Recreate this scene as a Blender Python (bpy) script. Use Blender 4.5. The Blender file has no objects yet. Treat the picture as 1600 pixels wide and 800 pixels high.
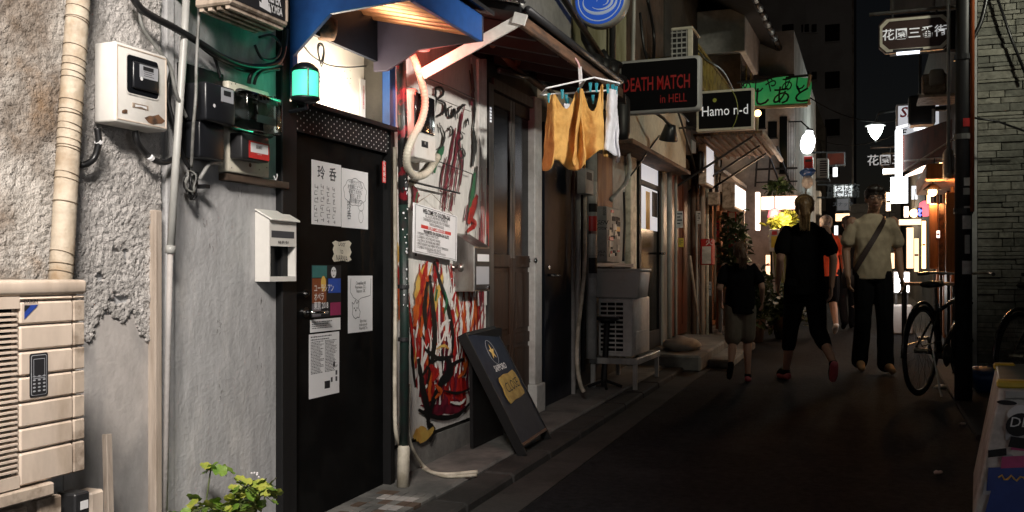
import bpy, bmesh, math, random
import numpy as np
from mathutils import Vector, Matrix, noise
R = math.radians
random.seed(7)
SC = bpy.context.scene
COL = SC.collection
TS = bpy.data.scenes.new('workbench')      # empty scratch scene for evaluating text and remeshing quickly
def evaluated_mesh(o):
    TS.collection.objects.link(o); vl = TS.view_layers[0]; vl.update(); dg = vl.depsgraph
    me = bpy.data.meshes.new_from_object(o.evaluated_get(dg)); bpy.data.objects.remove(o); return me
# ------------------------------------------------------------------ camera
F, CX, HY, CH = 1450.0, 800.0, 425.0, 1.15      # focal length, centre, horizon (1600x800 frame), eye height
TH = math.atan(555.0 / F); CT, ST = math.cos(TH), math.sin(TH)
cam = bpy.data.objects.new('camera', bpy.data.cameras.new('camera'))
COL.objects.link(cam); SC.camera = cam
cam.location = (0, 0, CH); cam.rotation_euler = (R(90), 0, TH)
cam.data.sensor_width = 36; cam.data.lens = F / 1600 * 36; cam.data.shift_y = 25 / 1600
cam.data.clip_start = 0.05; cam.data.clip_end = 400
# ------------------------------------------------------------------ night sky, moon, exposure
world = bpy.data.worlds.new('World'); SC.world = world; world.use_nodes = True
wn = world.node_tree.nodes; wl_ = world.node_tree.links
sky = wn.new('ShaderNodeTexSky'); sky.sky_type = 'NISHITA'; sky.sun_disc = False
sky.sun_elevation = R(28); sky.sun_rotation = R(200)
tint = wn.new('ShaderNodeMix'); tint.data_type = 'RGBA'; tint.blend_type = 'MULTIPLY'; tint.inputs[0].default_value = 1.0
tint.inputs[7].default_value = (1.0, .74, .60, 1)      # town glow on low cloud
wl_.new(sky.outputs[0], tint.inputs[6]); wl_.new(tint.outputs[2], wn['Background'].inputs[0]); wn['Background'].inputs[1].default_value = 0.0012
sun = bpy.data.objects.new('moon', bpy.data.lights.new('moon', 'SUN')); COL.objects.link(sun)
sun.data.energy = 0.004; sun.data.angle = R(10); sun.data.color = (.8, .88, 1)
sun.rotation_euler = (R(62), 0, R(-20))
SC.view_settings.view_transform = 'Standard'; SC.view_settings.look = 'None'
SC.view_settings.exposure = 0.0; SC.view_settings.gamma = 1.0
SC.render.engine = 'CYCLES'
SC.cycles.use_denoising = True; SC.cycles.max_bounces = 6; SC.cycles.diffuse_bounces = 3
SC.cycles.sample_clamp_indirect = 4.0; SC.cycles.caustics_reflective = False; SC.cycles.caustics_refractive = False
# ------------------------------------------------------------------ surveying helpers (photo measurements -> metres)
def yx(u, X):
    t = (u - CX) / F
    return -X * (CT + t * ST) / (ST - t * CT)
def xy(u, Y):
    t = (u - CX) / F
    return Y * (t * CT - ST) / (CT + t * ST)
def dep(x, y): return -x * ST + y * CT
def zz(v, x, y): return CH + (HY - v) / F * dep(x, y)
def PW(u, v, X=-2.15):
    y = yx(u, X); return Vector((X, y, zz(v, X, y)))
def PY(u, v, Y):
    x = xy(u, Y); return Vector((x, Y, zz(v, x, Y)))
def PD(u, v, d):
    lat = (u - CX) / F * d
    x = -d * ST + lat * CT; y = d * CT + lat * ST
    return Vector((x, y, CH + (HY - v) / F * d))
def gz(y): return 0.02 * y if y > 0 else 0.0
WX = -2.15
# ------------------------------------------------------------------ mesh builder
ORG = {}
class MB:
    def __init__(s, xf=None): s.v = []; s.f = []; s.xf = xf
    def add(s, vs, fs):
        b = len(s.v)
        s.v += [(s.xf @ Vector(p)) if s.xf else Vector(p) for p in vs]
        s.f += [tuple(b + i for i in f) for f in fs]; return s
    def hexa(s, p): return s.add(p, [(3,2,1,0),(4,5,6,7),(0,1,5,4),(1,2,6,5),(2,3,7,6),(3,0,4,7)])
    def box(s, x0, x1, y0, y1, z0, z1):
        if x0 > x1: x0, x1 = x1, x0
        if y0 > y1: y0, y1 = y1, y0
        if z0 > z1: z0, z1 = z1, z0
        return s.hexa([(x0,y0,z0),(x1,y0,z0),(x1,y1,z0),(x0,y1,z0),(x0,y0,z1),(x1,y0,z1),(x1,y1,z1),(x0,y1,z1)])
    def bar(s, a, b, w, h, up=(0,0,1)):
        a, b = Vector(a), Vector(b); d = (b - a).normalized(); up = Vector(up)
        r = d.cross(up)
        if r.length < 1e-4: r = d.cross(Vector((1,0,0)))
        r.normalize(); q = r.cross(d).normalized()
        r *= w / 2; q *= h / 2
        return s.hexa([a-r-q, a+r-q, a+r+q, a-r+q, b-r-q, b+r-q, b+r+q, b-r+q][0:4] + [b-r-q, b+r-q, b+r+q, b-r+q])
    def prism(s, poly, ext):
        n = len(poly); ext = Vector(ext)
        vs = [Vector(p) for p in poly] + [Vector(p) + ext for p in poly]
        fs = [tuple(range(n))[::-1], tuple(range(n, 2*n))] + [(i, (i+1) % n, (i+1) % n + n, i+n) for i in range(n)]
        return s.add(vs, fs)
    def tube(s, pts, r, n=8, cap=True):
        pts = [Vector(p) for p in pts]; m = len(pts)
        rs = r if isinstance(r, (list, tuple)) else [r] * m
        vs, fs = [], []; nor = None
        for i, p in enumerate(pts):
            d = (pts[min(i+1, m-1)] - pts[max(i-1, 0)])
            d = d.normalized() if d.length > 1e-9 else Vector((0,0,1))
            if nor is None:
                nor = d.orthogonal().normalized()
            nor = (nor - d * nor.dot(d)); nor = nor.normalized() if nor.length > 1e-6 else d.orthogonal().normalized()
            bi = d.cross(nor)
            for k in range(n):
                a = 2 * math.pi * k / n
                vs.append(p + (nor * math.cos(a) + bi * math.sin(a)) * rs[i])
        for i in range(m - 1):
            for k in range(n):
                fs.append((i*n+k, i*n+(k+1) % n, (i+1)*n+(k+1) % n, (i+1)*n+k))
        if cap: fs += [tuple(range(n))[::-1], tuple(range((m-1)*n, m*n))]
        return s.add(vs, fs)
    def curve(s, pts, r, n=8, sub=6): return s.tube(smooth_path(pts, sub), r, n)
    def loft(s, rings, n=16):
        vs, fs = [], []
        for (c, rx, ry) in rings:
            for k in range(n):
                a = 2*math.pi*k/n
                vs.append((c[0] + rx*math.cos(a), c[1] + ry*math.sin(a), c[2]))
        m = len(rings)
        for i in range(m-1):
            for k in range(n): fs.append((i*n+k, i*n+(k+1) % n, (i+1)*n+(k+1) % n, (i+1)*n+k))
        fs += [tuple(range(n))[::-1], tuple(range((m-1)*n, m*n))]
        return s.add(vs, fs)
    def lathe(s, c, prof, axis=(0,0,1), n=20):
        c = Vector(c); ax = Vector(axis).normalized(); e1 = ax.orthogonal().normalized(); e2 = ax.cross(e1)
        vs, fs = [], []
        for (r, h) in prof:
            for k in range(n):
                a = 2*math.pi*k/n
                vs.append(c + ax*h + (e1*math.cos(a) + e2*math.sin(a)) * max(r, 1e-4))
        m = len(prof)
        for i in range(m-1):
            for k in range(n): fs.append((i*n+k, i*n+(k+1) % n, (i+1)*n+(k+1) % n, (i+1)*n+k))
        fs += [tuple(range(n))[::-1], tuple(range((m-1)*n, m*n))]
        return s.add(vs, fs)
    def ball(s, c, rx, ry=None, rz=None, n=14, m=9):
        ry = ry or rx; rz = rz or rx; c = Vector(c)
        vs, fs = [], []
        for i in range(m+1):
            t = math.pi * i / m; sr = max(math.sin(t), 1e-3)
            for k in range(n):
                a = 2*math.pi*k/n
                vs.append(c + Vector((rx*sr*math.cos(a), ry*sr*math.sin(a), -rz*math.cos(t))))
        for i in range(m):
            for k in range(n): fs.append((i*n+k, i*n+(k+1) % n, (i+1)*n+(k+1) % n, (i+1)*n+k))
        fs += [tuple(range(n))[::-1], tuple(range(m*n, (m+1)*n))]
        return s.add(vs, fs)
    def cone(s, a, ra, b, rb, n=10):
        a, b = Vector(a), Vector(b)
        s.tube([a, (a+b)/2, b], [ra, (ra+rb)/2, rb], n)
        s.ball(a, ra, n=n, m=6); return s.ball(b, rb, n=n, m=6)
    def disc(s, c, r, normal, n=14, ry=None):
        c = Vector(c); ax = Vector(normal).normalized()
        e1 = Vector((0,0,1)).cross(ax); e1 = e1.normalized() if e1.length > 1e-4 else Vector((1,0,0)); e2 = ax.cross(e1)
        return s.add([c + e1*math.cos(2*math.pi*k/n)*r + e2*math.sin(2*math.pi*k/n)*(ry or r) for k in range(n)], [tuple(range(n))])
    def quad(s, a, b, c, d): return s.add([a, b, c, d], [(0,1,2,3)])
    # facade helpers: pixel-measured rectangle on the wall front, xf = front plane, th = thickness behind it
    def fb(s, u0, u1, vt, vb, xf=WX, th=.02, ref=None):
        ref = u0 if ref is None else ref
        y0, y1, yr = yx(u0, xf), yx(u1, xf), yx(ref, xf)
        return s.box(xf - th, xf, y0, y1, zz(vb, xf, yr), zz(vt, xf, yr))
    # frontal rectangle (faces the camera end of the alley), front plane y=Y
    def cb(s, u0, u1, vt, vb, Y, th=.05, ref=None):
        ref = (u0+u1)/2 if ref is None else ref
        xr = xy(ref, Y)
        return s.box(xy(u0, Y), xy(u1, Y), Y, Y + th, zz(vb, xr, Y), zz(vt, xr, Y))
    def build(s, name, mat, parent=None, smooth=False, bevel=0, seg=1, kind=None):
        o = s._build(name, mat, parent, smooth, bevel, seg)
        if kind: o['kind'] = kind
        return o
    def _build(s, name, mat, parent=None, smooth=False, bevel=0, seg=1):
        me = bpy.data.meshes.new(name)
        if parent is None:
            xs = [p.x for p in s.v]; ys = [p.y for p in s.v]; zs = [p.z for p in s.v]
            L = Vector(((min(xs)+max(xs))/2, (min(ys)+max(ys))/2, min(zs)))
        else: L = ORG[parent.name]
        me.from_pydata([tuple(p - L) for p in s.v], [], s.f); me.update()
        bm = bmesh.new(); bm.from_mesh(me); bmesh.ops.recalc_face_normals(bm, faces=bm.faces); bm.to_mesh(me); bm.free()
        return link(me, name, mat, parent, L, smooth, bevel, seg)
def link(me, name, mat, parent=None, L=Vector((0,0,0)), smooth=False, bevel=0, seg=1):
    o = bpy.data.objects.new(name, me); COL.objects.link(o)
    if not me.materials: me.materials.append(mat)
    if parent is None: o.location = L
    else: o.parent = parent
    ORG[o.name] = L
    if smooth:
        for p in me.polygons: p.use_smooth = True
    if bevel:
        b = o.modifiers.new('bevel', 'BEVEL'); b.width = bevel; b.segments = seg; b.limit_method = 'ANGLE'; b.angle_limit = R(40)
        if seg > 1:
            for p in me.polygons: p.use_smooth = True
    return o
def tag(o, label=None, cat=None, group=None, kind=None):
    if label: o['label'] = label
    if cat: o['category'] = cat
    if group: o['group'] = group
    if kind: o['kind'] = kind
    return o
def thing(name, label, cat, loc, group=None):
    o = bpy.data.objects.new(name, None); COL.objects.link(o); o.empty_display_size = .1
    o.location = Vector(loc); ORG[o.name] = Vector(loc)
    return tag(o, label, cat, group)
def smooth_path(pts, sub=6):
    pts = [Vector(p) for p in pts]
    if len(pts) < 3: return pts
    out = []
    for i in range(len(pts)-1):
        p0 = pts[max(i-1, 0)]; p1 = pts[i]; p2 = pts[i+1]; p3 = pts[min(i+2, len(pts)-1)]
        for k in range(sub):
            t = k / sub
            out.append(.5*((2*p1) + (p2-p0)*t + (2*p0-5*p1+4*p2-p3)*t*t + (3*p1-p0-3*p2+p3)*t**3))
    out.append(pts[-1]); return out
def boxes(T, name, mat, bl, bevel=0, seg=1):
    out = []
    for b in bl:
        m_ = MB(); m_.box(*b); out.append(m_.build(name, mat, T, bevel=bevel, seg=seg))
    return out
def jit(a): return random.uniform(-a, a)
# ------------------------------------------------------------------ materials
def M(name, col, rough=.6, metal=0.0, col2=None, scale=6.0, stretch=(1,1,1), lo=.45, hi=.6, bump=0.0, bscale=80.0,
      emit=None, es=0.0, col3=None, scale3=2.0, lo3=.5, hi3=.6, var=.12, trans=0.0, spec=.5, coat=0.0, bdist=.01):
    m = bpy.data.materials.new(name); m.use_nodes = True
    nt = m.node_tree; N = nt.nodes; L = nt.links; b = N['Principled BSDF']
    b.inputs['Roughness'].default_value = rough; b.inputs['Metallic'].default_value = metal
    b.inputs['Specular IOR Level'].default_value = spec; b.inputs['Coat Weight'].default_value = coat
    if trans: b.inputs['Transmission Weight'].default_value = trans
    tc = N.new('ShaderNodeTexCoord')
    mp = N.new('ShaderNodeMapping'); mp.inputs['Scale'].default_value = stretch; L.new(tc.outputs['Object'], mp.inputs[0])
    def nz(sc, det=6, vec=mp, ro=.6):
        n = N.new('ShaderNodeTexNoise'); n.inputs['Scale'].default_value = sc; n.inputs['Detail'].default_value = det
        n.inputs['Roughness'].default_value = ro; L.new(vec.outputs[0], n.inputs['Vector']); return n
    def mixc(fac, a, bb, mode='MIX'):
        x = N.new('ShaderNodeMix'); x.data_type = 'RGBA'; x.blend_type = mode
        for val, i in ((fac, 0), (a, 6), (bb, 7)):
            if hasattr(val, 'links'): L.new(val, x.inputs[i])
            elif i == 0: x.inputs[0].default_value = val
            else: x.inputs[i].default_value = (*val, 1)
        return x.outputs[2]
    def ramp(out, a, z):
        r = N.new('ShaderNodeMapRange'); r.inputs[1].default_value = a; r.inputs[2].default_value = z
        L.new(out, r.inputs[0]); return r.outputs[0]
    c = None
    if col2 is not None: c = mixc(ramp(nz(scale).outputs[0], lo, hi), col, col2)
    if col3 is not None: c = mixc(ramp(nz(scale3, 8).outputs[0], lo3, hi3), c if c is not None else col, col3)
    if var and emit is None:
        f = ramp(nz(23.0, 5).outputs[0], .3, .7)
        g = mixc(f, (1-var, 1-var, 1-var), (1+var, 1+var, 1+var))
        c = mixc(1.0, c if c is not None else col, g, 'MULTIPLY')
        rr = N.new('ShaderNodeMapRange'); rr.inputs[3].default_value = max(rough-.08, 0.02); rr.inputs[4].default_value = min(rough+.1, 1)
        L.new(nz(9.0, 6).outputs[0], rr.inputs[0]); L.new(rr.outputs[0], b.inputs['Roughness'])
    if c is not None: L.new(c, b.inputs['Base Color'])
    else: b.inputs['Base Color'].default_value = (*col, 1)
    if bump:
        bp = N.new('ShaderNodeBump'); bp.inputs['Strength'].default_value = bump; bp.inputs['Distance'].default_value = bdist
        n2 = nz(bscale, 5, tc); 
        n2 = N.new('ShaderNodeTexNoise'); n2.inputs['Scale'].default_value = bscale; n2.inputs['Detail'].default_value = 4
        L.new(tc.outputs['Object'], n2.inputs['Vector']); L.new(n2.outputs[0], bp.inputs['Height']); L.new(bp.outputs[0], b.inputs['Normal'])
    if emit is not None:
        b.inputs['Emission Color'].default_value = (*emit, 1); b.inputs['Emission Strength'].default_value = es
    return m
Z = {}
def mk(k, *a, **kw): Z[k] = M(k, *a, **kw); return Z[k]
mk('render_grey', (.42,.42,.425), .85, col2=(.31,.31,.31), scale=3.2, stretch=(1,1,.3), lo=.46, hi=.66, bump=.3, bscale=70, col3=(.52,.51,.50), scale3=7, lo3=.55, hi3=.72, var=.18)
mk('stucco', (.52,.495,.475), .95, col2=(.30,.285,.27), scale=5, lo=.42, hi=.7, bump=.8, bscale=170, bdist=.008, col3=(.22,.20,.19), scale3=60, lo3=.58, hi3=.75)
mk('stucco_stained', (.48,.45,.415), .95, col2=(.10,.06,.03), scale=2.4, lo=.46, hi=.66, bump=.8, bscale=170, bdist=.008, col3=(.24,.15,.08), scale3=4.5, lo3=.56, hi3=.74)
mk('lower_plaster', (.45,.42,.40), .85, col2=(.30,.29,.285), scale=3, stretch=(1,1,.5), bump=.2, bscale=60)
mk('scar', (.12,.11,.10), .9, bump=.3)
mk('tan_wood', (.44,.37,.31), .65, col2=(.32,.26,.21), scale=5, stretch=(4,4,.4))
mk('cream_plastic', (.62,.515,.425), .45, col2=(.40,.31,.23), scale=9, stretch=(1,1,.35), lo=.52, hi=.76, var=.10)
mk('dirty_cream', (.50,.41,.33), .55, col2=(.20,.15,.11), scale=14, lo=.45, hi=.62)
mk('white_box', (.74,.72,.68), .4, col2=(.55,.5,.43), scale=6, lo=.6, hi=.8, var=.04)
mk('rust', (.16,.08,.04), .8, col2=(.05,.03,.02), scale=30)
mk('black_plastic', (.012,.013,.016), .32, var=.05)
mk('black_gloss', (.008,.009,.011), .12, var=.0)
mk('black_cable', (.012,.012,.013), .35)
mk('grey_cable', (.22,.22,.21), .45, col2=(.12,.12,.11), scale=20)
mk('conduit', (.42,.42,.40), .4, col2=(.26,.26,.25), scale=8, stretch=(1,1,.3))
mk('label_white', (.75,.75,.76), .5, var=.02)
mk('label_grey', (.38,.39,.42), .4, var=.02)
mk('ink', (.012,.012,.014), .7, var=0)
mk('ink_grey', (.06,.06,.07), .7, var=0)
mk('ink_red', (.45,.02,.03), .6, var=0)
mk('duct_tape', (.50,.43,.34), .65, col2=(.26,.17,.09), scale=7, lo=.45, hi=.7, bump=.3, bscale=60)
mk('duct_edge', (.16,.12,.08), .8)
mk('door_black', (.004,.004,.0042), .5, col2=(.007,.007,.007), scale=5, spec=.07)
mk('frame_black', (.010,.010,.0105), .55, spec=.25)
mk('blue_paint', (.02,.09,.32), .45, col2=(.012,.05,.19), scale=4, lo=.45, hi=.7)
mk('shaded_paint', (.035,.03,.05), .5)
mk('copper', (.46,.20,.09), .32, .75, col2=(.26,.10,.05), scale=6)
mk('transom', (.86,.82,.75), .6, var=.02)
mk('white_paint', (.66,.65,.62), .5, col2=(.50,.48,.45), scale=5, lo=.5, hi=.75, bump=.08, bscale=40)
mk('white_board', (.68,.66,.62), .55, col2=(.52,.50,.46), scale=3, stretch=(1,3,.5), lo=.5, hi=.75, bump=.1, bscale=50)
mk('p_red', (.38,.016,.012), .45, col2=(.22,.008,.01), scale=14)
mk('p_orange', (.50,.10,.015), .45, col2=(.38,.04,.015), scale=14)
mk('p_yellow', (.58,.38,.09), .45, col2=(.5,.25,.05), scale=14)
mk('p_black', (.010,.010,.010), .4)
mk('p_green', (.015,.12,.05), .45)
mk('p_purple', (.17,.012,.028), .45, col2=(.08,.008,.018), scale=14)
mk('p_white', (.7,.68,.64), .5)
mk('brown_door', (.040,.018,.009), .5, spec=.3, col2=(.028,.014,.008), scale=3, stretch=(6,6,.5), bump=.1, bscale=30)
mk('brown_stile', (.07,.065,.06), .4, col2=(.035,.03,.028), scale=5, stretch=(4,4,.4))
mk('dark_glass', (.006,.007,.009), .18, var=0, spec=.25)
mk('navy_door', (.010,.013,.022), .5, spec=.2, col2=(.008,.01,.014), scale=4)
mk('steel', (.36,.35,.33), .32, .9, col2=(.22,.20,.18), scale=8, stretch=(1,1,.3))
mk('chrome', (.6,.6,.6), .18, 1.0, var=0)
mk('dark_metal', (.03,.03,.032), .45, .3)
mk('pipe_dark', (.012,.03,.024), .4, col2=(.02,.02,.02), scale=10)
mk('pipe_red', (.02,.02,.02), .35, col2=(.28,.02,.03), scale=22, lo=.52, hi=.6)
mk('cream_pipe', (.62,.57,.47), .5, col2=(.4,.36,.28), scale=9)
mk('board_navy', (.014,.020,.036), .6, spec=.15, col2=(.032,.038,.055), scale=4, lo=.5, hi=.8)
mk('gold', (.75,.48,.10), .45, var=.03)
mk('plaque', (.50,.34,.08), .6, col2=(.38,.24,.05), scale=18)
mk('concrete', (.17,.165,.155), .9, col2=(.10,.10,.095), scale=3, bump=.35, bscale=45, col3=(.24,.23,.21), scale3=1.3, lo3=.55, hi3=.7)
mk('asphalt', (.0165,.0175,.0205), .88, spec=.12, col2=(.010,.0105,.012), scale=34, lo=.4, hi=.62, bump=.9, bscale=150, bdist=.012, col3=(.024,.025,.028), scale3=1.3, lo3=.5, hi3=.7, var=.35)
mk('asphalt_old', (.024,.0245,.026), .85, spec=.25, col2=(.022,.022,.022), scale=3, bump=.6, bscale=200, bdist=.006, var=.3)
mk('asphalt_new', (.012,.012,.014), .75, spec=.3, bump=.5, bscale=240, bdist=.006, var=.3)
mk('gutter', (.045,.043,.041), .85, spec=.25, col2=(.028,.027,.026), scale=3, bump=.3, bscale=60)
mk('yellow_cloth', (.60,.345,.10), .95, col2=(.50,.27,.07), scale=14, bump=.3, bscale=300, bdist=.002)
mk('white_cloth', (.66,.66,.70), .95, bump=.3, bscale=300, bdist=.002)
mk('pin_blue', (.03,.30,.38), .4, var=.05)
mk('pink_plastic', (.72,.42,.42), .4)
mk('wood_edge', (.16,.085,.05), .7, col2=(.06,.04,.03), scale=7, stretch=(3,.5,3))
mk('cream_panel', (.60,.56,.46), .7, col2=(.42,.38,.30), scale=2.5, lo=.5, hi=.75)
mk('grey_panel', (.42,.42,.41), .6, col2=(.30,.30,.29), scale=2.5)
mk('corrugated', (.30,.29,.20), .45, .2, col2=(.17,.155,.08), scale=3, stretch=(1,1,.3))
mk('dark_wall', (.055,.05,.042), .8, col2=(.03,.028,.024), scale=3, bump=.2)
mk('night_wall', (.36,.37,.40), .85, col2=(.28,.29,.31), scale=.5)
mk('white_far', (.50,.49,.47), .8, col2=(.34,.33,.31), scale=2)
mk('brown_wall', (.11,.075,.055), .8, col2=(.07,.045,.03), scale=4)
mk('red_wood', (.17,.045,.022), .4, col2=(.10,.03,.016), scale=3, stretch=(5,5,.4))
mk('rail_yellow', (.30,.24,.06), .5, col2=(.15,.11,.03), scale=9)
mk('sign_black', (.005,.005,.006), .35, var=0, spec=.2)
mk('sign_rim', (.45,.45,.46), .4, var=.05)
mk('stone', (.24,.235,.20), .9, col2=(.17,.165,.135), scale=5, bump=.7, bscale=40, bdist=.012, var=.25)
mk('stone_c', (.27,.265,.22), .9, col2=(.20,.195,.16), scale=7, bump=.7, bscale=40, bdist=.012, var=.25)
mk('stone_d', (.16,.16,.135), .9, col2=(.12,.12,.10), scale=7, bump=.7, bscale=40, bdist=.012, var=.25)
mk('stone_b', (.19,.19,.16), .9, col2=(.13,.13,.11), scale=5, bump=.7, bscale=40, bdist=.012, var=.25)
mk('mortar', (.07,.07,.06), .95)
mk('leaf', (.16,.26,.035), .5, col2=(.09,.18,.02), scale=20)
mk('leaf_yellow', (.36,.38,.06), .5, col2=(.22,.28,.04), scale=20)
mk('leaf_dark', (.035,.07,.022), .5, col2=(.02,.04,.015), scale=15)
mk('stem', (.10,.13,.04), .6)
mk('petal', (.75,.72,.74), .6)
mk('skin', (.42,.24,.165), .55, var=.04)
mk('skin_tan', (.34,.19,.125), .55, var=.04)
mk('tee_black', (.004,.004,.0045), .95, spec=.1, bump=.2, bscale=200)
mk('tee_tan', (.40,.325,.225), .9, bump=.2, bscale=250, bdist=.002)
mk('trousers', (.005,.005,.006), .9, spec=.1)
mk('khaki', (.14,.115,.085), .9)
mk('orange_tee', (.85,.10,.03), .8)
mk('hair_blonde', (.22,.125,.05), .5, col2=(.09,.05,.02), scale=60, stretch=(6,6,1))
mk('hair_strand', (.46,.30,.13), .45, col2=(.20,.12,.05), scale=80)
mk('hair_dark', (.018,.012,.009), .45)
mk('hair_grey', (.20,.17,.15), .6)
mk('pink_sole', (.55,.12,.14), .6)
mk('shoe_tan', (.26,.14,.06), .7)
mk('strap', (.045,.028,.025), .7)
mk('tire', (.010,.010,.010), .7)
mk('bike_frame', (.014,.014,.016), .25)
mk('tarp_blue', (.008,.045,.16), .4)
mk('sack', (.42,.40,.37), .9, bump=.4)
mk('red_plastic', (.40,.02,.018), .4)
mk('sticker_white', (.60,.59,.57), .45, col2=(.42,.41,.39), scale=9)
mk('sticker_blue', (.025,.06,.30), .4); mk('sticker_pink', (.55,.06,.22), .4); mk('sticker_red', (.55,.03,.03), .4)
mk('sticker_yellow', (.65,.48,.05), .5)
mk('orange_lit_pipe', (.40,.10,.035), .4, .2)
mk('awning_red', (.075,.016,.010), .8, spec=.1, col2=(.035,.010,.007), scale=4)
mk('orange_wall', (.34,.15,.06), .6, col2=(.22,.09,.04), scale=3, stretch=(4,4,.4))
mk('plaque_brown', (.045,.022,.018), .5)
mk('dacha_cream', (.62,.58,.48), .5)
def E(k, col, s, base=(.6,.6,.6)): return mk(k, base, .6, emit=col, es=s, var=0)
E('e_green', (.07,.62,.36), 1.7, (.1,.5,.35))
E('e_warmtube', (1,.86,.66), 14)
E('e_white', (.95,.97,1), 6); E('e_white_soft', (.95,.97,1), 1.6); E('e_white_dim', (.9,.93,1), .5)
E('e_warm', (1,.55,.22), 9); E('e_warm_soft', (1,.62,.35), 2.2); E('e_pinkwhite', (1,.72,.58), 3.2)
E('e_red', (.9,.02,.03), .55); E('e_red_dim', (.6,.01,.01), .07, (.2,.01,.01)); E('e_pink', (1,.12,.2), 1.4)
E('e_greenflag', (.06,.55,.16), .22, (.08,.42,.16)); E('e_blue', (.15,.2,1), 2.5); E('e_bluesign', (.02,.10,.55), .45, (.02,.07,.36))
E('e_swirl', (.4,.5,.7), .3, (.45,.5,.6)); E('e_tube_dim', (.85,.9,1), 2.5); E('e_text', (.9,.9,.9), .35, (.7,.7,.7))
E('e_lampglass', (.92,1,.96), 22)
# ------------------------------------------------------------------ lettering
def text(s, size, mat, name, parent, org, right, up, align='CENTER', sx=1.0, ext=.0006, bold=0.0, shear=0.0, top=False):
    c = bpy.data.curves.new('t', 'FONT'); c.body = s; c.size = 1.0; c.align_x = align; c.align_y = 'CENTER'
    c.offset = bold; c.shear = shear; c.resolution_u = 2; c.space_line = .9
    me = evaluated_mesh(bpy.data.objects.new('t', c)); bpy.data.curves.remove(c)
    me.materials.clear(); me.name = name
    r = Vector(right).normalized(); q = Vector(up).normalized(); n = r.cross(q)
    L = ORG[parent.name]
    for v in me.vertices:
        p = Vector(org) + r*v.co.x*size*sx + q*v.co.y*size + n*(ext)
        v.co = p - L
    return link(me, name, mat, parent, L)
YR, ZU, XR = (0,1,0), (0,0,1), (1,0,0)
def lamp(name, kind, loc, energy, color, size=.05, target=None, angle=120, blend=.6, parent=None):
    d = bpy.data.lights.new(name, kind); d.energy = energy; d.color = color
    d.shadow_soft_size = size
    o = bpy.data.objects.new(name, d); COL.objects.link(o); o.location = loc
    if kind == 'SPOT':
        d.spot_size = R(angle); d.spot_blend = blend
    if target is not None:
        o.rotation_euler = (Vector(target) - Vector(loc)).to_track_quat('-Z', 'Y').to_euler()
    if parent is not None:
        o.parent = parent; o.location = Vector(loc) - ORG[parent.name]
    return o
# ================================================================== SETTING: ground
m = MB(); m.add([(-40,-30,0),(40,-30,0),(40,0,0),(-40,0,0),(-40,90,1.8),(40,90,1.8)], [(0,1,2,3),(3,2,5,4)])
tag(m.build('road', Z['asphalt']), kind='structure')
def slope_box(mb, x0, x1, y0, y1, h0, h1):
    a0, a1 = gz(y0), gz(y1)
    return mb.hexa([(x0,y0,a0+h0),(x1,y0,a0+h0),(x1,y1,a1+h0),(x0,y1,a1+h0),(x0,y0,a0+h1),(x1,y0,a0+h1),(x1,y1,a1+h1),(x0,y1,a1+h1)])
m = MB(); slope_box(m, -2.6, -1.84, -3, 0, -.1, .055); slope_box(m, -2.6, -1.84, 0, 14.6, -.1, .055)
pav = tag(m.build('pavement', Z['concrete'], bevel=.012), kind='structure')
for i in range(26):
    y = .3 + i*.58
    m = MB(); slope_box(m, -1.832, -1.66, y, y+.57, -.1, .05 + jit(.004)); m.build('kerb_stone', Z['gutter'], pav, bevel=.012)
m = MB(); slope_box(m, -1.655, -1.45, -3, 0, -.1, .006); slope_box(m, -1.655, -1.45, 0, 30, -.1, .006)
tag(m.build('gutter_path', Z['gutter']), kind='structure')
m = MB(); slope_box(m, .62, 3.5, 6.3, 40, -.1, .03)
tag(m.build('right_pavement', Z['gutter'], bevel=.01), kind='structure')
# mosaic tiles in front of the black door
for i in range(9):
    for j in range(6):
        y = 3.16 + i*.075; x = -2.11 + j*.046
        if j > 3 and i < 2: continue
        m = MB(); z = gz(y)+.055; m.box(x, x+.042, y, y+.071, z-.01, z+.004+jit(.001))
        m.build('tile', random.choice([Z['concrete'], Z['lower_plaster'], Z['brown_wall'], Z['concrete']]), pav)
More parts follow.
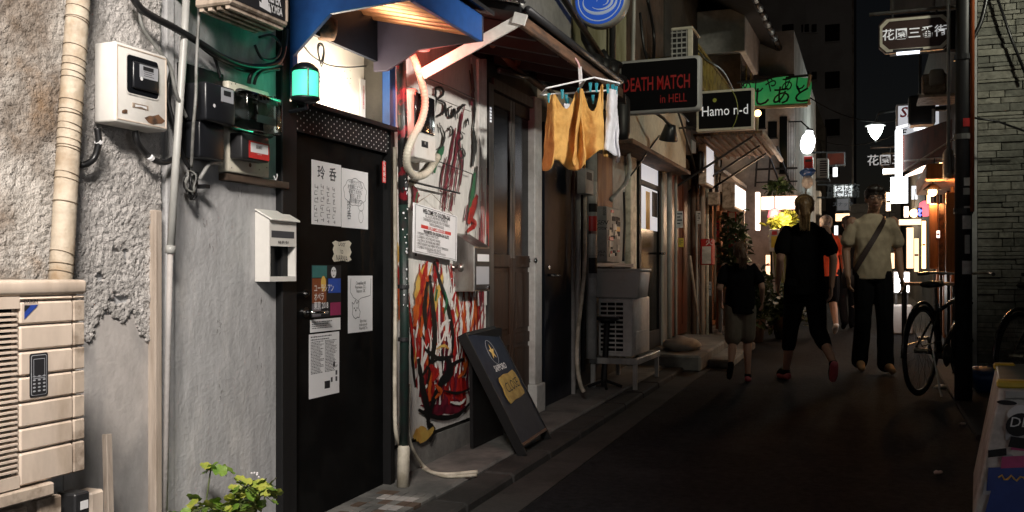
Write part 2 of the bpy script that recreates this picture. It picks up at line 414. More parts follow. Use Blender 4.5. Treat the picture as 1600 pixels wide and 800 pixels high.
# ================================================================== LEFT: plaster house
T = thing('plaster_house', 'grey plastered house with rough peeling stucco beside the black door', 'house', (-3.5, .5, 0))
m = MB(); m.box(-5.5, WX, -3.0, 3.075, -.1, 5.2); m.build('wall', Z['render_grey'], T)
m = MB(); m.box(-5.6, WX+.12, -3.1, 3.06, 5.2, 5.4); m.build('roof', Z['dark_metal'], T)
SR = random.Random(5)
def stucco_sheet(name, y0, y1, zlo, zhi, step, mat, holes, x0, seed, amp=.0105):
    ny = int((y1-y0)/step); nz = int((zhi-zlo(0, 0)+.4)/step)
    vs, fs, idx = [], [], {}
    zb = zhi - nz*step
    def keep(y, z):
        if z < zlo(y, z): return False
        for (hy, hz, ra, rb) in holes:
            q = ((y-hy)/ra)**2 + ((z-hz)/rb)**2
            if q < 1 + .9*noise.noise(Vector((y*45, z*45, seed))): return False
        return True
    def vid(i, j):
        k = (i, j)
        if k not in idx:
            y, z = y0+i*step, zb+j*step
            p = Vector((y*95, z*95, seed))
            h = .30*noise.noise(p*.55) + .22*noise.noise(p*.2) + SR.uniform(-.34,.34)
            idx[k] = len(vs); vs.append((x0 + .012 + amp*h, y, z))
        return idx[k]
    for i in range(ny):
        for j in range(nz):
            if keep(y0+(i+.5)*step, zb+(j+.5)*step):
                fs.append((vid(i,j), vid(i+1,j), vid(i+1,j+1), vid(i,j+1)))
    # skirt edges so the coat has thickness
    from collections import Counter
    ed = Counter()
    for f in fs:
        for a, b in zip(f, f[1:]+f[:1]): ed[(min(a,b), max(a,b))] += 1
    back = {}
    for (a, b), n in list(ed.items()):
        if n == 1:
            for q in (a, b):
                if q not in back:
                    back[q] = len(vs); vs.append((x0, vs[q][1], vs[q][2]))
            fs.append((a, b, back[b], back[a]))
    mb = MB(); mb.add(vs, fs); return mb.build(name, mat, T, smooth=True)
yA, yB = 2.045, yx(249, WX)
def ragged(y, z):
    u = (y-yA)/(yB-yA)
    base = .93 + .10*math.exp(-((u-.36)/.16)**2) + .09*math.exp(-((u-.62)/.10)**2) + .03*noise.noise(Vector((y*30, 3.1, 0))) + .015*noise.noise(Vector((y*110, 1.1, 0)))
    return base
def hole(u, v, ru, rv):
    p = PW(u, v); return (p.y, p.z, ru/560, rv/560)
stucco_sheet('stucco_coat', yA, yB, ragged, 2.75, .0052, Z['stucco'],
    [hole(193,400,6,13), hole(178,392,7,4), hole(153,432,10,10), hole(186,468,24,7), hole(209,410,3,4), hole(176,462,5,6)], WX, 1.3)
stucco_sheet('stucco_coat', 1.5, 2.04, lambda y, z: .75, 2.75, .006, Z['stucco_stained'], [], WX+.006, 8.1)
m = MB(); m.box(WX, WX+.006, 2.02, yB-.004, .05, 1.02); m.build('lower_wall', Z['lower_plaster'], T)
m = MB(); m.box(WX, WX+.035, yx(243, WX+.035), yx(254, WX+.035), .05, PW(250,330).z); m.build('batten', Z['tan_wood'], T, bevel=.004)
m = MB(); m.box(WX, WX+.012, yx(256, WX), yx(268, WX), .05, 2.75); m.build('batten', Z['render_grey'], T, bevel=.003)
m = MB(); m.box(WX-.02, WX+.03, 3.045, 3.10, .05, 2.6); m.build('corner_post', Z['frame_black'], T, bevel=.004)
# fine cracks / scratches in the grey render
m = MB()
for (u, v, n, sp) in [(345,520,7,14),(405,560,6,12),(330,385,3,6),(375,300,4,8),(345,610,4,9),(320,340,4,8),(410,470,4,8)]:
    for k in range(n):
        a = PW(u+jit(sp*.4), v+jit(sp*1.6), WX+.0016); d = Vector((0, jit(.008), -random.uniform(.006,.022)))
        w = Vector((0, .0011, 0)); m.quad(a-w, a+w, a+d+w*.3, a+d-w*.3)
m.build('crack_marks', Z['scar'], T, kind='stuff')
# ---- taped pipe duct up the wall
T = thing('taped_duct', 'beige tape-wrapped duct running up the stucco above the air conditioner', 'duct', PW(104, 437, -2.06))
pts = smooth_path([PW(92,470,-2.055), PW(97,400,-2.06), PW(103,300,-2.06), PW(110,180,-2.06), PW(117,80,-2.06), PW(124,-20,-2.06), PW(130,-80,-2.06)], 26)
m = MB(); m.tube(pts, [.0305 + .0012*noise.noise(Vector((i*.7,0,0))) + .0006*(i % 2) for i in range(len(pts))], 16); m.build('duct_sleeve', Z['duct_tape'], T, smooth=True)
for i in sorted(SR.sample(range(4, len(pts)-1), 34)):
    p = pts[i]; d = (pts[i+1]-p).normalized(); tilt = Vector((0, .35+jit(.2), 0))
    ax = (d + tilt*.6).normalized(); e1 = ax.orthogonal().normalized(); e2 = ax.cross(e1)
    m = MB(); m.tube([p + (e1*math.cos(a)+e2*math.sin(a))*.0325 for a in [2*math.pi*k/16 for k in range(17)]], .0011, 5, False)
    m.build('tape_edge', Z['duct_edge'], T)
m = MB(); m.curve([PW(112,430,-2.10), PW(116,330,-2.10), PW(119,200,-2.10), PW(128,60,-2.10), PW(134,-60,-2.10)], .008, 6); m.build('side_cable', Z['black_cable'], T, smooth=True)

# ---- near air conditioner
XA = -1.80; yr = yx(133, XA); yl = yr-.80
zt, zb = zz(437, XA, yr), zz(736, XA, yr)
T = thing('air_conditioner', 'beige outdoor air conditioner with black grille and a cordless-phone sticker', 'air conditioner', (-1.98, yr-.4, zb))
m = MB(); m.box(-2.10, XA-.02, yl, yr-.004, zb, zt-.03); m.build('casing', Z['cream_plastic'], T, bevel=.006)
m = MB(); m.box(-2.11, XA+.004, yl-.01, yr+.004, zt-.035, zt); m.build('top_cover', Z['cream_plastic'], T, bevel=.008, seg=2)
yg = yx(24, XA); yc = yx(115, XA)
m = MB(); m.box(XA-.019, XA-.012, yl+.03, yg, zb+.03, zt-.065); m.build('grille_recess', Z['black_gloss'], T)
m = MB(); m.box(XA-.018, XA+.002, yl, yg+.01, zt-.064, zt-.037); m.box(XA-.018, XA+.002, yl, yg+.01, zb, zb+.028); m.box(XA-.018, XA+.002, yl, yl+.03, zb+.03, zt-.066); m.build('grille_frame', Z['cream_plastic'], T, kind='stuff')
ns = 30
for k in range(ns):
    z = zb+.034 + (zt-.07-zb-.034)*(k+.5)/ns
    m = MB(); m.hexa([(XA-.012,yl+.03,z),(XA+.003,yl+.03,z-.003),(XA+.003,yg+.004,z-.003),(XA-.012,yg+.004,z),(XA-.012,yl+.03,z+.0045),(XA+.003,yl+.03,z+.0015),(XA+.003,yg+.004,z+.0015),(XA-.012,yg+.004,z+.0045)])
    m.build('grille_slat', Z['cream_plastic'], T)
vs_ = [zt-.037] + [zz(v, XA, yx(60, XA)) for v in (470, 507, 547, 586, 626, 665, 702)] + [zb]
for k in range(len(vs_)-1):
    m = MB(); m.box(XA-.018, XA+.001, yg+.012, yc-.002, vs_[k+1]+.0022, vs_[k]-.0022); m.build('front_panel', Z['cream_plastic'], T, bevel=.004)
    m = MB(); m.box(XA-.018, XA, yc+.001, yr, vs_[k+1]+.0022, vs_[k]-.0022); m.build('corner_panel', Z['dirty_cream'], T, bevel=.003)
# logo and phone sticker
xs = XA+.0024
o0 = PW(37, 476, xs)
m = MB(); a, b, c = PW(38,477,xs), PW(60,476,xs), PW(38,499,xs); m.add([a,b,c],[(0,1,2)]); lg = m.build('logo', Z['sticker_blue'], T)
m = MB(); a, b, c = PW(38,477,xs+.0006), PW(48,477,xs+.0006), PW(38,488,xs+.0006); m.add([a,b,c],[(0,1,2)]); m.build('logo_shade', Z['ink'], T)
text('DAIKIN', .0115, Z['ink'], 'lettering', T, PW(48, 471, xs), YR, ZU, bold=.02)
ph = MB(); p0, p1 = PW(46,553,xs), PW(75,619,xs)
def rrect(mb, y0, y1, z0, z1, r, x, n=4):
    pts = []
    for (cy, cz, a0) in ((y1-r, z1-r, 0), (y0+r, z1-r, 90), (y0+r, z0+r, 180), (y1-r, z0+r, 270)):
        for k in range(n+1):
            a = R(a0+90*k/n); pts.append((x, cy+r*math.cos(a), cz+r*math.sin(a)))
    return mb.add(pts, [tuple(range(len(pts)))])
y0p, y1p, z1p, z0p = p0.y, p1.y, p0.z, PW(46,622,xs).z
rrect(ph, y0p, y1p, z0p, z1p, .006, xs); st = ph.build('phone_sticker', Z['ink'], T)
m = MB(); rrect(m, y0p+.004, y1p-.004, z0p+.004, z1p-.004, .005, xs+.0005); m.build('phone_outline', Z['label_grey'], T)
m = MB(); rrect(m, y0p+.0055, y1p-.0055, z0p+.0055, z1p-.0055, .004, xs+.001); m.build('phone_face', Z['ink'], T)
m = MB(); hz = z0p+(z1p-z0p)*.42
m.quad(*[(xs+.0015, y, z) for y, z in ((y0p+.009,hz),(y1p-.009,hz),(y1p-.009,hz+.0016),(y0p+.009,hz+.0016))])
for i in range(3):
    for j in range(5):
        yy = y0p+.012+(y1p-y0p-.024)*i/2; zk = z0p+.014+.0085*j
        m.disc((xs+.0015, yy, zk), .0042, (1,0,0), 8, .0022)
for z in (hz+.004, z1p-.014):
    m.quad(*[(xs+.0015, y, q) for y, q in ((y0p+.010,z),(y1p-.010,z),(y1p-.010,z+.0012),(y0p+.010,z+.0012))])
for y in (y0p+.010, y1p-.0112):
    m.quad(*[(xs+.0015, q, z) for q, z in ((y,hz+.004),(y+.0012,hz+.004),(y+.0012,z1p-.014),(y,z1p-.014))])
m.build('phone_keys', Z['label_grey'], T, kind='stuff')
# ---- bracket frame and clutter below it
T = thing('wall_bracket', 'cream painted steel shelf bracket carrying the near air conditioner', 'bracket', (-1.98, yr-.3, zb-.12))
m = MB(); m.box(-2.12, XA+.01, yl, yr-.10, zb-.035, zb-.004); m.build('shelf_rail', Z['dirty_cream'], T, bevel=.004)
zq = PW(95, 775, XA).z
boxes(T, 'bracket_arm', Z['dirty_cream'], [(-2.09,XA-.01,yr-.13,yr-.06,zq-.06,zq),(-2.09,XA-.03,yr-.7,yr-.14,zq-.05,zq-.01)], .004)
boxes(T, 'bracket_leg', Z['dirty_cream'], [(-2.14,-2.10,yr-.62,yr-.58,gz(1)+.05,zb-.036),(-2.14,-2.10,yr-.10,yr-.06,gz(1.6)+.05,zb-.036)], .004)
T = thing('junction_box', 'small grey box with square label on the bracket below the near air conditioner', 'electrical box', PW(125, 800, -1.83))
m = MB(); m.fb(117, 141, 773, 812, -1.80, .06); m.build('housing', Z['dark_metal'], T, bevel=.004)
m = MB(); m.fb(126, 138, 784, 797, -1.798, .001); m.build('label_plate', Z['label_white'], T)
m = MB(); m.fb(142, 164, 770, 812, -1.86, .06); m.build('cable_clamp', Z['cream_plastic'], T, bevel=.006)
T = thing('wooden_stake', 'pale wooden stake leaning against the wall beside the near air conditioner', 'stake', (-1.95, yx(168,-1.95), gz(2)))
m = MB(); a = PW(167, 678, -1.98); b = PW(173, 800, -1.93); b = b + (b-a)*.55; b.z = gz(b.y)+.058; m.bar(b, a, .022, .018, (1,0,0)); m.build('stick', Z['tan_wood'], T, bevel=.002)
m = MB(); c = a.lerp(b, .56); m.bar(c-Vector((0,0,.004)), c+Vector((0,0,.004)), .027, .023, (1,0,0)); m.build('wire_tie', Z['dark_metal'], T)

# ---- white meter box
def Dbox(T, name, mat, u0, u1, vt, vb, xf, xb, bevel=.004):   # pixel rect on front plane xf, back to xb
    y0, y1 = yx(u0, xf), yx(u1, xf); m = MB(); m.box(xb, xf, y0, y1, zz(vb, xf, y0), zz(vt, xf, y0)); return m.build(name, mat, T, bevel=bevel, seg=2)
xm = -2.048
T = thing('meter_box', 'off-white plastic electricity meter box with a black display window', 'meter box', PW(180, 190, xm))
Dbox(T, 'housing', Z['white_box'], 180, 262, 63, 190, xm, WX+.02, .008)
y0, y1 = yx(180, xm), yx(262, xm); z1, z0 = zz(63, xm, y0), zz(190, xm, y0)
m = MB()
for (a0,a1,b0,b1) in ((y0+.006,y1-.006,z1-.012,z1-.009),(y0+.006,y1-.006,z0+.009,z0+.012),(y0+.006,y0+.009,z0+.012,z1-.012),(y1-.009,y1-.006,z0+.012,z1-.012)):
    m.box(xm-.002, xm+.0016, a0, a1, b0, b1)
m.build('lid_edge', Z['cream_plastic'], T)
wy0, wy1 = yx(197, xm), yx(246, xm); wz1, wz0 = zz(82, xm, wy0)-.004, zz(147, xm, wy0)+.006
m = MB(); rrect(m, wy0-.004, wy1+.004, wz0-.004, wz1+.004, .014, xm+.0025); m.build('window_rim', Z['white_box'], T)
m = MB(); rrect(m, wy0, wy1, wz0, wz1, .012, xm+.0035); wd = m.build('window', Z['black_gloss'], T)
m = MB(); m.box(xm+.002, xm+.012, wy0+.018, wy1-.004, wz0+.016, wz1-.016); m.build('meter_body', Z['black_plastic'], T, bevel=.005, seg=2)
m = MB(); m.box(xm+.012, xm+.0135, wy0+.042, wy1-.012, wz0+.052, wz1-.022); m.build('display_label', Z['label_grey'], T)
m = MB(); m.box(xm+.0137, xm+.0142, wy0+.055, wy1-.032, wz1-.038, wz1-.026); m.build('display', Z['ink'], T)
m = MB(); m.disc((xm+.0142, wy0+.048, wz0+.048), .006, (1,0,0)); m.build('dial', Z['label_white'], T)
m = MB()
for k in range(4):
    z = wz0+.058+.006*k; m.quad(*[(xm+.0140, y, q) for y, q in ((wy0+.058,z),(wy1-.03-.008*(k%2),z),(wy1-.03-.008*(k%2),z+.0018),(wy0+.058,z+.0018))])
m.build('small_print', Z['ink_grey'], T, kind='stuff')
m = MB(); a, b = PW(207,160,xm+.001), PW(232,173,xm+.001); m.box(xm, xm+.0012, a.y, b.y, b.z, a.z); m.build('sticker_remains', Z['dirty_cream'], T)
m = MB(); a, b = PW(211,163,xm+.001), PW(229,171,xm+.001); m.add([(xm+.0018,a.y,a.z),(xm+.0018,b.y,b.z+.008),(xm+.0018,b.y,b.z),(xm+.0018,(a.y+b.y)/2,b.z+.004),(xm+.0018,a.y,b.z)],[(0,1,2,3,4)]); m.build('sticker_paper', Z['label_white'], T)
m = MB()
for (u,v,w) in ((241,189,16),(195,176,5)):
    pts = []
    for k in range(11):
        a = 2*math.pi*k/11; pts.append(PW(u+w*math.cos(a)*random.uniform(.6,1.1), v+w*.45*math.sin(a)*random.uniform(.6,1.1)-(3 if math.sin(a)<0 else 0), xm+.0012))
    m.add(pts, [tuple(range(11))])
m.build('rust_patch', Z['rust'], T, kind='stuff')
m = MB(); m.curve([PW(152,200,-2.08), PW(154,222,-2.08), PW(147,247,-2.09), PW(130,258,-2.1), PW(116,250,-2.12), PW(108,240,-2.13)], .0095, 8); m.build('cable_loop', Z['black_cable'], T, smooth=True)
m = MB(); m.curve([PW(211,204,-2.08), PW(216,225,-2.08), PW(236,247,-2.09), PW(256,254,-2.10), PW(272,248,-2.11)], .0095, 8); m.build('cable_loop', Z['black_cable'], T, smooth=True)
for (u, v) in ((154,222),(236,247)):
    p = PW(u, v, -2.08); m = MB(); m.tube([p+Vector((0,-.004,.003)), p+Vector((0,.004,-.003))], .0105, 8); m.build('clip', Z['label_white'], T)

# ---- conduit and cables on the grey wall
T = thing('wall_conduit', 'pale grey straight conduit pipe rising between the meter boxes', 'pipe', PW(262, 500, -2.08))
m = MB(); m.tube([PW(293,-40,-2.07), PW(288,60,-2.07), PW(277,220,-2.07), PW(267,385,-2.07)], .0125, 10); m.build('pipe', Z['conduit'], T, smooth=True)
m = MB(); m.tube([PW(267,384,-2.07), PW(266,396,-2.07)], .0155, 10); m.build('coupling', Z['conduit'], T, smooth=True)
m = MB(); m.tube([PW(266,396,-2.07), PW(262,560,-2.07), PW(257,830,-2.07)], .0085, 10); m.build('pipe', Z['lower_plaster'], T, smooth=True)
def cable(label, pts, r, mat='black_cable', cat='cable', name='cable', sub=6):
    m = MB(); m.curve([PW(*p) for p in pts], r, 8, sub); return tag(m.build(name, Z[mat], smooth=True), label, cat)
cable('thick black cable sagging across the grey wall to the green lamp', [(200,-20,-2.08),(222,15,-2.07),(275,45,-2.06),(320,72,-2.06),(352,92,-2.07),(385,103,-2.08),(415,104,-2.08),(436,96,-2.09),(444,70,-2.1),(446,45,-2.1)], .0115)
cable('second black cable bundled under the thick sagging wall cable', [(300,60,-2.09),(335,88,-2.09),(375,108,-2.10),(410,112,-2.10),(432,106,-2.11)], .007)
cable('thin grey cable dropping from the roof past the white meter box', [(214,-10,-2.09),(222,40,-2.08),(245,75,-2.07),(266,105,-2.06),(275,145,-2.06),(292,185,-2.08)], .006, 'grey_cable')
cable('thin grey cable hanging in front of the black meter', [(313,-20,-2.03),(310,40,-2.03),(307,100,-2.03),(306,150,-2.02),(302,200,-2.03),(299,262,-2.08)], .0052, 'grey_cable')
cable('dark cable curving down behind the conduit pipe', [(268,110,-2.11),(262,150,-2.11),(272,195,-2.10),(284,240,-2.10),(296,262,-2.10)], .007)
cable('short white cable under the black meter', [(345,255,-2.10),(328,256,-2.09),(318,270,-2.09),(312,280,-2.10)], .007, 'conduit')
cable('green lit black cable curling into the glass meter', [(440,100,-2.10),(420,104,-2.09),(404,108,-2.08),(392,118,-2.08),(389,130,-2.09)], .008)
cable('twin black cable curling into the glass meter top', [(436,108,-2.09),(412,111,-2.08),(401,120,-2.08),(397,132,-2.09)], .006)
cable('loose black loop of wire under the stickered box', [(398,70,-2.09),(410,92,-2.08),(432,90,-2.08),(438,72,-2.09),(425,55,-2.10),(405,58,-2.1)], .005)
cable('thin dark feed wire to the black meter', [(318,68,-2.10),(333,85,-2.10),(340,105,-2.10),(345,122,-2.10)], .0055)
T = thing('cable_coil', 'coil of spare dark wire tied up on the grey wall below the meters', 'cable coil', PW(300, 320, -2.12))
for k in range(7):
    c = PW(300+jit(3), 287+jit(5), -2.11+.005*k); ry, rz = .022+jit(.006), .040+jit(.009); ph_ = jit(.4)
    m = MB(); m.tube([c+Vector((.006*math.sin(3*a+k), ry*math.cos(a)+.2*rz*math.sin(a)*ph_, rz*math.sin(a))) for a in [2*math.pi*q/18 for q in range(19)]], .0032, 5, False); m.build('wire_loop', Z['black_cable'] if k % 3 else Z['grey_cable'], T, smooth=True)
m = MB(); m.box(-2.125, -2.085, PW(296,0).y, PW(304,0).y, PW(300,292,-2.1).z, PW(300,286,-2.1).z); m.build('wire_tie', Z['black_cable'], T)

# ---- black meter
T = thing('black_meter', 'black plastic electricity meter with small display on a dark backboard', 'electricity meter', PW(320, 245, -2.08))
Dbox(T, 'backboard', Z['frame_black'], 284, 350, 96, 244, -2.125, WX+.002)
Dbox(T, 'upper_case', Z['black_plastic'], 322, 368, 126, 187, -2.03, -2.12, .008)
Dbox(T, 'lower_cover', Z['black_plastic'], 312, 351, 188, 245, -2.06, -2.12, .006)
q = -2.0285
m = MB(); m.fb(346, 365, 136, 158, q, .001); m.build('display_label', Z['label_grey'], T)
m = MB(); m.fb(350, 361, 141, 149, q+.0008, .0006); m.build('display', Z['ink'], T)
m = MB(); m.disc(PW(335, 165, q+.0006), .006, (1,0,0)); m.build('seal', Z['label_white'], T)

# ---- glass dial meter
T = thing('dial_meter', 'clear-domed round dial electricity meter on a cream board with a sorry sticker', 'electricity meter', PW(388, 272, -2.1))
Dbox(T, 'backboard', Z['dacha_cream'], 357, 421, 125, 268, -2.10, WX+.002, .006)
Dbox(T, 'wood_batten', Z['brown_wall'], 355, 452, 270, 281, -2.11, WX+.002, .002)
Dbox(T, 'meter_base', Z['dark_metal'], 377, 430, 136, 205, -2.065, -2.098, .012)
Dbox(T, 'terminal_cover', Z['dark_metal'], 378, 421, 206, 247, -2.045, -2.098, .006)
mk('clear_glass', (.75,.82,.82), .06, var=0, spec=.6)
nt_ = Z['clear_glass'].node_tree; tr_n = nt_.nodes.new('ShaderNodeBsdfTransparent'); tr_n.inputs[0].default_value = (.86,.92,.90,1); mx_n = nt_.nodes.new('ShaderNodeMixShader')
gl_n = nt_.nodes.new('ShaderNodeBsdfGlossy'); gl_n.inputs['Roughness'].default_value = .08; lw_n = nt_.nodes.new('ShaderNodeFresnel'); lw_n.inputs[0].default_value = 1.45
nt_.links.new(lw_n.outputs[0], mx_n.inputs[0]); nt_.links.new(tr_n.outputs[0], mx_n.inputs[1]); nt_.links.new(gl_n.outputs[0], mx_n.inputs[2]); nt_.links.new(mx_n.outputs[0], nt_.nodes['Material Output'].inputs['Surface'])
Dbox(T, 'glass_dome', Z['clear_glass'], 388, 443, 139, 200, -1.985, -2.064, .014)
m = MB(); c = PW(410, 170, -2.03); m.lathe(c, [(.0,-.002),(.030,-.002),(.030,.002),(.0,.002)], (1,0,0)); m.build('disc', Z['steel'], T)
m = MB(); m.fb(404, 434, 148, 158, -2.02, .004); m.build('counter', Z['label_grey'], T)
m = MB(); m.fb(402, 430, 178, 190, -2.022, .003); m.build('name_plate', Z['label_grey'], T)
m = MB()
for k in range(5): m.fb(406+5.5*k, 409.5+5.5*k, 150, 156, -2.0190, .0006)
m.build('digits', Z['ink'], T, kind='stuff')
m = MB(); m.fb(389, 421, 219, 246, -2.0435, .0008); stk = m.build('sticker', Z['sticker_red'], T)
m = MB(); m.fb(392, 419, 222, 237, -2.0425, .0006); m.build('sticker_field', Z['label_white'], T)
text('SORRY', .016, Z['ink'], 'lettering', T, PW(405, 230.5, -2.0415), YR, (0,-.04,1), sx=.72, bold=.03)
text('WE ARE CLOSED', .0055, Z['label_white'], 'small_lettering', T, PW(405, 241.5, -2.0425), YR, ZU, sx=.72)
m = MB(); m.disc(PW(391,258,-2.0985), .008, (1,0,0)); m.build('rust_mark', Z['rust'], T)
m = MB()
for (u, v) in ((362,131),(368,131),(362,262),(417,262),(405,265)): m.disc(PW(u,v,-2.0985), .0025, (1,0,0), 8)
m.build('screw_heads', Z['ink'], T, kind='stuff')
T = tag(MB().curve([PW(428,275,-2.1), PW(431,281,-2.09), PW(433,276,-2.08), PW(433,272,-2.08)], .002, 6).build('screw_hook', Z['label_white'], smooth=True), 'tiny white hook screwed under the dial meter', 'hook')

# ---- stickered box above
xb_ = -1.87; y0, y1 = yx(360, xb_), yx(450, xb_); z0 = zz(48, xb_, y1)
T = thing('lamp_box', 'cream metal sign box with black and white lettering stickers above the meters', 'sign box', (-1.94, (y0+y1)/2, z0))
m = MB(); m.box(-2.01, xb_, y0, y1, z0+.012, z0+.42); m.build('housing', Z['dirty_cream'], T, bevel=.006)
for k in range(4):
    x = -2.0 + .034*k; m = MB(); m.box(x, x+.016, y0+.012, y1-.012, z0, z0+.012); m.build('bottom_rib', Z['dirty_cream'], T)
boxes(T, 'wall_arm', Z['dark_metal'], [(WX,-2.01,y0+.06,y0+.09,z0+.08,z0+.34),(WX,-2.01,y1-.09,y1-.06,z0+.08,z0+.34)])
xs = xb_+.002
def fq(m_, u0, u1, v0, v1, x):  # perspective-consistent quad on front plane via left ref
    y0_, y1_ = yx(u0, x), yx(u1, x); yr_ = y0_
    m_.box(x-.0008, x, y0_, y1_, zz(v1, x, yr_), zz(v0, x, yr_)); return m_
yq0, yq1 = y0+.012, y1-.02
m = MB(); m.box(xs-.0015, xs, yq0+.01, yq1, z0+.028, z0+.20); m.build('sticker', Z['ink'], T)
zc = z0+.075
text('SABER', .050, Z['label_white'], 'lettering', T, (xs+.001, yq0+.013, zc+.014), YR, ZU, 'LEFT', sx=.66, bold=.035)
text('PILFER', .050, Z['label_white'], 'lettering', T, (xs+.001, yq1-.106, zc+.012), YR, ZU, 'LEFT', sx=.56, bold=.03)
text('FLY.MSA', .036, Z['label_white'], 'lettering', T, (xs+.001, yq1-.106, zc-.025), YR, ZU, 'LEFT', sx=.66, bold=.03)
m = MB()
ccy = yq0+.165
m.add([(xs+.001, ccy+dy*.9, zc-.035+dz) for dy, dz in ((-.034,0),(.036,-.006),(.03,.016),(.022,.01),(.012,.05),(.004,.03),(-.006,.058),(-.014,.034),(-.03,.052),(-.022,.014),(-.036,.018))],[tuple(range(11))])
m.build('drawn_figure', Z['label_white'], T)
m = MB(); m.box(xs-.0015, xs+.0002, y1-.012, y1-.003, z0+.03, z0+.4); m.build('edge_trim', Z['cream_plastic'], T)

# ---- white letter box
xf = -2.085; y0, y1 = yx(421, xf), yx(463, xf); zt_, zb_ = zz(343, xf, y0), zz(440, xf, y0)
T = thing('letter_box', 'white open-front letter box with a sloped lid beside the black door', 'letter box', (-2.12, y0, zb_))
m = MB(); m.box(WX+.001, WX+.006, y0, y1, zb_, zt_+.03); m.build('back_panel', Z['white_box'], T)
for yq in (y0, y1-.006):
    m = MB(); m.prism([(WX+.006,yq,zb_),(xf,yq,zb_),(xf,yq,zt_),(WX+.006,yq,zt_+.035)], (0,.006,0)); m.build('side_panel', Z['white_box'], T)
zo1, zo0 = zz(384, xf, y0), zz(432, xf, y0)
boxes(T, 'front_panel', Z['white_box'], [(xf-.004,xf,y0+.006,y1-.006,zo1,zt_),(xf-.004,xf,y0+.006,y1-.006,zb_,zo0)])
m = MB(); m.box(WX+.006, xf-.004, y0+.006, y1-.006, zb_, zb_+.004); m.build('floor_panel', Z['white_box'], T)
m = MB(); m.box(WX+.007, WX+.009, y0+.007, y1-.007, zb_+.005, zo1+.02); m.build('dark_backing', Z['black_plastic'], T)  # black sheet gives the opening its dark inside
m = MB(); m.hexa([(WX+.004,y0-.008,zt_+.036),(xf+.014,y0-.008,zt_-.004),(xf+.014,y1+.008,zt_-.004),(WX+.004,y1+.008,zt_+.036),(WX+.004,y0-.008,zt_+.043),(xf+.014,y0-.008,zt_+.004),(xf+.014,y1+.008,zt_+.004),(WX+.004,y1+.008,zt_+.043)]); m.build('lid', Z['white_box'], T, bevel=.002)
m = MB(); m.box(xf, xf+.001, y0+.012, y1-.016, zo1+.032, zo1+.058); m.build('photo_sticker', Z['ink_grey'], T)
text('玲呑 郵便受け', .0125, Z['ink'], 'lettering', T, (xf+.001, (y0+y1)/2, zo1+.014), YR, ZU, sx=.9, bold=.02)
# ================================================================== BAY: black door bar
yd0, yd1 = yx(460, WX), yx(603, WX)
T = thing('black_door_bar', 'narrow bar front with black door, lit transom and blue canopy', 'bar front', (-3.5, 3.5, .06))
BD = T
m = MB(); m.box(-5.5, -2.30, 3.08, 3.925, 0, 5.2); m.build('wall', Z['dark_wall'], T)
m = MB(); m.box(-2.30, WX+.02, 3.101, 3.925, 2.42, 5.2); m.build('upper_wall', Z['dark_wall'], T)
zl1, zl0 = zz(163, WX, yd0), zz(205, WX, yd0)      # header
ztr = 2.42
m = MB(); m.box(-2.19, -2.165, yd0-.02, yd1, .10, zl0); dr = m.build('door', Z['door_black'], T, bevel=.003)
m = MB(); m.box(-2.2, WX+.025, 3.101, yd0-.021, .08, zl1); m.build('door_jamb', Z['frame_black'], T)
m = MB(); m.box(-2.2, WX+.025, yd1+.002, yd1+.04, .08, zl1); m.build('door_jamb', Z['frame_black'], T)
m = MB(); m.box(-2.3, -1.98, 3.101, 3.92, -.02, .115); m.build('doorstep', Z['concrete'], T, bevel=.01)
m = MB(); m.box(-2.2, WX+.012, yd0-.02, yd1+.04, zl0, zl1); hd = m.build('header', Z['frame_black'], T)
m = MB()
for i in range(17):
    for j in range(7):
        y = yd0+.0 + (yd1-yd0)*(i+.5*(j % 2))/16.6; z = zl0+.010+(zl1-zl0-.02)*j/6
        m.disc((WX+.0145, y, z), .0036, (1,0,0), 7)
m.build('lit_hole_dots', Z['label_white'], T, kind='stuff')  # white discs: light through the holes is put into their colour
m = MB(); m.box(WX, WX+.05, yd0-.02, yd1+.04, zl1, zl1+.018); m.build('header_ledge', Z['frame_black'], T)
# transom board lit by a slim tube that lies on the ledge
zl1 += .018
m = MB(); m.box(-2.29, -2.27, 3.12, yd1, zl1, ztr); m.build('transom_board', Z['transom'], T)
m = MB(); m.box(-2.29, WX+.02, yd1+.002, yd1+.06, zl1, ztr); m.build('transom_post', Z['blue_paint'], T)
m = MB(); m.box(-2.27, WX+.04, 3.101, 3.135, zl1, 2.6); m.build('transom_post', Z['blue_paint'], T)
m = MB(); m.tube([(-2.195, yd0+.06, zl1+.016), (-2.195, yd1-.10, zl1+.016)], .011, 8); m.build('light_tube', Z['e_warmtube'], T)
lamp('transom_light', 'AREA', (-2.185, (yd0+yd1)/2-.02, zl1+.05), 8.0, (1,.84,.64), .05, (-2.28,(yd0+yd1)/2, zl1+.3), parent=T).data.size = .35
m = MB(); m.fb(563, 574, 122, 184, -2.262, .003); m.build('paper_strip', Z['label_white'], T)
text('お\n酒\n処\n営\n業\n中', .022, Z['ink_red'], 'lettering', T, PW(568, 153, -2.261), YR, ZU, sx=.8)
m = MB(); m.curve([PW(468,62,-2.25),PW(485,85,-2.24),PW(505,98,-2.23),PW(520,103,-2.24),PW(545,105,-2.24),PW(572,103,-2.25)], .0035, 6)
m.build('loose_wire', Z['black_cable'], T, smooth=True)
for k in range(3):
    c = PW(503+jit(3), 85+jit(4), -2.23); m = MB()
    m.tube([c+Vector((.004*math.sin(2*a), .022*math.cos(a), (.04+.004*k)*math.sin(a))) for a in [2*math.pi*q/16 for q in range(17)]], .003, 5, False); m.build('loose_wire', Z['black_cable'], T, smooth=True)
m = MB()
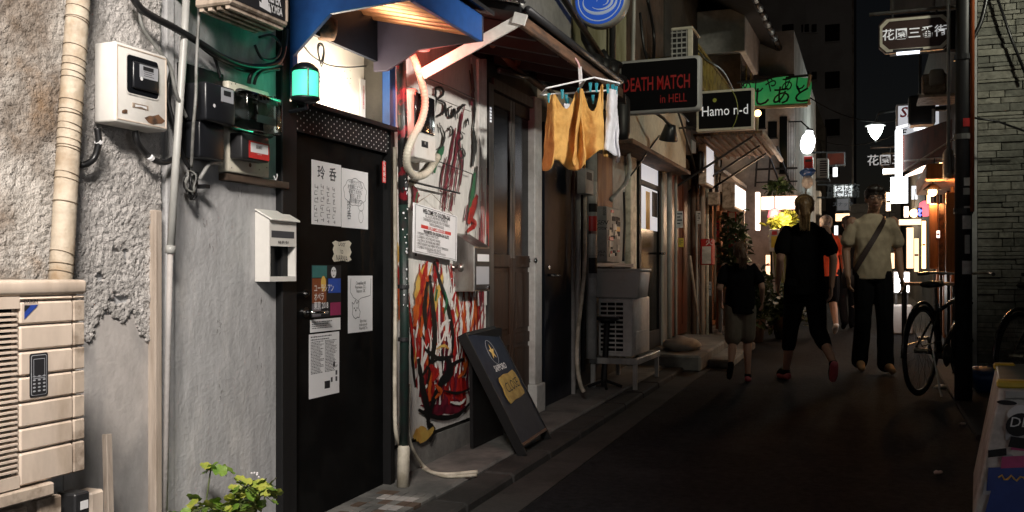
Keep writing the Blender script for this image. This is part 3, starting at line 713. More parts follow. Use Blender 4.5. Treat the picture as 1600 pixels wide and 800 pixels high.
for r in range(3):
    u = 500
    while u < 548:
        a = PW(u, 112+r*9+jit(2), -2.2685); m.quad(a, a+Vector((0,.006,jit(.005))), a+Vector((0,.006,.004)), a+Vector((0,0,.004))); u += random.uniform(4,9)
m.build('scribbles', Z['ink_grey'], T, kind='stuff')
m = MB(); c = PW(510, 50, -2.10); m.lathe(c, [(.0,-.03),(.035,-.03),(.045,0),(.045,.05),(.0,.06)], (0,0,1)); m.build('old_lamp', Z['rust'], T, smooth=True)
# door furniture
m = MB(); a = PW(476,459,-2.16); m.lathe(a, [(.0,0),(.016,0),(.016,.006),(.0,.006)], (1,0,0)); m.tube([a+Vector((.006,0,0)), a+Vector((.02,0,0))], .006); m.build('lock', Z['chrome'], dr)
a = PW(476,488,-2.165)
m = MB(); m.tube([a, a+Vector((.045,0,0)), a+Vector((.048,.05,-.001)), a+Vector((.046,.10,-.002))], .008, 8); m.build('handle', Z['chrome'], dr, smooth=True)
m = MB(); m.lathe(a, [(.0,0),(.022,0),(.022,.008),(.0,.008)], (1,0,0)); m.build('handle_rose', Z['chrome'], dr)
m = MB(); m.fb(598, 603, 252, 285, WX+.028, .003); rs = m.build('red_strip', Z['sticker_red'], T)
text('営業案内', .026, Z['label_white'], 'lettering', T, PW(600.5, 268, WX+.0285), ZU, (0,-1,0), sx=1.0)
# canopy
yc0, yc1 = 3.12, 3.77; x1 = -1.585
T = thing('blue_canopy', 'blue painted wooden canopy with copper lining over the black door', 'canopy', (-1.9, 3.45, 1.98))
prof = [(WX+.022,1.985),(-1.94,2.15),(x1,2.17),(x1,2.285),(WX+.022,2.46)]
m = MB(); m.prism([(x,yc0-.02,z) for x, z in prof], (0,.02,0)); m.build('side_panel', Z['blue_paint'], T, bevel=.002)
prof = [(WX+.022,2.075),(-2.06,2.075),(-1.90,2.155),(x1,2.17),(x1,2.285),(WX+.022,2.46)]
m = MB(); m.prism([(x,yc1,z) for x, z in prof], (0,.02,0)); m.build('side_panel', Z['shaded_paint'], T, bevel=.002)  # shade of the inner face is put into its dark purple colour
m = MB(); m.box(x1-.02, x1+.001, yc0+.0, yc1, 2.165, 2.285); m.build('fascia', Z['blue_paint'], T, bevel=.002)
m = MB(); n = 60; vs = []; fs = []
for i in range(n+1):
    y = yc0 + (yc1-yc0)*i/n; h = .030*(.5+.5*math.sin(i*.75))
    vs += [(x1-.021, y, 2.178+h), (WX+.045, y, 2.30+h)]
for i in range(n): fs.append((2*i, 2*i+2, 2*i+3, 2*i+1))
m.add(vs, fs); m.build('copper_lining', Z['copper'], T, smooth=True)
m = MB(); m.box(WX+.024, WX+.044, yc0, yc1, 2.12, 2.33); m.build('back_board', Z['navy_door'], T)
m = MB(); m.hexa([(WX+.022,yc0-.05,2.462),(x1+.04,yc0-.05,2.287),(x1+.04,yc1+.05,2.287),(WX+.022,yc1+.05,2.462),(WX+.022,yc0-.05,2.48),(x1+.04,yc0-.05,2.305),(x1+.04,yc1+.05,2.305),(WX+.022,yc1+.05,2.48)]); m.build('roof_sheet', Z['dark_metal'], T)
# green lantern
c = PW(477, 130, -2.03)
T = thing('green_lantern', 'small black lantern glowing green beside the lit transom', 'lantern', c+Vector((0,0,-.08)))
m = MB(); m.lathe(c, [(.0,-.056),(.047,-.056),(.050,-.05),(.050,.038),(.046,.044),(.0,.044)], n=16); m.build('glass', Z['e_green'], T, smooth=True)
m = MB(); m.lathe(c, [(.0,.044),(.054,.044),(.052,.055),(.034,.072),(.022,.078),(.0,.080)], n=16); m.build('cap', Z['black_plastic'], T, smooth=True)
m = MB(); m.lathe(c, [(.0,-.078),(.03,-.078),(.058,-.064),(.058,-.056),(.0,-.056)], n=16); m.build('base', Z['black_plastic'], T, smooth=True)
for k in range(4):
    a = R(45+90*k); q = c+Vector((.0535*math.cos(a), .0535*math.sin(a), 0)); m = MB(); m.tube([q+Vector((0,0,-.06)), q+Vector((0,0,.048))], .0035, 5); m.build('cage_bar', Z['black_plastic'], T)
m = MB(); m.tube([c+Vector((0,0,-.07)), c+Vector((0,.01,-.095)), c+Vector((-.10,.03,-.10))], .008, 6); m.build('arm', Z['black_plastic'], T)
lamp('lantern_light', 'POINT', c+Vector((.07,-.05,.0)), .5, (.04,1,.5), .04, parent=T)
# posters on the door
def sheet(name, label, cat, u0, u1, vt, vb, mat, x, lines=None, tilt=0, th=.0012, ref=None):
    y0, y1 = yx(u0, x), yx(u1, x); yr_ = y0
    z1, z0 = zz(vt, x, y0), zz(vb, x, y0)
    T = thing(name, label, cat, (x, (y0+y1)/2, z0))
    m = MB(); m.box(x-th, x, y0, y1, z0, z1); m.build('paper', mat, T)
    return T, y0, y1, z0, z1
def scrib(T, x, y0, y1, z0, z1, rows, h, mat, w=(.004,.012), gap=.003, name='writing', fill=1.0, cols=1, kind='stuff'):
    m = MB()
    for c in range(cols):
        a = y0+(y1-y0)*c/cols; b = y0+(y1-y0)*(c+1)/cols-.004
        for r in range(rows):
            z = z1-(z1-z0)*(r+.5)/rows; y = a; end = b - (b-a)*random.uniform(0, .35)
            while y < end:
                q = min(random.uniform(*w), end-y)
                if random.random() < fill: m.quad((x,y,z-h/2+jit(h*.1)),(x,y+q,z-h/2+jit(h*.1)),(x,y+q,z+h/2+jit(h*.2)),(x,y,z+h/2+jit(h*.2)))
                y += q+gap
    return m.build(name, mat, T, kind=kind)
xp = -2.1635
T, y0, y1, z0, z1 = sheet('menu_poster', 'white menu sheet with big brushed characters on the black door', 'poster', 487, 533, 249, 350, Z['label_white'], xp)
text('玲  呑', .062, Z['ink_grey'], 'lettering', T, (xp+.0006,(y0+y1)/2,z1-.052), YR, ZU, sx=.95, bold=.01)
for c in range(4):
    m = MB(); ya = y0+.02+(y1-y0-.04)*c/4
    for k in range(17):
        z = z1-.115-k*.0155 if c != 1 else z1-.11-k*.0155
        if z < z0+.012: break
        w = random.uniform(.012,.03); o_ = jit(.003)
        m.quad((xp+.0006,ya+o_,z),(xp+.0006,ya+o_+w,z+.001),(xp+.0006,ya+o_+w,z+.0028+jit(.001)),(xp+.0006,ya+o_,z+.0025))
        if k % 2 == 0: m.quad((xp+.0006,ya+o_,z),(xp+.0006,ya+o_+.003,z),(xp+.0006,ya+o_+.003,z+.014),(xp+.0006,ya+o_,z+.014))
        if k % 3 == 0: m.quad((xp+.0006,ya+w-.004,z-.006),(xp+.0006,ya+w,z-.006),(xp+.0006,ya+w,z+.008),(xp+.0006,ya+w-.004,z+.009))
    m.build('menu_column', Z['ink_grey'], T, kind='stuff')
T, y0, y1, z0, z1 = sheet('notice_poster', 'white notice sheet with a drawn speech bubble on the black door', 'poster', 534, 575, 262, 355, Z['label_white'], xp)
def outline(T, pts, w, x, mat, name='line', close=True):
    m = MB(); n = len(pts)
    for i in range(n if close else n-1):
        a, b = Vector((x,)+tuple(pts[i])), Vector((x,)+tuple(pts[(i+1) % n])); d = (b-a)
        if d.length < 1e-6: continue
        q = Vector((0,-d.z,d.y)).normalized()*w/2; d = d.normalized()*w*.3
        m.quad(a-q-d, b-q+d, b+q+d, a+q-d)
    return m.build(name, mat, T, kind='stuff')
cy = (y0+y1)/2; w_ = y1-y0; h_ = z1-z0
outline(T, [(cy+w_*.43*math.cos(a)*(1+.05*math.sin(9*a)), z1-h_*.38+h_*.23*math.sin(a)*(1+.05*math.sin(9*a))) for a in [2*math.pi*k/48 for k in range(48)]], .0022, xp+.0006, Z['ink_grey'], 'speech_bubble')
text('一杯だけでも\nお気軽にどうぞ\n初めての方も\n歓迎します\n(扉を開けて)', .023, Z['ink_grey'], 'lettering', T, (xp+.0006, cy, z1-h_*.38), YR, ZU, sx=.85)
outline(T, [(cy+.05+.026*math.cos(a), z0+.105+.024*math.sin(a)) for a in [2*math.pi*k/20 for k in range(20)]], .002, xp+.0006, Z['ink_grey'], 'drawn_head')
outline(T, [(cy+.05+.020*math.cos(a), z0+.055+.028*math.sin(a)) for a in [2*math.pi*k/20 for k in range(20)]], .002, xp+.0006, Z['ink_grey'], 'drawn_body')
text('玲\n呑', .045, Z['ink_grey'], 'lettering', T, (xp+.0006, cy-.055, z0+.075), YR, ZU, sx=.8)
# hand-lettered tag
p = [PW(u, v, xp) for u, v in ((519,379),(524,376),(530,378),(537,377),(545,376),(549,380),(546,386),(549,394),(546,401),(549,406),(543,409),(536,407),(529,408),(522,409),(519,404),(522,397),(520,390),(522,384))]
T = thing('paper_tag', 'torn cream paper tag hand lettered Door to NARNIA on the black door', 'paper tag', PW(534, 409, xp))
m = MB(); m.prism(p, (.0012,0,0)); m.build('paper', Z['dacha_cream'], T)
text('Door\nto\nNARNIA', .036, Z['ink'], 'lettering', T, PW(534, 392.5, xp+.0012), (0,1,-.05), ZU, sx=.72)
# opera poster
T, y0, y1, z0, z1 = sheet('opera_poster', 'colourful opera poster in a collage of teal, brown, blue and pink', 'poster', 487, 533, 414, 497, Z['ink'], xp)
mk('pt_teal', (.03,.16,.16), .4); mk('pt_brown', (.22,.06,.02), .4); mk('pt_blue', (.02,.08,.42), .4); mk('pt_pink', (.28,.03,.10), .4); mk('pt_grey', (.16,.15,.17), .4)
w_, h_ = y1-y0, z1-z0
for (a,b,c,d,k) in ((.02,.50,.76,.99,'pt_teal'),(.02,.48,.28,.745,'pt_brown'),(.55,.98,.46,.74,'pt_blue'),(.02,.30,.02,.27,'pt_grey'),(.62,.98,.02,.27,'pt_pink')):
    m = MB(); m.box(xp, xp+.0006, y0+w_*a, y0+w_*b, z0+h_*c, z0+h_*d); m.build('picture_field', Z[k], T)
m = MB(); m.add([(xp+.001, y0+w_*(.73+.09*math.cos(a)), z0+h_*(.86+.11*math.sin(a))) for a in [2*math.pi*k/14 for k in range(14)]],[tuple(range(14))]); m.build('mask_face', Z['label_white'], T)
m = MB(); m.quad(*[(xp+.0014,y0+w_*a,z0+h_*b) for a,b in ((.67,.88),(.71,.88),(.71,.9),(.67,.9))]); m.quad(*[(xp+.0014,y0+w_*a,z0+h_*b) for a,b in ((.75,.88),(.79,.88),(.79,.9),(.75,.9))]); m.quad(*[(xp+.0014,y0+w_*a,z0+h_*b) for a,b in ((.70,.81),(.76,.81),(.73,.79),(.71,.79))]); m.build('mask_features', Z['ink'], T, kind='stuff')
m = MB(); m.disc((xp+.001, y0+w_*.38, z0+h_*.64), .02, (1,0,0), 12, .034); m.build('picture_figure', Z['gold'], T)
for i, s_ in enumerate(('ユーラシアン', 'オペラ', '東京 2018')):
    text(s_, .036, Z['label_white'], 'lettering', T, (xp+.0014, y0+w_*.06, z0+h_*(.55-.165*i)), YR, ZU, 'LEFT', sx=.72, bold=.015)
# long notices
T, y0, y1, z0, z1 = sheet('flyer', 'small white flyer tucked under the opera poster on the black door', 'flyer', 485, 532, 500, 520, Z['label_white'], xp)
scrib(T, xp+.0006, y0+.01, y1-.05, z0+.012, z1-.006, 4, .0036, Z['ink_grey'])
T, y0, y1, z0, z1 = sheet('info_sheet', 'long white information sheet in small print low on the black door', 'notice', 483, 530, 523, 624, Z['label_white'], xp)
scrib(T, xp+.0006, y0+.012, y1-.008, z0+.10, z1-.03, 22, .0032, Z['ink_grey'], cols=2)
scrib(T, xp+.0006, y0+.012, y1-.02, z1-.03, z1-.006, 2, .005, Z['ink_grey'])
m = MB(); m.box(xp, xp+.0006, y0+(y1-y0)*.5, y0+(y1-y0)*.68, z0+.03, z0+.062); m.build('printed_square', Z['ink'], T)
for (a, b) in ((.74,.20),(.9,.20),(.9,.3),(.82,.44)):
    m = MB(); m.box(xp, xp+.0006, y0+(y1-y0)*a-.007, y0+(y1-y0)*a+.007, z0+(z1-z0)*b, z0+(z1-z0)*b+.02); m.build('printed_mark', Z['ink_grey'], T)
T, y0, y1, z0, z1 = sheet('price_sheet', 'white price sheet with a drawn animal and speech bubble on the black door', 'notice', 544, 582, 431, 521, Z['label_white'], xp)
w_, h_ = y1-y0, z1-z0; q = xp+.0006
text('Charge(Seat) ¥8\nReservation  なし\nRequests   OK', .020, Z['ink'], 'lettering', T, (q, y0+w_*.5, z0+h_*.80), YR, ZU, sx=.66)
outline(T, [(y0+w_*a, z0+h_*b) for a,b in ((.1,.95),(.08,.72),(.2,.62),(.32,.58),(.38,.55),(.5,.60),(.9,.64),(.93,.95))], .0022, q, Z['ink'], 'speech_bubble', False)
outline(T, [(y0+w_*a, z0+h_*b) for a,b in ((.18,.42),(.15,.54),(.22,.50),(.28,.57),(.34,.51),(.43,.55),(.41,.43),(.48,.36),(.44,.26),(.36,.27),(.30,.24),(.22,.27),(.16,.33))], .0028, q, Z['ink'], 'drawn_animal')
m = MB(); m.disc((q, y0+w_*.24, z0+h_*.43), .004, (1,0,0), 8); m.disc((q, y0+w_*.35, z0+h_*.43), .004, (1,0,0), 8); m.disc((q, y0+w_*.30, z0+h_*.39), .005, (1,0,0), 8); m.build('drawn_eyes', Z['ink'], T, kind='stuff')
text('Eight o\'clock\nto the very end\nRespectfully The', .018, Z['ink'], 'lettering', T, (q, y0+w_*.6, z0+h_*.13), YR, ZU, sx=.62)

# ================================================================== BAY: mural bar
ym0, ym1 = 3.93, 5.20
T = thing('mural_bar', 'white boarded bar front covered in flame-like red and black brush strokes', 'bar front', (-3.5, 4.5, .08)); MBAR = T
m = MB(); m.box(-5.5, WX-.02, ym0, ym1-.002, 0, 5.2); m.build('wall', Z['dark_wall'], T)
zb_ = zz(700, WX, yx(605, WX))
yk = [ym0+.012, yx(637,WX), yx(737,WX), yx(752,WX)]
zsp = zz(655, WX, yx(640,WX))
m = MB(); m.box(WX-.02, WX-.002, yk[0], yk[1]-.004, zb_, 2.42); m.build('wall_board', Z['white_board'], T, bevel=.002)
m = MB(); m.box(WX-.02, WX, yk[1], yk[2]-.003, zb_+.0, 2.08); md = m.build('painted_door', Z['white_board'], T, bevel=.002)
m = MB(); m.box(WX-.02, WX-.002, yk[1], yk[2], 2.084, 2.42); m.build('wall_board', Z['white_board'], T, bevel=.002)
m = MB(); m.box(WX-.02, WX-.001, yk[2], ym1-.02, zb_+.12, 2.42); m.build('wall_board', Z['white_board'], T, bevel=.002)
m = MB(); m.box(WX-.02, WX-.006, yk[2], ym1-.03, zb_-.02, zb_+.115); m.build('wall_board', Z['white_board'], T, bevel=.002)
m = MB(); m.box(WX-.02, WX+.006, yk[0], yk[1]-.006, zb_-.0, zb_+.09); m.build('base_board', Z['white_board'], T, bevel=.003)
m = MB(); m.box(WX-.02, WX-.008, ym0+.01, ym1-.02, .02, zb_-.025); m.build('plinth', Z['concrete'], T)
# fluted pilaster
for k in range(5):
    y = yx(744, WX)+.001 + k*.026; m = MB(); m.box(WX-.001, WX+.018, y, y+.020, .95, zz(92, WX, y)); m.build('pilaster_flute', Z['white_paint'], T, bevel=.004, seg=2)
m = MB(); a = PW(708, 418, WX); m.lathe(a, [(.0,0),(.022,0),(.022,.006),(.008,.008),(.008,.03),(.022,.036),(.027,.05),(.020,.064),(.0,.066)], (1,0,0)); m.build('door_knob', Z['steel'], md, smooth=True)
# painted strokes --------------------------------------------------
lay = [0]
def stroke(mb, pts, w, X=WX, rag=.25):
    lay[0] += 1; x = X + .0014 + .00006*lay[0]
    P = smooth_path([Vector(PW(u, v, X)) for u, v in pts], 7); n = len(P); sd = random.random()*99
    L_, R_ = [], []
    for i, p in enumerate(P):
        d = P[min(i+1,n-1)]-P[max(i-1,0)]; q = Vector((0,-d.z,d.y)); q = q.normalized() if q.length > 1e-9 else Vector((0,1,0))
        t = i/(n-1); ww = (w[0]+(w[1]-w[0])*t if isinstance(w, tuple) else w)/330
        ww *= (.35+.65*math.sin(math.pi*min(max(t,.08),.94)))
        q = Vector((0, q.y*2.4, q.z)); L_.append(p+q*ww*(.5+rag*noise.noise(Vector((i*.9, sd, 0))))); R_.append(p-q*ww*(.5+rag*noise.noise(Vector((i*.9, sd, 5)))))
    vs = [(x,a.y,a.z) for a in L_]+[(x,a.y,a.z) for a in R_]
    mb.add(vs, [(i,i+1,n+i+1,n+i) for i in range(n-1)])
def blob(mb, u, v, ru, rv, X=WX, n=26, rag=.35):
    lay[0] += 1; x = X+.0014+.00006*lay[0]; sd = random.random()*50
    pts = []
    for k in range(n):
        a = 2*math.pi*k/n; f = 1+rag*noise.noise(Vector((math.cos(a)*2.2, math.sin(a)*2.2, sd)))+.12*random.uniform(-1,1)
        p = PW(u+ru*math.cos(a)*f, v+rv*math.sin(a)*f, X); pts.append((x, p.y, p.z))
    mb.add(pts, [tuple(range(n))])
LY = {}
def S(c, pts, w, X=WX): LY.setdefault(c, MB()); stroke(LY[c], pts, w, X)
def B(c, *a, **k): LY.setdefault(c, MB()); blob(LY[c], *a, **k)
rnd = random.Random(11)
B('p_red', 682, 600, 30, 40); B('p_red', 715, 540, 18, 40); B('p_red', 668, 560, 18, 36); B('p_red', 700, 615, 28, 30); B('p_red', 742, 515, 11, 28); B('p_red', 748, 610, 8, 22); B('p_purple', 690, 634, 34, 15)
for k in range(150):   # flames
    u0 = rnd.uniform(644, 748); v0 = rnd.uniform(520, 640); ln = rnd.uniform(40, 150); top = max(412, v0-ln); du = rnd.uniform(-14, 18)
    hi_ = top < 470
    c = rnd.choice(['p_red','p_red','p_orange','p_yellow','p_white','p_white','p_white','p_purple'] if hi_ else ['p_red','p_red','p_red','p_red','p_orange','p_white','p_white','p_purple','p_purple','p_black'])
    S(c, [(u0, v0), (u0+du*.2+rnd.uniform(-4,4), v0*.6+top*.4), (u0+du*.6+rnd.uniform(-4,4), v0*.25+top*.75), (u0+du, top)], (rnd.uniform(3,8), rnd.uniform(1.5,3.5)))
for k in range(36):
    u0 = rnd.uniform(646, 744); v0 = rnd.uniform(440, 600); S('p_white', [(u0, v0), (u0+rnd.uniform(-3,4), v0-rnd.uniform(12,26)), (u0+rnd.uniform(-5,7), v0-rnd.uniform(30,60))], (rnd.uniform(2,4), 1.2))
for pts, w, c in [
    ([(648,470),(652,440),(662,415)],12,'p_yellow'), ([(645,510),(650,470),(668,430)],10,'p_orange'), ([(660,500),(662,460),(652,425)],9,'p_orange'), ([(672,500),(680,460),(690,425)],8,'p_yellow'),
    ([(690,480),(694,450),(690,420)],9,'p_white'), ([(704,470),(708,450),(716,425)],7,'p_red'), ([(700,470),(712,440),(722,420)],6,'p_white'), ([(655,460),(658,435),(664,408)],7,'p_red'), ([(676,440),(678,420),(680,405)],9,'p_red'),
    ([(668,430),(672,470),(676,520),(672,560),(664,600)],8,'p_black'), ([(676,408),(684,440),(694,470),(704,520),(702,560)],7,'p_black'), ([(664,440),(660,480),(662,515)],7,'p_black'),
    ([(650,560),(656,600),(664,640),(666,668)],9,'p_black'), ([(664,660),(676,620),(690,590),(704,570),(722,560)],11,'p_black'), ([(650,640),(680,652),(712,648),(735,625)],9,'p_black'), ([(690,600),(700,580),(696,560)],14,'p_black'), ([(660,545),(682,560),(705,556)],8,'p_black'), ([(655,590),(668,570),(690,556)],6,'p_black'),
    ([(690,610),(712,614),(735,605)],5,'p_black'), ([(664,660),(672,672),(668,690)],10,'p_black'),
    ([(676,600),(684,612),(676,622)],8,'p_orange'), ([(712,590),(722,580),(728,560)],8,'p_orange'), ([(668,570),(676,582),(672,596)],10,'p_red'), ([(700,628),(716,630),(724,622)],6,'p_white'), ([(684,520),(690,505),(700,500)],6,'p_white'), ([(678,545),(690,540),(698,545)],5,'p_yellow'),
    ([(642,684),(652,672),(664,678),(674,668)],14,'p_yellow'), ([(644,678),(656,686),(672,674)],12,'p_yellow'),
    ([(612,420),(616,400),(614,375)],9,'p_yellow'), ([(614,470),(620,440),(611,410),(616,385)],4,'p_black'), ([(618,470),(622,440),(616,415)],8,'p_red'), ([(620,500),(622,470),(618,450)],7,'p_orange'), ([(612,520),(616,495)],8,'p_yellow'), ([(609,560),(613,530)],3,'p_black'),
    ([(700,300),(706,260),(712,220),(718,175)],4.5,'p_purple'), ([(690,330),(694,280),(702,235),(708,200)],5,'p_purple'), ([(695,325),(700,280),(708,240),(711,205)],2.5,'p_purple'), ([(706,320),(709,280),(716,240)],2.5,'p_purple'), ([(716,290),(720,250),(718,225)],2.5,'p_black'), ([(686,325),(690,290)],3.5,'p_purple'), ([(684,300),(688,270),(694,245)],3,'p_purple'), ([(712,300),(718,260),(714,215),(722,165)],3.5,'p_purple'), ([(700,330),(704,300)],6,'p_purple'),
    ([(736,200),(738,170),(734,140),(730,110)],5,'p_black'), ([(734,260),(738,230),(736,200)],8,'p_black'), ([(733,165),(735,140),(733,100)],7,'p_purple'), ([(728,340),(736,300),(742,260)],7,'p_black'), ([(730,330),(734,310),(738,270)],8,'p_green'), ([(676,260),(684,240),(689,228)],9,'p_green'), ([(674,270),(680,250)],6,'p_green'),
    ([(728,350),(734,330),(742,305)],12,'p_red'), ([(726,362),(738,350),(730,340)],10,'p_red'), ([(722,345),(726,320)],5,'p_purple'), ([(724,380),(726,350)],3,'p_black'),
    ([(640,330),(646,305),(640,290)],9,'p_purple'), ([(645,400),(648,372),(644,345)],5,'p_black'), ([(644,320),(648,300)],4,'p_green'), ([(690,300),(698,290)],4,'p_black'),
    ([(690,490),(694,470),(690,455)],4,'p_green'), ([(676,470),(679,452)],5,'p_green'),
    ]: S(c, pts, w)
for k in range(16):   # drips on the pilaster
    u = 744+rnd.random()*15; v = rnd.uniform(250, 430); S(rnd.choice(['p_purple','p_red','p_purple']), [(u, v), (u+.5, v+rnd.uniform(30,90)), (u+.2, v+rnd.uniform(95,130))], 2.2, WX+.0185)
for c, mb in LY.items(): mb.build('paint_'+c[2:]+'_strokes', Z[c], T, kind='stuff')
# hand-painted word
LY.clear()
for pts, w in [([(676,137),(675,160),(673,184)],3.5), ([(674,138),(684,137),(688,146),(678,156)],3.2), ([(678,156),(690,162),(688,176),(674,183)],3.2),
               ([(702,166),(696,170),(696,180),(702,182),(705,170),(705,184)],2.8), ([(710,168),(711,186)],2.8), ([(711,176),(717,166),(724,164)],3.0),
               ([(682,192),(684,206)],2.6), ([(684,196),(690,212),(686,228),(680,232)],2.6), ([(694,206),(700,198),(702,208),(698,214)],2.2), ([(714,205),(718,215),(712,222),(716,236)],2.4), ([(722,200),(726,186),(728,196)],2.2),
               ([(710,238),(718,232),(722,242),(714,248),(709,240)],2.4), ([(716,206),(722,210)],2.4)]: S('p_black', pts, w*1.5)
LY['p_black'].build('painted_word', Z['p_black'], T, kind='stuff')
# downpipe, hoses, box, flexible conduit
T = thing('downpipe', 'dark paint-spattered downpipe at the left edge of the mural', 'downpipe', PW(631, 745, -2.05))
xp_ = -2.055
m = MB(); m.tube([PW(626,80,xp_),PW(629,200,xp_),PW(630,320,xp_)], .024, 12); m.build('upper_pipe', Z['pipe_red'], T, smooth=True)
m = MB(); m.tube([PW(630,320,xp_),PW(632,500,xp_),PW(631,702,xp_)], .023, 12); m.build('lower_pipe', Z['pipe_dark'], T, smooth=True)
for v in (290, 448, 530):
    p = PW(630.5, v, xp_); m = MB(); m.tube([p-Vector((0,0,.009)), p+Vector((0,0,.009))], .0275, 12); m.build('pipe_clamp', Z['dark_metal'], T); 
m = MB()
for k in range(60):
    a = rnd.uniform(-1.2, 1.2); p = PW(630, rnd.uniform(150, 480), xp_); q = Vector((math.cos(a), math.sin(a), 0)); m.disc(p+q*.0246, rnd.uniform(.002,.006), q, 6)
m.build('paint_spatter', Z['label_white'], T, kind='stuff')
m = MB(); p = PW(631, 700, xp_); b = Vector((xp_, p.y-.01, gz(p.y)+.055)); m.tube([p+Vector((0,0,.015)), p, b], [.022,.030,.030], 12); m.build('pipe_shoe', Z['cream_pipe'], T, smooth=True)
def hose(label, pts, r, mat, name='hose'):
    m = MB(); m.curve(pts, r, 8, 8); return tag(m.build(name, Z[mat], smooth=True), label, 'hose')
def gp(u, v, h=.065):   # point on the ground, h above the road surface
    d = 4.0
    for _ in range(20): d = (CH - (gz(PD(u, v, d).y)+h)) * F / (v-HY)
    return PD(u, v, d)
hose('white drain hose curling from the downpipe onto the pavement', [PW(617,230,-2.10),PW(618,450,-2.10),PW(617,620,-2.10),PW(622,690,-2.10),gp(648,722),gp(672,737),gp(700,741),gp(746,737)], .010, 'cream_pipe')
hose('second pale drain hose lying beside the first on the pavement', [PW(640,600,-2.09),PW(638,665,-2.09),PW(644,700,-2.09),gp(664,730),gp(694,744),gp(745,742)], .0085, 'cream_pipe')
xf = -2.03
T = thing('switch_box', 'white switch box with a dark glass window lit pink on one side', 'switch box', PW(650, 255, xf))
Dbox(T, 'housing', Z['white_box'], 648, 681, 138, 245, xf, WX+.002, .006)
Dbox(T, 'window', Z['black_gloss'], 650, 680, 143, 203, xf+.012, xf, .006)
m = MB(); m.fb(659, 669, 219, 229, xf+.0015, .0015); m.build('badge', Z['ink'], T)
text('15', .016, Z['label_white'], 'lettering', T, PW(664,224,xf+.002), YR, ZU, bold=.02)
T = thing('flexible_conduit', 'ribbed flexible conduit curving over the white switch box', 'conduit', PW(640, 270, -2.0))
pts = smooth_path([PW(640,80,-2.02),PW(648,95,-2.0),PW(658,125,-1.985),PW(664,160,-1.985),PW(658,190,-1.985),PW(645,215,-1.99),PW(636,240,-2.0),PW(637,262,-2.02),PW(648,275,-2.04),PW(664,272,-2.06),PW(676,258,-2.08),PW(683,245,-2.1)], 18)
m = MB(); m.tube(pts, [.018+.0018*(1 if i % 3 == 0 else -.3) for i in range(len(pts))], 12); m.build('ribbed_hose', Z['cream_pipe'], T, smooth=True)
# red lamp hidden above the switch box
c = Vector((-1.92, 3.865, 2.20))
T = thing('red_lamp', 'small red lamp tucked under the canopy above the switch box', 'lamp', c)
m = MB(); m.lathe(c, [(.0,-.03),(.03,-.025),(.034,.0),(.03,.02),(.0,.025)]); m.build('red_glass', Z['e_red'], T, smooth=True)
m = MB(); m.lathe(c, [(.0,.025),(.036,.025),(.036,.05),(.0,.055)]); m.build('cap', Z['dark_metal'], T, smooth=True)
m = MB(); m.tube([c+Vector((0,0,.05)), c+Vector((-.23,0,.07))], .008, 6); m.build('arm', Z['dark_metal'], T)
lamp('red_light', 'SPOT', c+Vector((.0,.0,-.07)), 10.0, (1,.12,.08), .04, (-1.80,4.5,1.95), 150, .35, parent=T)
# hanging alley-rules sign
c = PW(679, 360, -2.10)
T = thing('rules_sign', 'white hanging sign of alley rules in small print on the mural', 'sign', PW(679, 402, -2.1))
y0, y1 = yx(644,-2.10), yx(713,-2.10); zt_, zb_ = zz(318,-2.10,y0), zz(397,-2.10,y0)
tl = Vector((0, 1, -.075)).normalized(); tu = Vector((-.02, .075, 1)).normalized(); cc = Vector((-2.10,(y0+y1)/2,(zt_+zb_)/2-.012)); hw, hh = (y1-y0)/2, (zt_-zb_)/2
def loc(a, b, d=0): return cc + tl*a*hw + tu*b*hh + tl.cross(tu)*d
m = MB(); m.prism([loc(-1,-1),loc(1,-1),loc(1,1),loc(-1,1)], tl.cross(tu)*.006); m.build('board', Z['label_white'], T, bevel=.003)
m = MB()
for (a,b,c_,d_) in ((-.93,-.94,.93,-.925),(-.93,.925,.93,.94),(-.93,-.94,-.915,.94),(.915,-.94,.93,.94)): m.quad(loc(a,b,.0068),loc(c_,b,.0068),loc(c_,d_,.0068),loc(a,d_,.0068))
m.build('border', Z['ink'], T, kind='stuff')
def st(s_, b, size, mat='ink', bold=0, sx=.8, al='CENTER', a=0, name='lettering'): return text(s_, size, Z[mat], name, T, loc(a,b,.0072), tl, tu, al, sx=sx, bold=bold)
st('WELCOME TO GOLDEN-GAI', .76, .034, bold=.03, sx=.74)
st('ALL ALLEYS ARE PRIVATE PROPERTIES.\nTHE RESIDENTS REQUIRE YOU TO OBSERVE\nTHE FOLLOWING RULES', .44, .0205, sx=.78)
m = MB(); m.quad(loc(-.68,.06,.0066),loc(.68,.06,.0066),loc(.68,.2,.0066),loc(-.68,.2,.0066)); m.build('red_band', Z['sticker_red'], T)
st('SECURITY CAMERAS IN USE', .13, .021, 'label_white', .02)
st('PROHIBITED ON GOLDEN-GAI ALLEYS', -.06, .0225, bold=.03, sx=.78)
st('1. SMOKING TOBACCO AND CIGARS\n2. LOITERING, SHOUTING AND SINGING\n3. ALCOHOLIC BEVERAGES AND SPRAYS\n4. PHOTOGRAPHS AND VIDEOS WITHOUT PERMISSION\n5. CLIMBING ON BUILDINGS AND FENCES', -.46, .0190, sx=.78, al='LEFT', a=-.86)
st('GOLDEN-GAI SHOPKEEPERS ASSOCIATION', -.84, .0145, sx=.8)
m = MB(); m.tube([loc(-.9,.95,.004), PW(674,302,-2.09), loc(.85,.95,.004)], .0018, 5); m.build('string', Z['tan_wood'], T)
m = MB(); m.tube([PW(640,283,-2.10), PW(718,302,-2.10)], .006, 6); tag(m.build('hanging_rod', Z['dark_metal']), 'thin dark rod on the mural from which the rules sign hangs', 'rod')
cable('taut dark wire crossing the mural above the rules sign', [(648,240,-2.11),(690,254,-2.11),(738,272,-2.11)], .003)
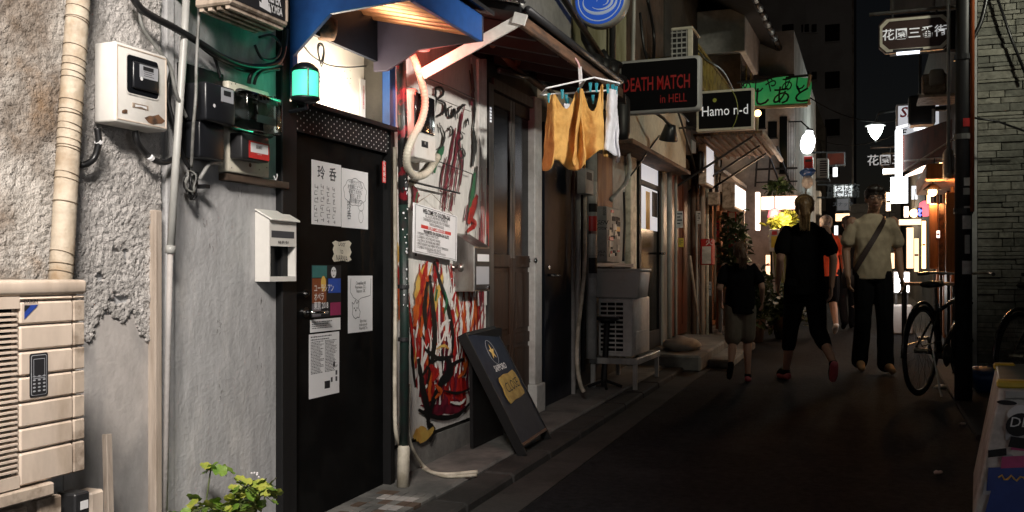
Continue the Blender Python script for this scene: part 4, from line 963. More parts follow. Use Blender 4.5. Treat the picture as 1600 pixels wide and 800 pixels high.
cable('thin wire slanting across the top of the mural', [(655,118,-2.11),(700,135,-2.11),(742,155,-2.11)], .003)
# steel mail box
xf = -2.02; y0, y1 = yx(741, xf), yx(765, xf); zt_, zb_ = zz(384, xf, y0), zz(456, xf, y0)
T = thing('steel_mail_box', 'brushed steel wall mail box with labels beside the brown door', 'mail box', (-2.08, y0, zb_))
m = MB(); m.prism([(WX+.004,y0,zb_),(xf,y0,zb_),(xf,y0,zt_),(WX+.004,y0,zt_+.075)], (0,y1-y0,0)); m.build('housing', Z['steel'], T, bevel=.004)
m = MB(); m.box(xf, xf+.004, y0+.006, y1-.006, zb_+.01, zt_-.012); m.build('front_door', Z['dark_metal'], T, bevel=.002)
m = MB(); m.box(xf+.004, xf+.005, y0+.035, y1-.02, zt_-.085, zt_-.045); m.build('name_label', Z['label_white'], T)
m = MB(); m.box(xf+.004, xf+.005, y0+.02, y1-.02, zb_+.04, zb_+.14); m.build('paper_label', Z['label_grey'], T)
m = MB(); m.lathe((xf+.004, y1-.05, zb_+.02), [(.0,0),(.012,0),(.012,.014),(.0,.014)], (1,0,0)); m.build('lock', Z['chrome'], T)

# ================================================================== BAY: brown door bar
yb0, yb1 = 5.20, yx(850, WX)
T = thing('brown_door_bar', 'bar front with tall brown panelled double door and white pilaster', 'bar front', (-3.5, 5.7, .1))
m = MB(); m.box(-5.5, WX-.06, yb0, yb1-.002, 0, 5.2); m.build('wall', Z['dark_wall'], T)
xD = WX-.02; y0, y1 = yx(765, xD), yx(833, xD); zt_, zb_ = zz(140, xD, y0), .17; zm = zz(402, xD, y0)
ymid = (y0+y1)/2
for (a, b) in ((y0, ymid-.002), (ymid+.002, y1)):
    m = MB(); m.box(xD-.035, xD-.012, a, b, zb_, zt_); dd = m.build('door', Z['brown_door'], T)
    w = .045
    boxes(dd, 'stile', Z['brown_stile'] if True else None, [(xD-.012,xD,a,a+w,zm,zt_),(xD-.012,xD,b-w,b,zm,zt_)], .003)  # grey of the upper stiles holds the light falling on them
    boxes(dd, 'stile', Z['brown_door'], [(xD-.012,xD,a,a+w,zb_,zm),(xD-.012,xD,b-w,b,zb_,zm)], .003)
    boxes(dd, 'rail', Z['brown_door'], [(xD-.012,xD,a+w,b-w,zb_,zb_+.12),(xD-.012,xD,a+w,b-w,zm-.06,zm+.02),(xD-.012,xD,a+w,b-w,(zb_+zm)/2-.03,(zb_+zm)/2+.04),(xD-.012,xD,a+w,b-w,zt_-.08,zt_)], .003)
    m = MB(); m.box(xD-.0119, xD-.010, a+w, b-w, zm+.02, zt_-.08); m.build('pane', Z['dark_glass'], dd)
    boxes(dd, 'panel', Z['brown_door'], [(xD-.012,xD-.004,a+w+.02,b-w-.02,zb_+.15,(zb_+zm)/2-.06),(xD-.012,xD-.004,a+w+.02,b-w-.02,(zb_+zm)/2+.07,zm-.09)], .006)
m = MB(); a = PW(828, 407, xD); m.lathe(a, [(.0,0),(.016,0),(.016,.006),(.006,.01),(.006,.03),(.018,.036),(.02,.046),(.0,.056)], (1,0,0)); m.build('knob', Z['chrome'], dd, smooth=True)
m = MB(); m.box(WX-.06, WX+.01, yb0, y0-.005, .1, 2.3); m.build('door_jamb', Z['brown_stile'], T)
m = MB(); m.box(WX-.06, WX+.01, y0-.005, y1+.01, zt_+.002, zt_+.07); m.build('door_head', Z['brown_stile'], T)
m = MB(); m.box(WX-.06, WX+.0, y0-.3, y1+.02, .02, .165); m.build('doorstep', Z['concrete'], T)
xq = WX+.02; y2, y3 = yx(836, xq), yx(847, xq); zpb = gz(y2)+.057
m = MB(); m.box(WX-.06, xq, y2, y3, zpb+.2, zz(150, xq, y2)); m.build('pilaster', Z['white_paint'], T, bevel=.006)
m = MB(); m.box(WX-.06, xq+.02, y2-.02, y3+.015, zpb, zpb+.2); m.build('pilaster_base', Z['white_paint'], T, bevel=.006)
m = MB()
for k in range(5): m.fb(765.8, 768.2, 167+5*k, 170.5+5*k, WX+.013, .002)
m.build('tiny_lit_sign', Z['e_white_dim'], T, kind='stuff')
# ================================================================== BAY: navy door bar
ye0, ye1 = yb1, yx(898, WX)
T = thing('navy_door_bar', 'narrow bar front with a dark navy door and pale jamb', 'bar front', (-3.5, 6.6, .12))
m = MB(); m.box(-5.5, WX-.05, ye0, ye1-.002, 0, 5.2); m.build('wall', Z['dark_wall'], T)
xD = WX-.012; y0, y1 = yx(851, xD), yx(893, xD); zt_ = zz(190, xD, y0)
m = MB(); m.box(xD-.03, xD, y0, y1, .17, zt_); dd = m.build('door', Z['navy_door'], T, bevel=.003)
a = PW(856, 430, xD); m = MB(); m.tube([a, a+Vector((.05,0,0)), a+Vector((.052,.12,-.002))], .009, 8); m.build('handle', Z['chrome'], dd, smooth=True)
m = MB(); a = PW(856, 418, xD); m.lathe(a, [(.0,0),(.016,0),(.016,.012),(.0,.012)], (1,0,0)); m.build('lock', Z['chrome'], dd)
text('3', .14, Z['ink_grey'], 'lettering', T, PW(869,272,xD+.001), YR, ZU, sx=1.3)
m = MB(); m.box(WX-.05, WX+.012, y1+.004, ye1-.004, .17, zt_+.1); m.build('door_jamb', Z['grey_panel'], T, bevel=.004)
m = MB(); m.box(WX-.05, WX+.0, y0, y1, .05, .165); m.build('doorstep', Z['concrete'], T)
m = MB(); m.box(WX-.05, WX+.004, ye0, ye1-.004, zt_+.102, 2.5); m.build('head_panel', Z['cream_panel'], T)
# ---- tiled eave over mural, brown and navy bays
xe = -1.474; ze = 2.30; ye = yx(972, xe)
T = thing('eave_roof', 'low dark eave with brown timber edge above the mural and brown door', 'roof', (-1.8, 5, 2.2))
m = MB(); m.hexa([(WX,3.95,2.50),(xe,3.95,ze+.03),(xe,ye,ze+.03),(WX,ye,2.50),(WX,3.95,2.56),(xe,3.95,ze+.06),(xe,ye,ze+.06),(WX,ye,2.56)]); m.build('roof_deck', Z['frame_black'], T)
m = MB(); m.box(xe-.02, xe+.008, 3.97, ye, ze-.03, ze+.028); m.build('timber_edge', Z['wood_edge'], T, bevel=.004)
m = MB(); m.tube([(xe+.03, 3.97, ze+.045), (xe+.03, ye-.15, ze+.045)], .018, 10); m.build('gutter', Z['dark_metal'], T, smooth=True)
for k in range(6):
    y = 4.2+.36*k; m = MB(); m.hexa([(WX+.01,y,2.43),(xe-.022,y,ze-.035),(xe-.022,y+.04,ze-.035),(WX+.01,y+.04,2.43),(WX+.01,y,2.495),(xe-.022,y,ze+.028),(xe-.022,y+.04,ze+.028),(WX+.01,y+.04,2.495)]); m.build('rafter', Z['frame_black'], T)
a = PY(660, 116, 3.96); b = Vector((xe, 3.96, ze-.0))
m = MB(); m.bar(a, b, .012, .055, (0,0,1)); m.build('strut', Z['white_paint'], T, bevel=.002)
m = MB(); m.bar(b+Vector((-.03,-.01,.01)), b+Vector((.03,-.01,-.01)), .012, .05, (0,0,1)); m.build('strut_plate', Z['white_paint'], T)
m = MB(); m.hexa([(WX+.1,3.93,2.52),(xe,3.93,ze+.07),(xe,4.0,ze+.07),(WX+.1,4.0,2.52),(WX+.1,3.93,2.66),(xe,3.93,ze+.13),(xe,4.0,ze+.13),(WX+.1,4.0,2.66)]); m.build('verge_board', Z['white_paint'], T, bevel=.003)
m = MB(); n = 24; vs, fs = [], []
for i in range(n+1):
    y = 3.95+(4.35-3.95)*i/n; h = .018*math.sin(i*math.pi/1.5); vs += [(xe+.03, y-.4, ze+.075+h), (WX, y-.4, 2.60+h)]
for i in range(n): fs.append((2*i,2*i+2,2*i+3,2*i+1))
m.add(vs, fs); m.build('corrugated_edge', Z['dark_metal'], T)
# clutter under the eave
for (u0,v0,u1,v1,r,mt) in ((770,70,850,140,.02,'wood_edge'),(812,88,868,150,.016,'dark_metal'),(780,110,848,120,.018,'dark_metal'),(800,95,846,80,.04,'rust')):
    m = MB(); m.tube([PW(u0,v0,-2.0), PW((u0+u1)/2,(v0+v1)/2+4,-2.0), PW(u1,v1,-2.02)], r, 8); m.build('eave_pipe', Z[mt], T, smooth=True)
# upper cream wall over these bays
T = thing('upper_storey', 'cream panelled upper storey above the low eave', 'upper storey', (-2.3, 5.4, 2.57))
for k in range(6):
    y = 3.95+.5*k; m = MB(); m.box(WX-.02, WX-.002, y, y+.494, 2.57, 5.2); m.build('wall_panel', Z['cream_panel'], T, bevel=.003)
m = MB(); m.box(-2.06, -1.86, 4.15, 4.95, 2.66, 3.4); m.build('window_hood', Z['white_paint'], T, bevel=.006)
m = MB(); m.box(-2.10, -1.90, 5.0, 6.1, 2.62, 3.3); m.build('shutter_box', Z['grey_panel'], T, bevel=.006)
m = MB(); m.tube([(-1.9, 4.98, 2.6), (-1.9, 4.98, 3.4)], .02, 8); m.build('corner_trim', Z['dark_metal'], T)
m = MB(); m.tube([(-2.0,6.6,3.4),(-1.98,6.7,2.9),(-1.85,6.8,2.62)], .03, 8); m.build('rain_pipe', Z['dark_metal'], T, smooth=True)
m = MB(); m.tube([(-1.85,4.9,3.1),(-1.85,6.9,2.72)], .022, 8); m.build('rain_pipe', Z['dark_metal'], T, smooth=True)
# ================================================================== A-board by the brown door
A, Bq = Vector((-1.735, 4.75, 0)), Vector((-1.765, 5.26, 0)); A.z = gz(A.y)+.06; Bq.z = gz(Bq.y)+.06
Ct, Dt = Vector((-2.09, 4.80, .815)), Vector((-2.105, 5.27, .83))
T = thing('chalk_board', 'leaning navy A-board with gold star and CLOSE plaque beside the mural', 'sign board', (-1.9, 5.0, gz(5)+.06))
rgt = (Bq-A).normalized(); upv = (Ct-A); upv = (upv - rgt*upv.dot(rgt)); Hh = upv.length; upv.normalize(); nrm = rgt.cross(upv); Wd = (Bq-A).length
def ab(a, b, d=0): return A + rgt*a*Wd + upv*b*Hh + nrm*d
m = MB(); m.hexa([ab(.03,.06,-.012),ab(.97,.06,-.012),ab(.97,.97,-.012),ab(.03,.97,-.012),ab(.03,.06,0),ab(.97,.06,0),ab(.97,.97,0),ab(.03,.97,0)]); m.build('panel', Z['board_navy'], T)
for (a0,a1,b0,b1) in ((0,.03,0,1),(.97,1,0,1),(.03,.97,.06,.085),(.03,.97,.97,1)):
    m = MB(); m.hexa([ab(a0,b0,-.05),ab(a1,b0,-.05),ab(a1,b1,-.05),ab(a0,b1,-.05),ab(a0,b0,.004),ab(a1,b0,.004),ab(a1,b1,.004),ab(a0,b1,.004)]); m.build('frame_rail', Z['wood_edge'] if b1 < .2 else Z['frame_black'], T, bevel=.002)
m = MB(); z_ = gz(5)+.06; m.hexa([(-2.09,4.80,z_),(-2.07,4.80,z_),(-2.07,5.26,z_),(-2.09,5.26,z_),(-2.10,4.80,.80),(-2.08,4.80,.80),(-2.08,5.26,.81),(-2.10,5.26,.81)]); m.build('rear_leg', Z['frame_black'], T)
pts = []
for k in range(10):
    r = .052 if k % 2 == 0 else .021; a = R(90+36*k); pts.append(ab(.5,.80,.002)+rgt*r*math.cos(a)*.9+upv*r*math.sin(a))
m = MB(); m.add(pts, [tuple(range(10))]); m.build('star', Z['gold'], T)
m = MB(); m.tube([ab(.5,.80,.001)+rgt*.062*math.cos(a)+upv*.075*math.sin(a) for a in [2*math.pi*k/24 for k in range(25)]], .0012, 4, False); m.build('star_ring', Z['label_grey'], T)
text('SAPPORO', .052, Z['label_white'], 'lettering', T, ab(.52,.665,.001), rgt, upv, sx=.9, bold=.02)
pl = [(-.15,-.062),(-.135,-.08),(-.05,-.075),(.05,-.08),(.135,-.075),(.15,-.058),(.142,-.02),(.155,.01),(.145,.055),(.125,.075),(.04,.07),(-.04,.078),(-.125,.072),(-.145,.055),(-.14,.015),(-.155,-.02)]
oc = ab(.55,.50,.001); tr = (rgt+upv*.05).normalized()
m = MB(); m.prism([oc+tr*a*1.05+upv*b*1.05 for a, b in pl], nrm*.008); m.build('plaque', Z['plaque'], T, bevel=.002)
text('CLOSE', .085, Z['ink'], 'plaque_lettering', T, oc+nrm*.009, tr, upv, sx=.95)

# ================================================================== laundry hanger
hy = 4.80; hc = Vector((-1.44, hy, 0)); zf = 2.135
T = thing('laundry_hanger', 'pink-white plastic peg hanger with blue pegs hung from the eave', 'laundry hanger', (-1.44, hy, 2.0))
fdir = Vector((CT, ST, 0)); gdir = Vector((-ST, CT, 0))      # frame roughly square to the street corner
fdir = Vector((.86,.5,0)).normalized(); gdir = Vector((-.5,.86,0)).normalized()
def fr(a, b, dz=0): return Vector((hc.x, hc.y, zf+dz)) + fdir*a + gdir*b
L_ = .20
for (p, q) in ((fr(-L_,-.07,-.015),fr(L_*.25,-.09,.045)),(fr(L_*.25,-.09,.045),fr(L_,-.04,.03)),(fr(L_,-.04,.03),fr(L_,.10,.02)),(fr(L_,.10,.02),fr(-L_,.10,-.02)),(fr(-L_,.10,-.02),fr(-L_,-.07,-.015))):
    m = MB(); m.bar(p, q, .014, .008); m.build('frame_bar', Z['label_white'], T)
m = MB(); m.bar(fr(0,-.085,.03), fr(0,.1,0), .012, .008); m.build('frame_bar', Z['label_white'], T)
m = MB(); m.bar(fr(0,0,.015), fr(-.005,0,.12), .018, .010, (0,1,0)); m.build('stem', Z['label_white'], T)
m = MB(); m.curve([fr(-.005,0,.11),fr(-.02,0,.15),fr(-.05,0,.175),fr(-.07,0,.16),fr(-.068,0,.145)], .006, 6); m.build('hook', Z['pink_plastic'], T, smooth=True)
pegs = [(-.19,-.07,-.03),(-.165,-.02,-.03),(-.12,-.08,-.01),(-.07,.05,-.01),(-.03,-.085,.0),(.0,.08,-.01),(.03,-.088,.03),(.065,-.085,.03),(.09,.09,.0),(.13,-.07,.03),(.16,-.06,.03),(.19,-.02,.03),(.19,.06,.02),(-.15,.09,-.02),(-.05,.09,-.02)]
for (a, b, dz) in pegs:
    p = fr(a, b, dz-.012); m = MB(); m.hexa([p+Vector((-.004,-.006,-.05)),p+Vector((.004,-.006,-.05)),p+Vector((.004,.006,-.05)),p+Vector((-.004,.006,-.05)),p+Vector((-.009,-.005,0)),p+Vector((.009,-.005,0)),p+Vector((.009,.005,0)),p+Vector((-.009,.005,0))]); m.build('peg', Z['pin_blue'], T, bevel=.0015)
def cloth(name, label, tops, length, mat, seed, sag, flare=.0, folds=3.0, amp=.015):
    # tops: pegged points along the frame; cloth hangs with a sagging edge between pegs
    P = []; n = 22
    for i in range(len(tops)-1):
        a, b = Vector(tops[i]), Vector(tops[i+1])
        for k in range(n):
            t = k/n; p = a.lerp(b, t); p.z -= sag[i]*4*t*(1-t); p += gdir*(-.02*math.sin(math.pi*t)); P.append(p)
    P.append(Vector(tops[-1])); nu = len(P); nv = 30; vs, fs = [], []
    for j in range(nv+1):
        s_ = j/nv
        for i, p in enumerate(P):
            t = i/(nu-1)
            zb = length(t)
            z = p.z + (zb-p.z)*s_
            off = .006*noise.noise(Vector((t*26+s_*9, s_*16, seed))) + amp*(.3+s_)*(math.sin(t*math.pi*2*folds+seed+1.5*s_) + .6*noise.noise(Vector((t*7, s_*3, seed))))
            lat = flare*(t-.5)*s_
            vs.append(p.xy.to_3d() + Vector((0,0,z)) + gdir*off + fdir*(lat+.008*noise.noise(Vector((t*4, s_*5, seed+4)))))
    for j in range(nv):
        for i in range(nu-1): fs.append((j*nu+i, j*nu+i+1, (j+1)*nu+i+1, (j+1)*nu+i))
    mb = MB(); mb.add(vs, fs); o = mb.build(name, mat, smooth=True)
    s = o.modifiers.new('thick', 'SOLIDIFY'); s.thickness = .003
    return tag(o, label, 'laundry', 'cloths pegged on the hanger')
cloth('yellow_towel', 'mustard yellow cloth sagging deepest at the outer end of the peg hanger', [fr(-.195,-.075,-.05),fr(-.155,-.07,-.05),fr(-.045,-.09,-.03),fr(-.015,-.06,-.03)], lambda t: 1.685+.03*math.sin(t*5)-.02*math.sin(t*13)+.05*t*t, Z['yellow_cloth'], 1.2, [.0,.085,.01], .05, 1.6, .040)
cloth('yellow_towel', 'mustard yellow cloth with a pointed fold in the middle of the peg hanger', [fr(-.035,-.10,-.02),fr(-.01,-.095,-.02),fr(.085,-.085,.01),fr(.105,-.05,.01)], lambda t: 1.735+.10*max(0,t-.35)-.03*math.sin(t*8), Z['yellow_cloth'], 4.4, [.0,.13,.0], .07, 1.5, .036)
cloth('white_towel', 'white cloth hanging at the end of the peg hanger', [fr(.135,-.06,.0),fr(.195,-.02,-.0),fr(.20,.09,-.01)], lambda t: 1.80-.05*t, Z['white_cloth'], 2.7, [.01,.03], .06, 1.6, .022)
cloth('white_towel', 'white cloth half hidden between the yellow cloths', [fr(-.13,.10,-.04),fr(.06,.10,-.03)], lambda t: 1.76, Z['white_cloth'], 6.1, [.03], .02, 2.0, .010)

# ================================================================== projecting signs
def vsign(name, label, u0, u1, vt0, vb0, Y, th, face, rim, r=.03, ref=None):
    ref = u0 if ref is None else ref
    x0, x1 = xy(u0, Y), xy(u1, Y); xr = xy(ref, Y); z1, z0 = zz(vt0, xr, Y), zz(vb0, xr, Y)
    T = thing(name, label, 'sign', ((x0+x1)/2, Y+th/2, z0))
    m = MB(); m.box(x0, x1, Y, Y+th, z0, z1); m.build('casing', rim, T, bevel=r, seg=4)
    e = .028
    pts = []
    rr = max(r-.008, .002)
    for (cx_, cz_, a0) in ((x1-e-rr, z1-e-rr, 0), (x0+e+rr, z1-e-rr, 90), (x0+e+rr, z0+e+rr, 180), (x1-e-rr, z0+e+rr, 270)):
        for k in range(5):
            a = R(a0+22.5*k); pts.append((cx_+rr*math.cos(a), Y-.004, cz_+rr*math.sin(a)))
    m = MB(); m.prism(pts, (0,.008,0)); m.build('face', face, T)
    return T, x0, x1, z0, z1
def arm(T, x0, x1, y, z, r=.012): 
    m = MB(); m.tube([(x0,y,z),(x1,y,z)], r, 8); m.build('bracket_arm', Z['dark_metal'], T)
Y = 7.57
T, x0, x1, z0, z1 = vsign('black_box_sign', 'black rounded sign with dim red DEATH MATCH lettering', 966, 1095, 95, 180, Y, .11, Z['sign_black'], Z['sign_rim'], .035)
cxs = (x0+x1)/2
text('DEATH MATCH', .16, Z['e_red_dim'], 'lettering', T, (cxs-.02, Y-.0055, (z0+z1)/2+.01), XR, ZU, sx=.50, bold=.012)
text('in HELL', .10, Z['e_red_dim'], 'lettering', T, (cxs+.12, Y-.0055, (z0+z1)/2-.12), XR, ZU, sx=.7)
arm(T, WX-.04, x0+.02, Y+.05, z1-.06); arm(T, WX-.04, x0+.02, Y+.05, z0+.06)
Y = 10.23
T, x0, x1, z0, z1 = vsign('black_name_sign', 'black framed sign with white Hamond lettering and a yellow-green arc', 1088, 1178, 143, 206, Y, .10, Z['sign_black'], Z['dacha_cream'], .008)
text('Hamo n-d', .155, Z['e_text'], 'lettering', T, ((x0+x1)/2, Y-.0055, (z0+z1)/2-.01), XR, ZU, sx=.8)
m = MB(); cxa, cza = x1-.55, (z0+z1)/2
m.tube([(cxa+.38*math.cos(R(a)), Y-.006, cza+.38*math.sin(R(a))) for a in range(-33, 34, 3)], .004, 5, False); m.build('arc_line', Z['leaf_yellow'], T)
m = MB(); m.disc((x0+.20, Y-.006, z1-.11), .022, (0,-1,0)); m.build('dot', Z['leaf_yellow'], T)
arm(T, WX-.04, x0+.02, Y+.05, z1-.06); arm(T, WX-.04, x0+.02, Y+.05, z0+.06)
# round blue sign
Y = 6.3; c = PY(937, -2, Y)
T = thing('round_blue_sign', 'round blue sign with a white swirl emblem in a chrome rim', 'sign', c-Vector((0,0,.2)))
m = MB(); m.lathe(c, [(.0,0),(.186,0),(.196,.02),(.196,.09),(.186,.11),(.0,.11)], (0,1,0), 40); m.build('casing', Z['sign_rim'], T, smooth=True)
m = MB(); m.disc(c+Vector((0,-.003,0)), .178, (0,-1,0), 40); m.build('face', Z['e_bluesign'], T)
m = MB(); m.tube([c+Vector((.155*math.cos(a),-.004,.155*math.sin(a))) for a in [2*math.pi*k/40 for k in range(41)]], .004, 5, False); m.build('face_ring', Z['e_swirl'], T)
for k, (rr, w, ph) in enumerate(((.105,.02,0),(.07,.016,1.2),(.035,.012,2.2))):
    m = MB(); m.tube([c+Vector((.01*k+rr*1.15*math.cos(a+ph),-.004,-.02+rr*.8*math.sin(a+ph))) for a in [R(q) for q in range(150, 420, 10)]], [max(.002, w*math.sin(math.pi*i/26)*.6) for i in range(27)], 6); o = m.build('swirl', Z['e_swirl'], T); 
arm(T, WX-.02, c.x-.18, Y+.05, c.z+.05); arm(T, WX-.02, c.x-.17, Y+.05, c.z-.08)

# ================================================================== BAY: glass door bar
yf0, yf1 = ye1, 10.75
T = thing('glass_door_bar', 'bar front with a dark glazed door, cream signboard and pipes', 'bar front', (-3.5, 8.8, .15)); GB = T
m = MB(); m.box(-5.5, WX-.05, yf0, yf1-.002, 0, 2.6); m.build('wall', Z['dark_wall'], T)
m = MB(); m.fb(958, 990, 236, 418, WX-.04, .01); m.build('back_panel', Z['grey_panel'], T)
m = MB(); m.fb(934, 957, 238, 330, WX-.04, .01); m.build('wood_panel', Z['orange_wall'], T)
m = MB(); m.fb(925, 990, 410, 416, WX+.03, .07); m.build('sill', Z['dark_metal'], T)
m = MB(); m.fb(986, 995, 225, 560, WX+.02, .06); m.build('post', Z['cream_pipe'], T, bevel=.008)
xD = WX-.0; y0, y1 = yx(999, xD), yx(1033, xD); zt_, zb_ = zz(232, xD, y0), .27
m = MB(); m.box(xD-.04, xD-.02, y0, y1, zb_, zt_); dd = m.build('door', Z['frame_black'], T)
w = .09
boxes(dd, 'stile', Z['frame_black'], [(xD-.02,xD,y0,y0+w,zb_,zt_),(xD-.02,xD,y1-w,y1,zb_,zt_)], .004)
zc1 = zt_-.30
boxes(dd, 'rail', Z['frame_black'], [(xD-.02,xD,y0+w,y1-w,zb_,zb_+.25),(xD-.02,xD,y0+w,y1-w,zc1-.05,zc1),(xD-.02,xD,y0+w,y1-w,zt_-.06,zt_)], .004)
m = MB(); m.box(xD-.0199, xD-.017, y0+w, y1-w, zc1, zt_-.06); m.build('pane', Z['e_white_dim'], dd)
m = MB(); m.box(xD-.0199, xD-.017, y0+w, y1-w, zb_+.25, zc1-.05); m.build('pane', Z['dark_glass'], dd)
m = MB(); m.box(xD-.016, xD-.012, y0+w+.05, y1-w-.05, zc1-.5, zc1-.06); m.build('lit_notice', Z['e_white_dim'], dd)
m = MB(); m.box(xD-.0119, xD-.0105, y0+w+.25, y0+w+.45, zc1-.5, zc1-.1); m.build('notice_stripe', Z['gold'], dd)
m = MB(); m.box(xD-.0119, xD-.0105, y0+w+.55, y1-w-.06, zc1-.35, zc1-.08); m.build('notice_stripe', Z['ink'], dd)
a = PW(1030, 396, xD); m = MB(); m.tube([a,a+Vector((.06,0,0)),a+Vector((.06,-.14,-.005))], .014, 8); m.build('handle', Z['chrome'], dd, smooth=True)
m = MB(); m.fb(1036, 1042, 240, 560, WX+.02, .06); m.build('post', Z['conduit'], T, bevel=.008)
m = MB(); m.box(WX-.04, -1.95, 7.95, 10.7, 2.315, 2.93); sg = m.build('cream_signboard', Z['cream_panel'], T, bevel=.01)
m = MB(); m.box(WX-.04, -1.90, 7.9, 10.72, 2.27, 2.312); m.build('signboard_ledge', Z['wood_edge'], T, bevel=.004)
# spotlight
T = thing('floodlight', 'black floodlight on a bent arm in front of the cream signboard', 'floodlight', PW(1042, 215, -1.75))
c = PW(1047, 210, -1.72)
m = MB(); m.tube([(-1.95, c.y-.45, c.z+.14),(-1.80, c.y-.38, c.z+.16),(-1.74, c.y-.2, c.z+.12), c+Vector((0,-.02,.08))], .014, 8); m.build('arm', Z['black_plastic'], T, smooth=True)
m = MB(); m.lathe(c+Vector((0,0,.07)), [(.0,.03),(.05,.02),(.06,-.02),(.09,-.12),(.085,-.13),(.0,-.11)], Vector((.2,-.25,1)), 16); m.build('head', Z['black_plastic'], T, smooth=True)
cable('thin cable slanting from the floodlight arm down past the glass door', [(1030,212,-1.9),(1010,240,-1.95),(995,262,-2.0),(985,275,-2.05)], .008)
# vertical pipes of the bay
def pipe(label, u, v0, v1, X, r, mat, name='pipe', u1=None, cat='pipe'):
    m = MB(); m.tube([PW(u, v0, X), PW(((u if u1 is None else u1)+u)/2, (v0+v1)/2, X), PW(u if u1 is None else u1, v1, X)], r, 10)
    return tag(m.build(name, Z[mat], smooth=True), label, cat)
pipe('grey downpipe beside the navy door', 903, 215, 592, -2.10, .022, 'conduit')
pipe('dark pipe between the navy door and the white hose', 911, 220, 580, -2.12, .018, 'dark_metal')
pipe('stickered grey pipe next to the meter cabinet', 924, 230, 560, -2.08, .045, 'grey_panel')
pipe('slim pale conduit just behind the stickered pipe', 931, 240, 420, -2.10, .012, 'conduit')
hose('white hose looping down beside the navy door onto the step', [PW(914,300,-2.06),PW(913,420,-2.05),PW(903,520,-2.03),PW(902,570,-2.0),PW(907,600,-1.98),PW(912,612,-1.96)], .016, 'cream_pipe')
for i, (v, w_, c_) in enumerate(((300,34,'sticker_white'),(352,30,'sticker_red'),(380,40,'sticker_white'),(415,26,'ink'),(448,30,'sticker_white'),(325,14,'ink'))):
    p = PW(924, v, -2.08); m = MB(); r = .047
    pts = [(p.x+r*math.cos(R(a)), p.y+r*math.sin(R(a))) for a in range(-100, 30, 20)]
    h = w_/2/1450*7; vs = [(x,y,p.z-h) for x,y in pts]+[(x,y,p.z+h) for x,y in pts]; n = len(pts)
    m.add(vs, [(k,k+1,n+k+1,n+k) for k in range(n-1)])
    tag(m.build('sticker', Z[c_]), ['long white sticker high on the stickered pipe','red sticker on the stickered pipe','white sticker below the red one on the pipe','black sticker on the stickered pipe above the lowest','lowest white sticker on the stickered pipe','small black sticker near the top of the stickered pipe'][i], 'sticker')
T = thing('meter_cabinet', 'tall grey meter cabinet plastered with stickers beside the glass door', 'cabinet', PW(948, 412, -1.98))
y0 = yx(948, -1.98); m = MB(); x0_ = xy(930, y0); m.box(x0_, -1.98, y0, yx(969,-1.98), zz(410,-1.98,y0), zz(322,-1.98,y0)); m.build('housing', Z['grey_panel'], T, bevel=.008)
rr_ = random.Random(4)
for k in range(26):
    u = rr_.uniform(950, 965); v = rr_.uniform(328, 400); y = yx(u,-1.98); z = zz(v,-1.98,y); w = rr_.uniform(.05,.14); h = rr_.uniform(.02,.05)
    m = MB(); m.box(-1.98, -1.978+.0002*k, y, min(y+w, yx(968,-1.98)), z-h/2, z+h/2); m.build('sticker', Z[rr_.choice(['sticker_white','ink','sticker_red','sticker_yellow','sticker_white','ink','gold'])], T)
text('GEN\nbrinx', .05, Z['ink'], 'scrawl', T, ((x0_-1.98)/2, y0-.002, zz(352,-1.98,y0)), XR, (.25,0,1), shear=.2)
text('8020', .035, Z['ink'], 'scrawl', T, ((x0_-1.98)/2+.03, y0-.002, zz(330,-1.98,y0)), (0,0,1), (-1,0,0))
text('GALA\nTEN', .03, Z['ink'], 'scrawl', T, ((x0_-1.98)/2, y0-.002, zz(396,-1.98,y0)), XR, ZU)
cable('dark cable running down the panel beside the cabinet', [(975,300,-2.10),(976,350,-2.10),(974,408,-2.10)], .012)
cable('pale bent hose over the meter cabinet', [(955,312,-2.05),(966,300,-2.05),(978,285,-2.04),(984,262,-2.04),(982,240,-2.04)], .02, 'conduit')
T = thing('grey_meter', 'small grey meter fixed to the pipes above the cabinet', 'meter', PW(918, 300, -2.0))
Dbox(T, 'housing', Z['grey_panel'], 915, 928, 262, 302, -2.0, -2.07, .006)
m = MB(); m.fb(917, 925, 268, 280, -1.998, .001); m.build('dial', Z['ink'], T)
# white storage box and air conditioner on a bench
ya = 7.45; xa0, xa1 = xy(935, ya), xy(988, ya); za0, za1 = zz(558, xa1, ya), zz(466, xa1, ya); ya1 = yx(1015, xa1)
T = thing('air_conditioner', 'white outdoor air conditioner on a steel bench by the glass door', 'air conditioner', ((xa0+xa1)/2, (ya+ya1)/2, za0))
m = MB(); m.box(xa0, xa1, ya, ya1, za0, za1); m.build('casing', Z['white_paint'], T, bevel=.012, seg=2)
m = MB(); m.box(xa0+.02, xa0+.21, ya-.004, ya, za0+.03, za1-.03); m.build('grille_recess', Z['black_gloss'], T)
for k in range(12):
    z = za0+.04+(za1-za0-.07)*k/11; m = MB(); m.box(xa0+.02, xa0+.21, ya-.012, ya-.004, z-.008, z+.006); m.build('grille_slat', Z['white_paint'], T)
boxes(T, 'grille_bar', Z['white_paint'], [(xa0+.075,xa0+.083,ya-.014,ya-.0125,za0+.03,za1-.03),(xa0+.145,xa0+.153,ya-.014,ya-.0125,za0+.03,za1-.03)])
m = MB(); m.box(xa1, xa1+.004, ya+.1, ya1-.1, za0+.05, za0+.2); m.build('service_cover', Z['white_paint'], T, bevel=.003)
yb = 7.40; x0, x1 = xy(919, yb), xy(1000, yb)
T = thing('storage_box', 'white plastic storage box resting on the far air conditioner', 'storage box', ((x0+x1)/2, yb+.2, za1+.002))
z1 = zz(424, x1, yb); ybe = yx(1016, x1)
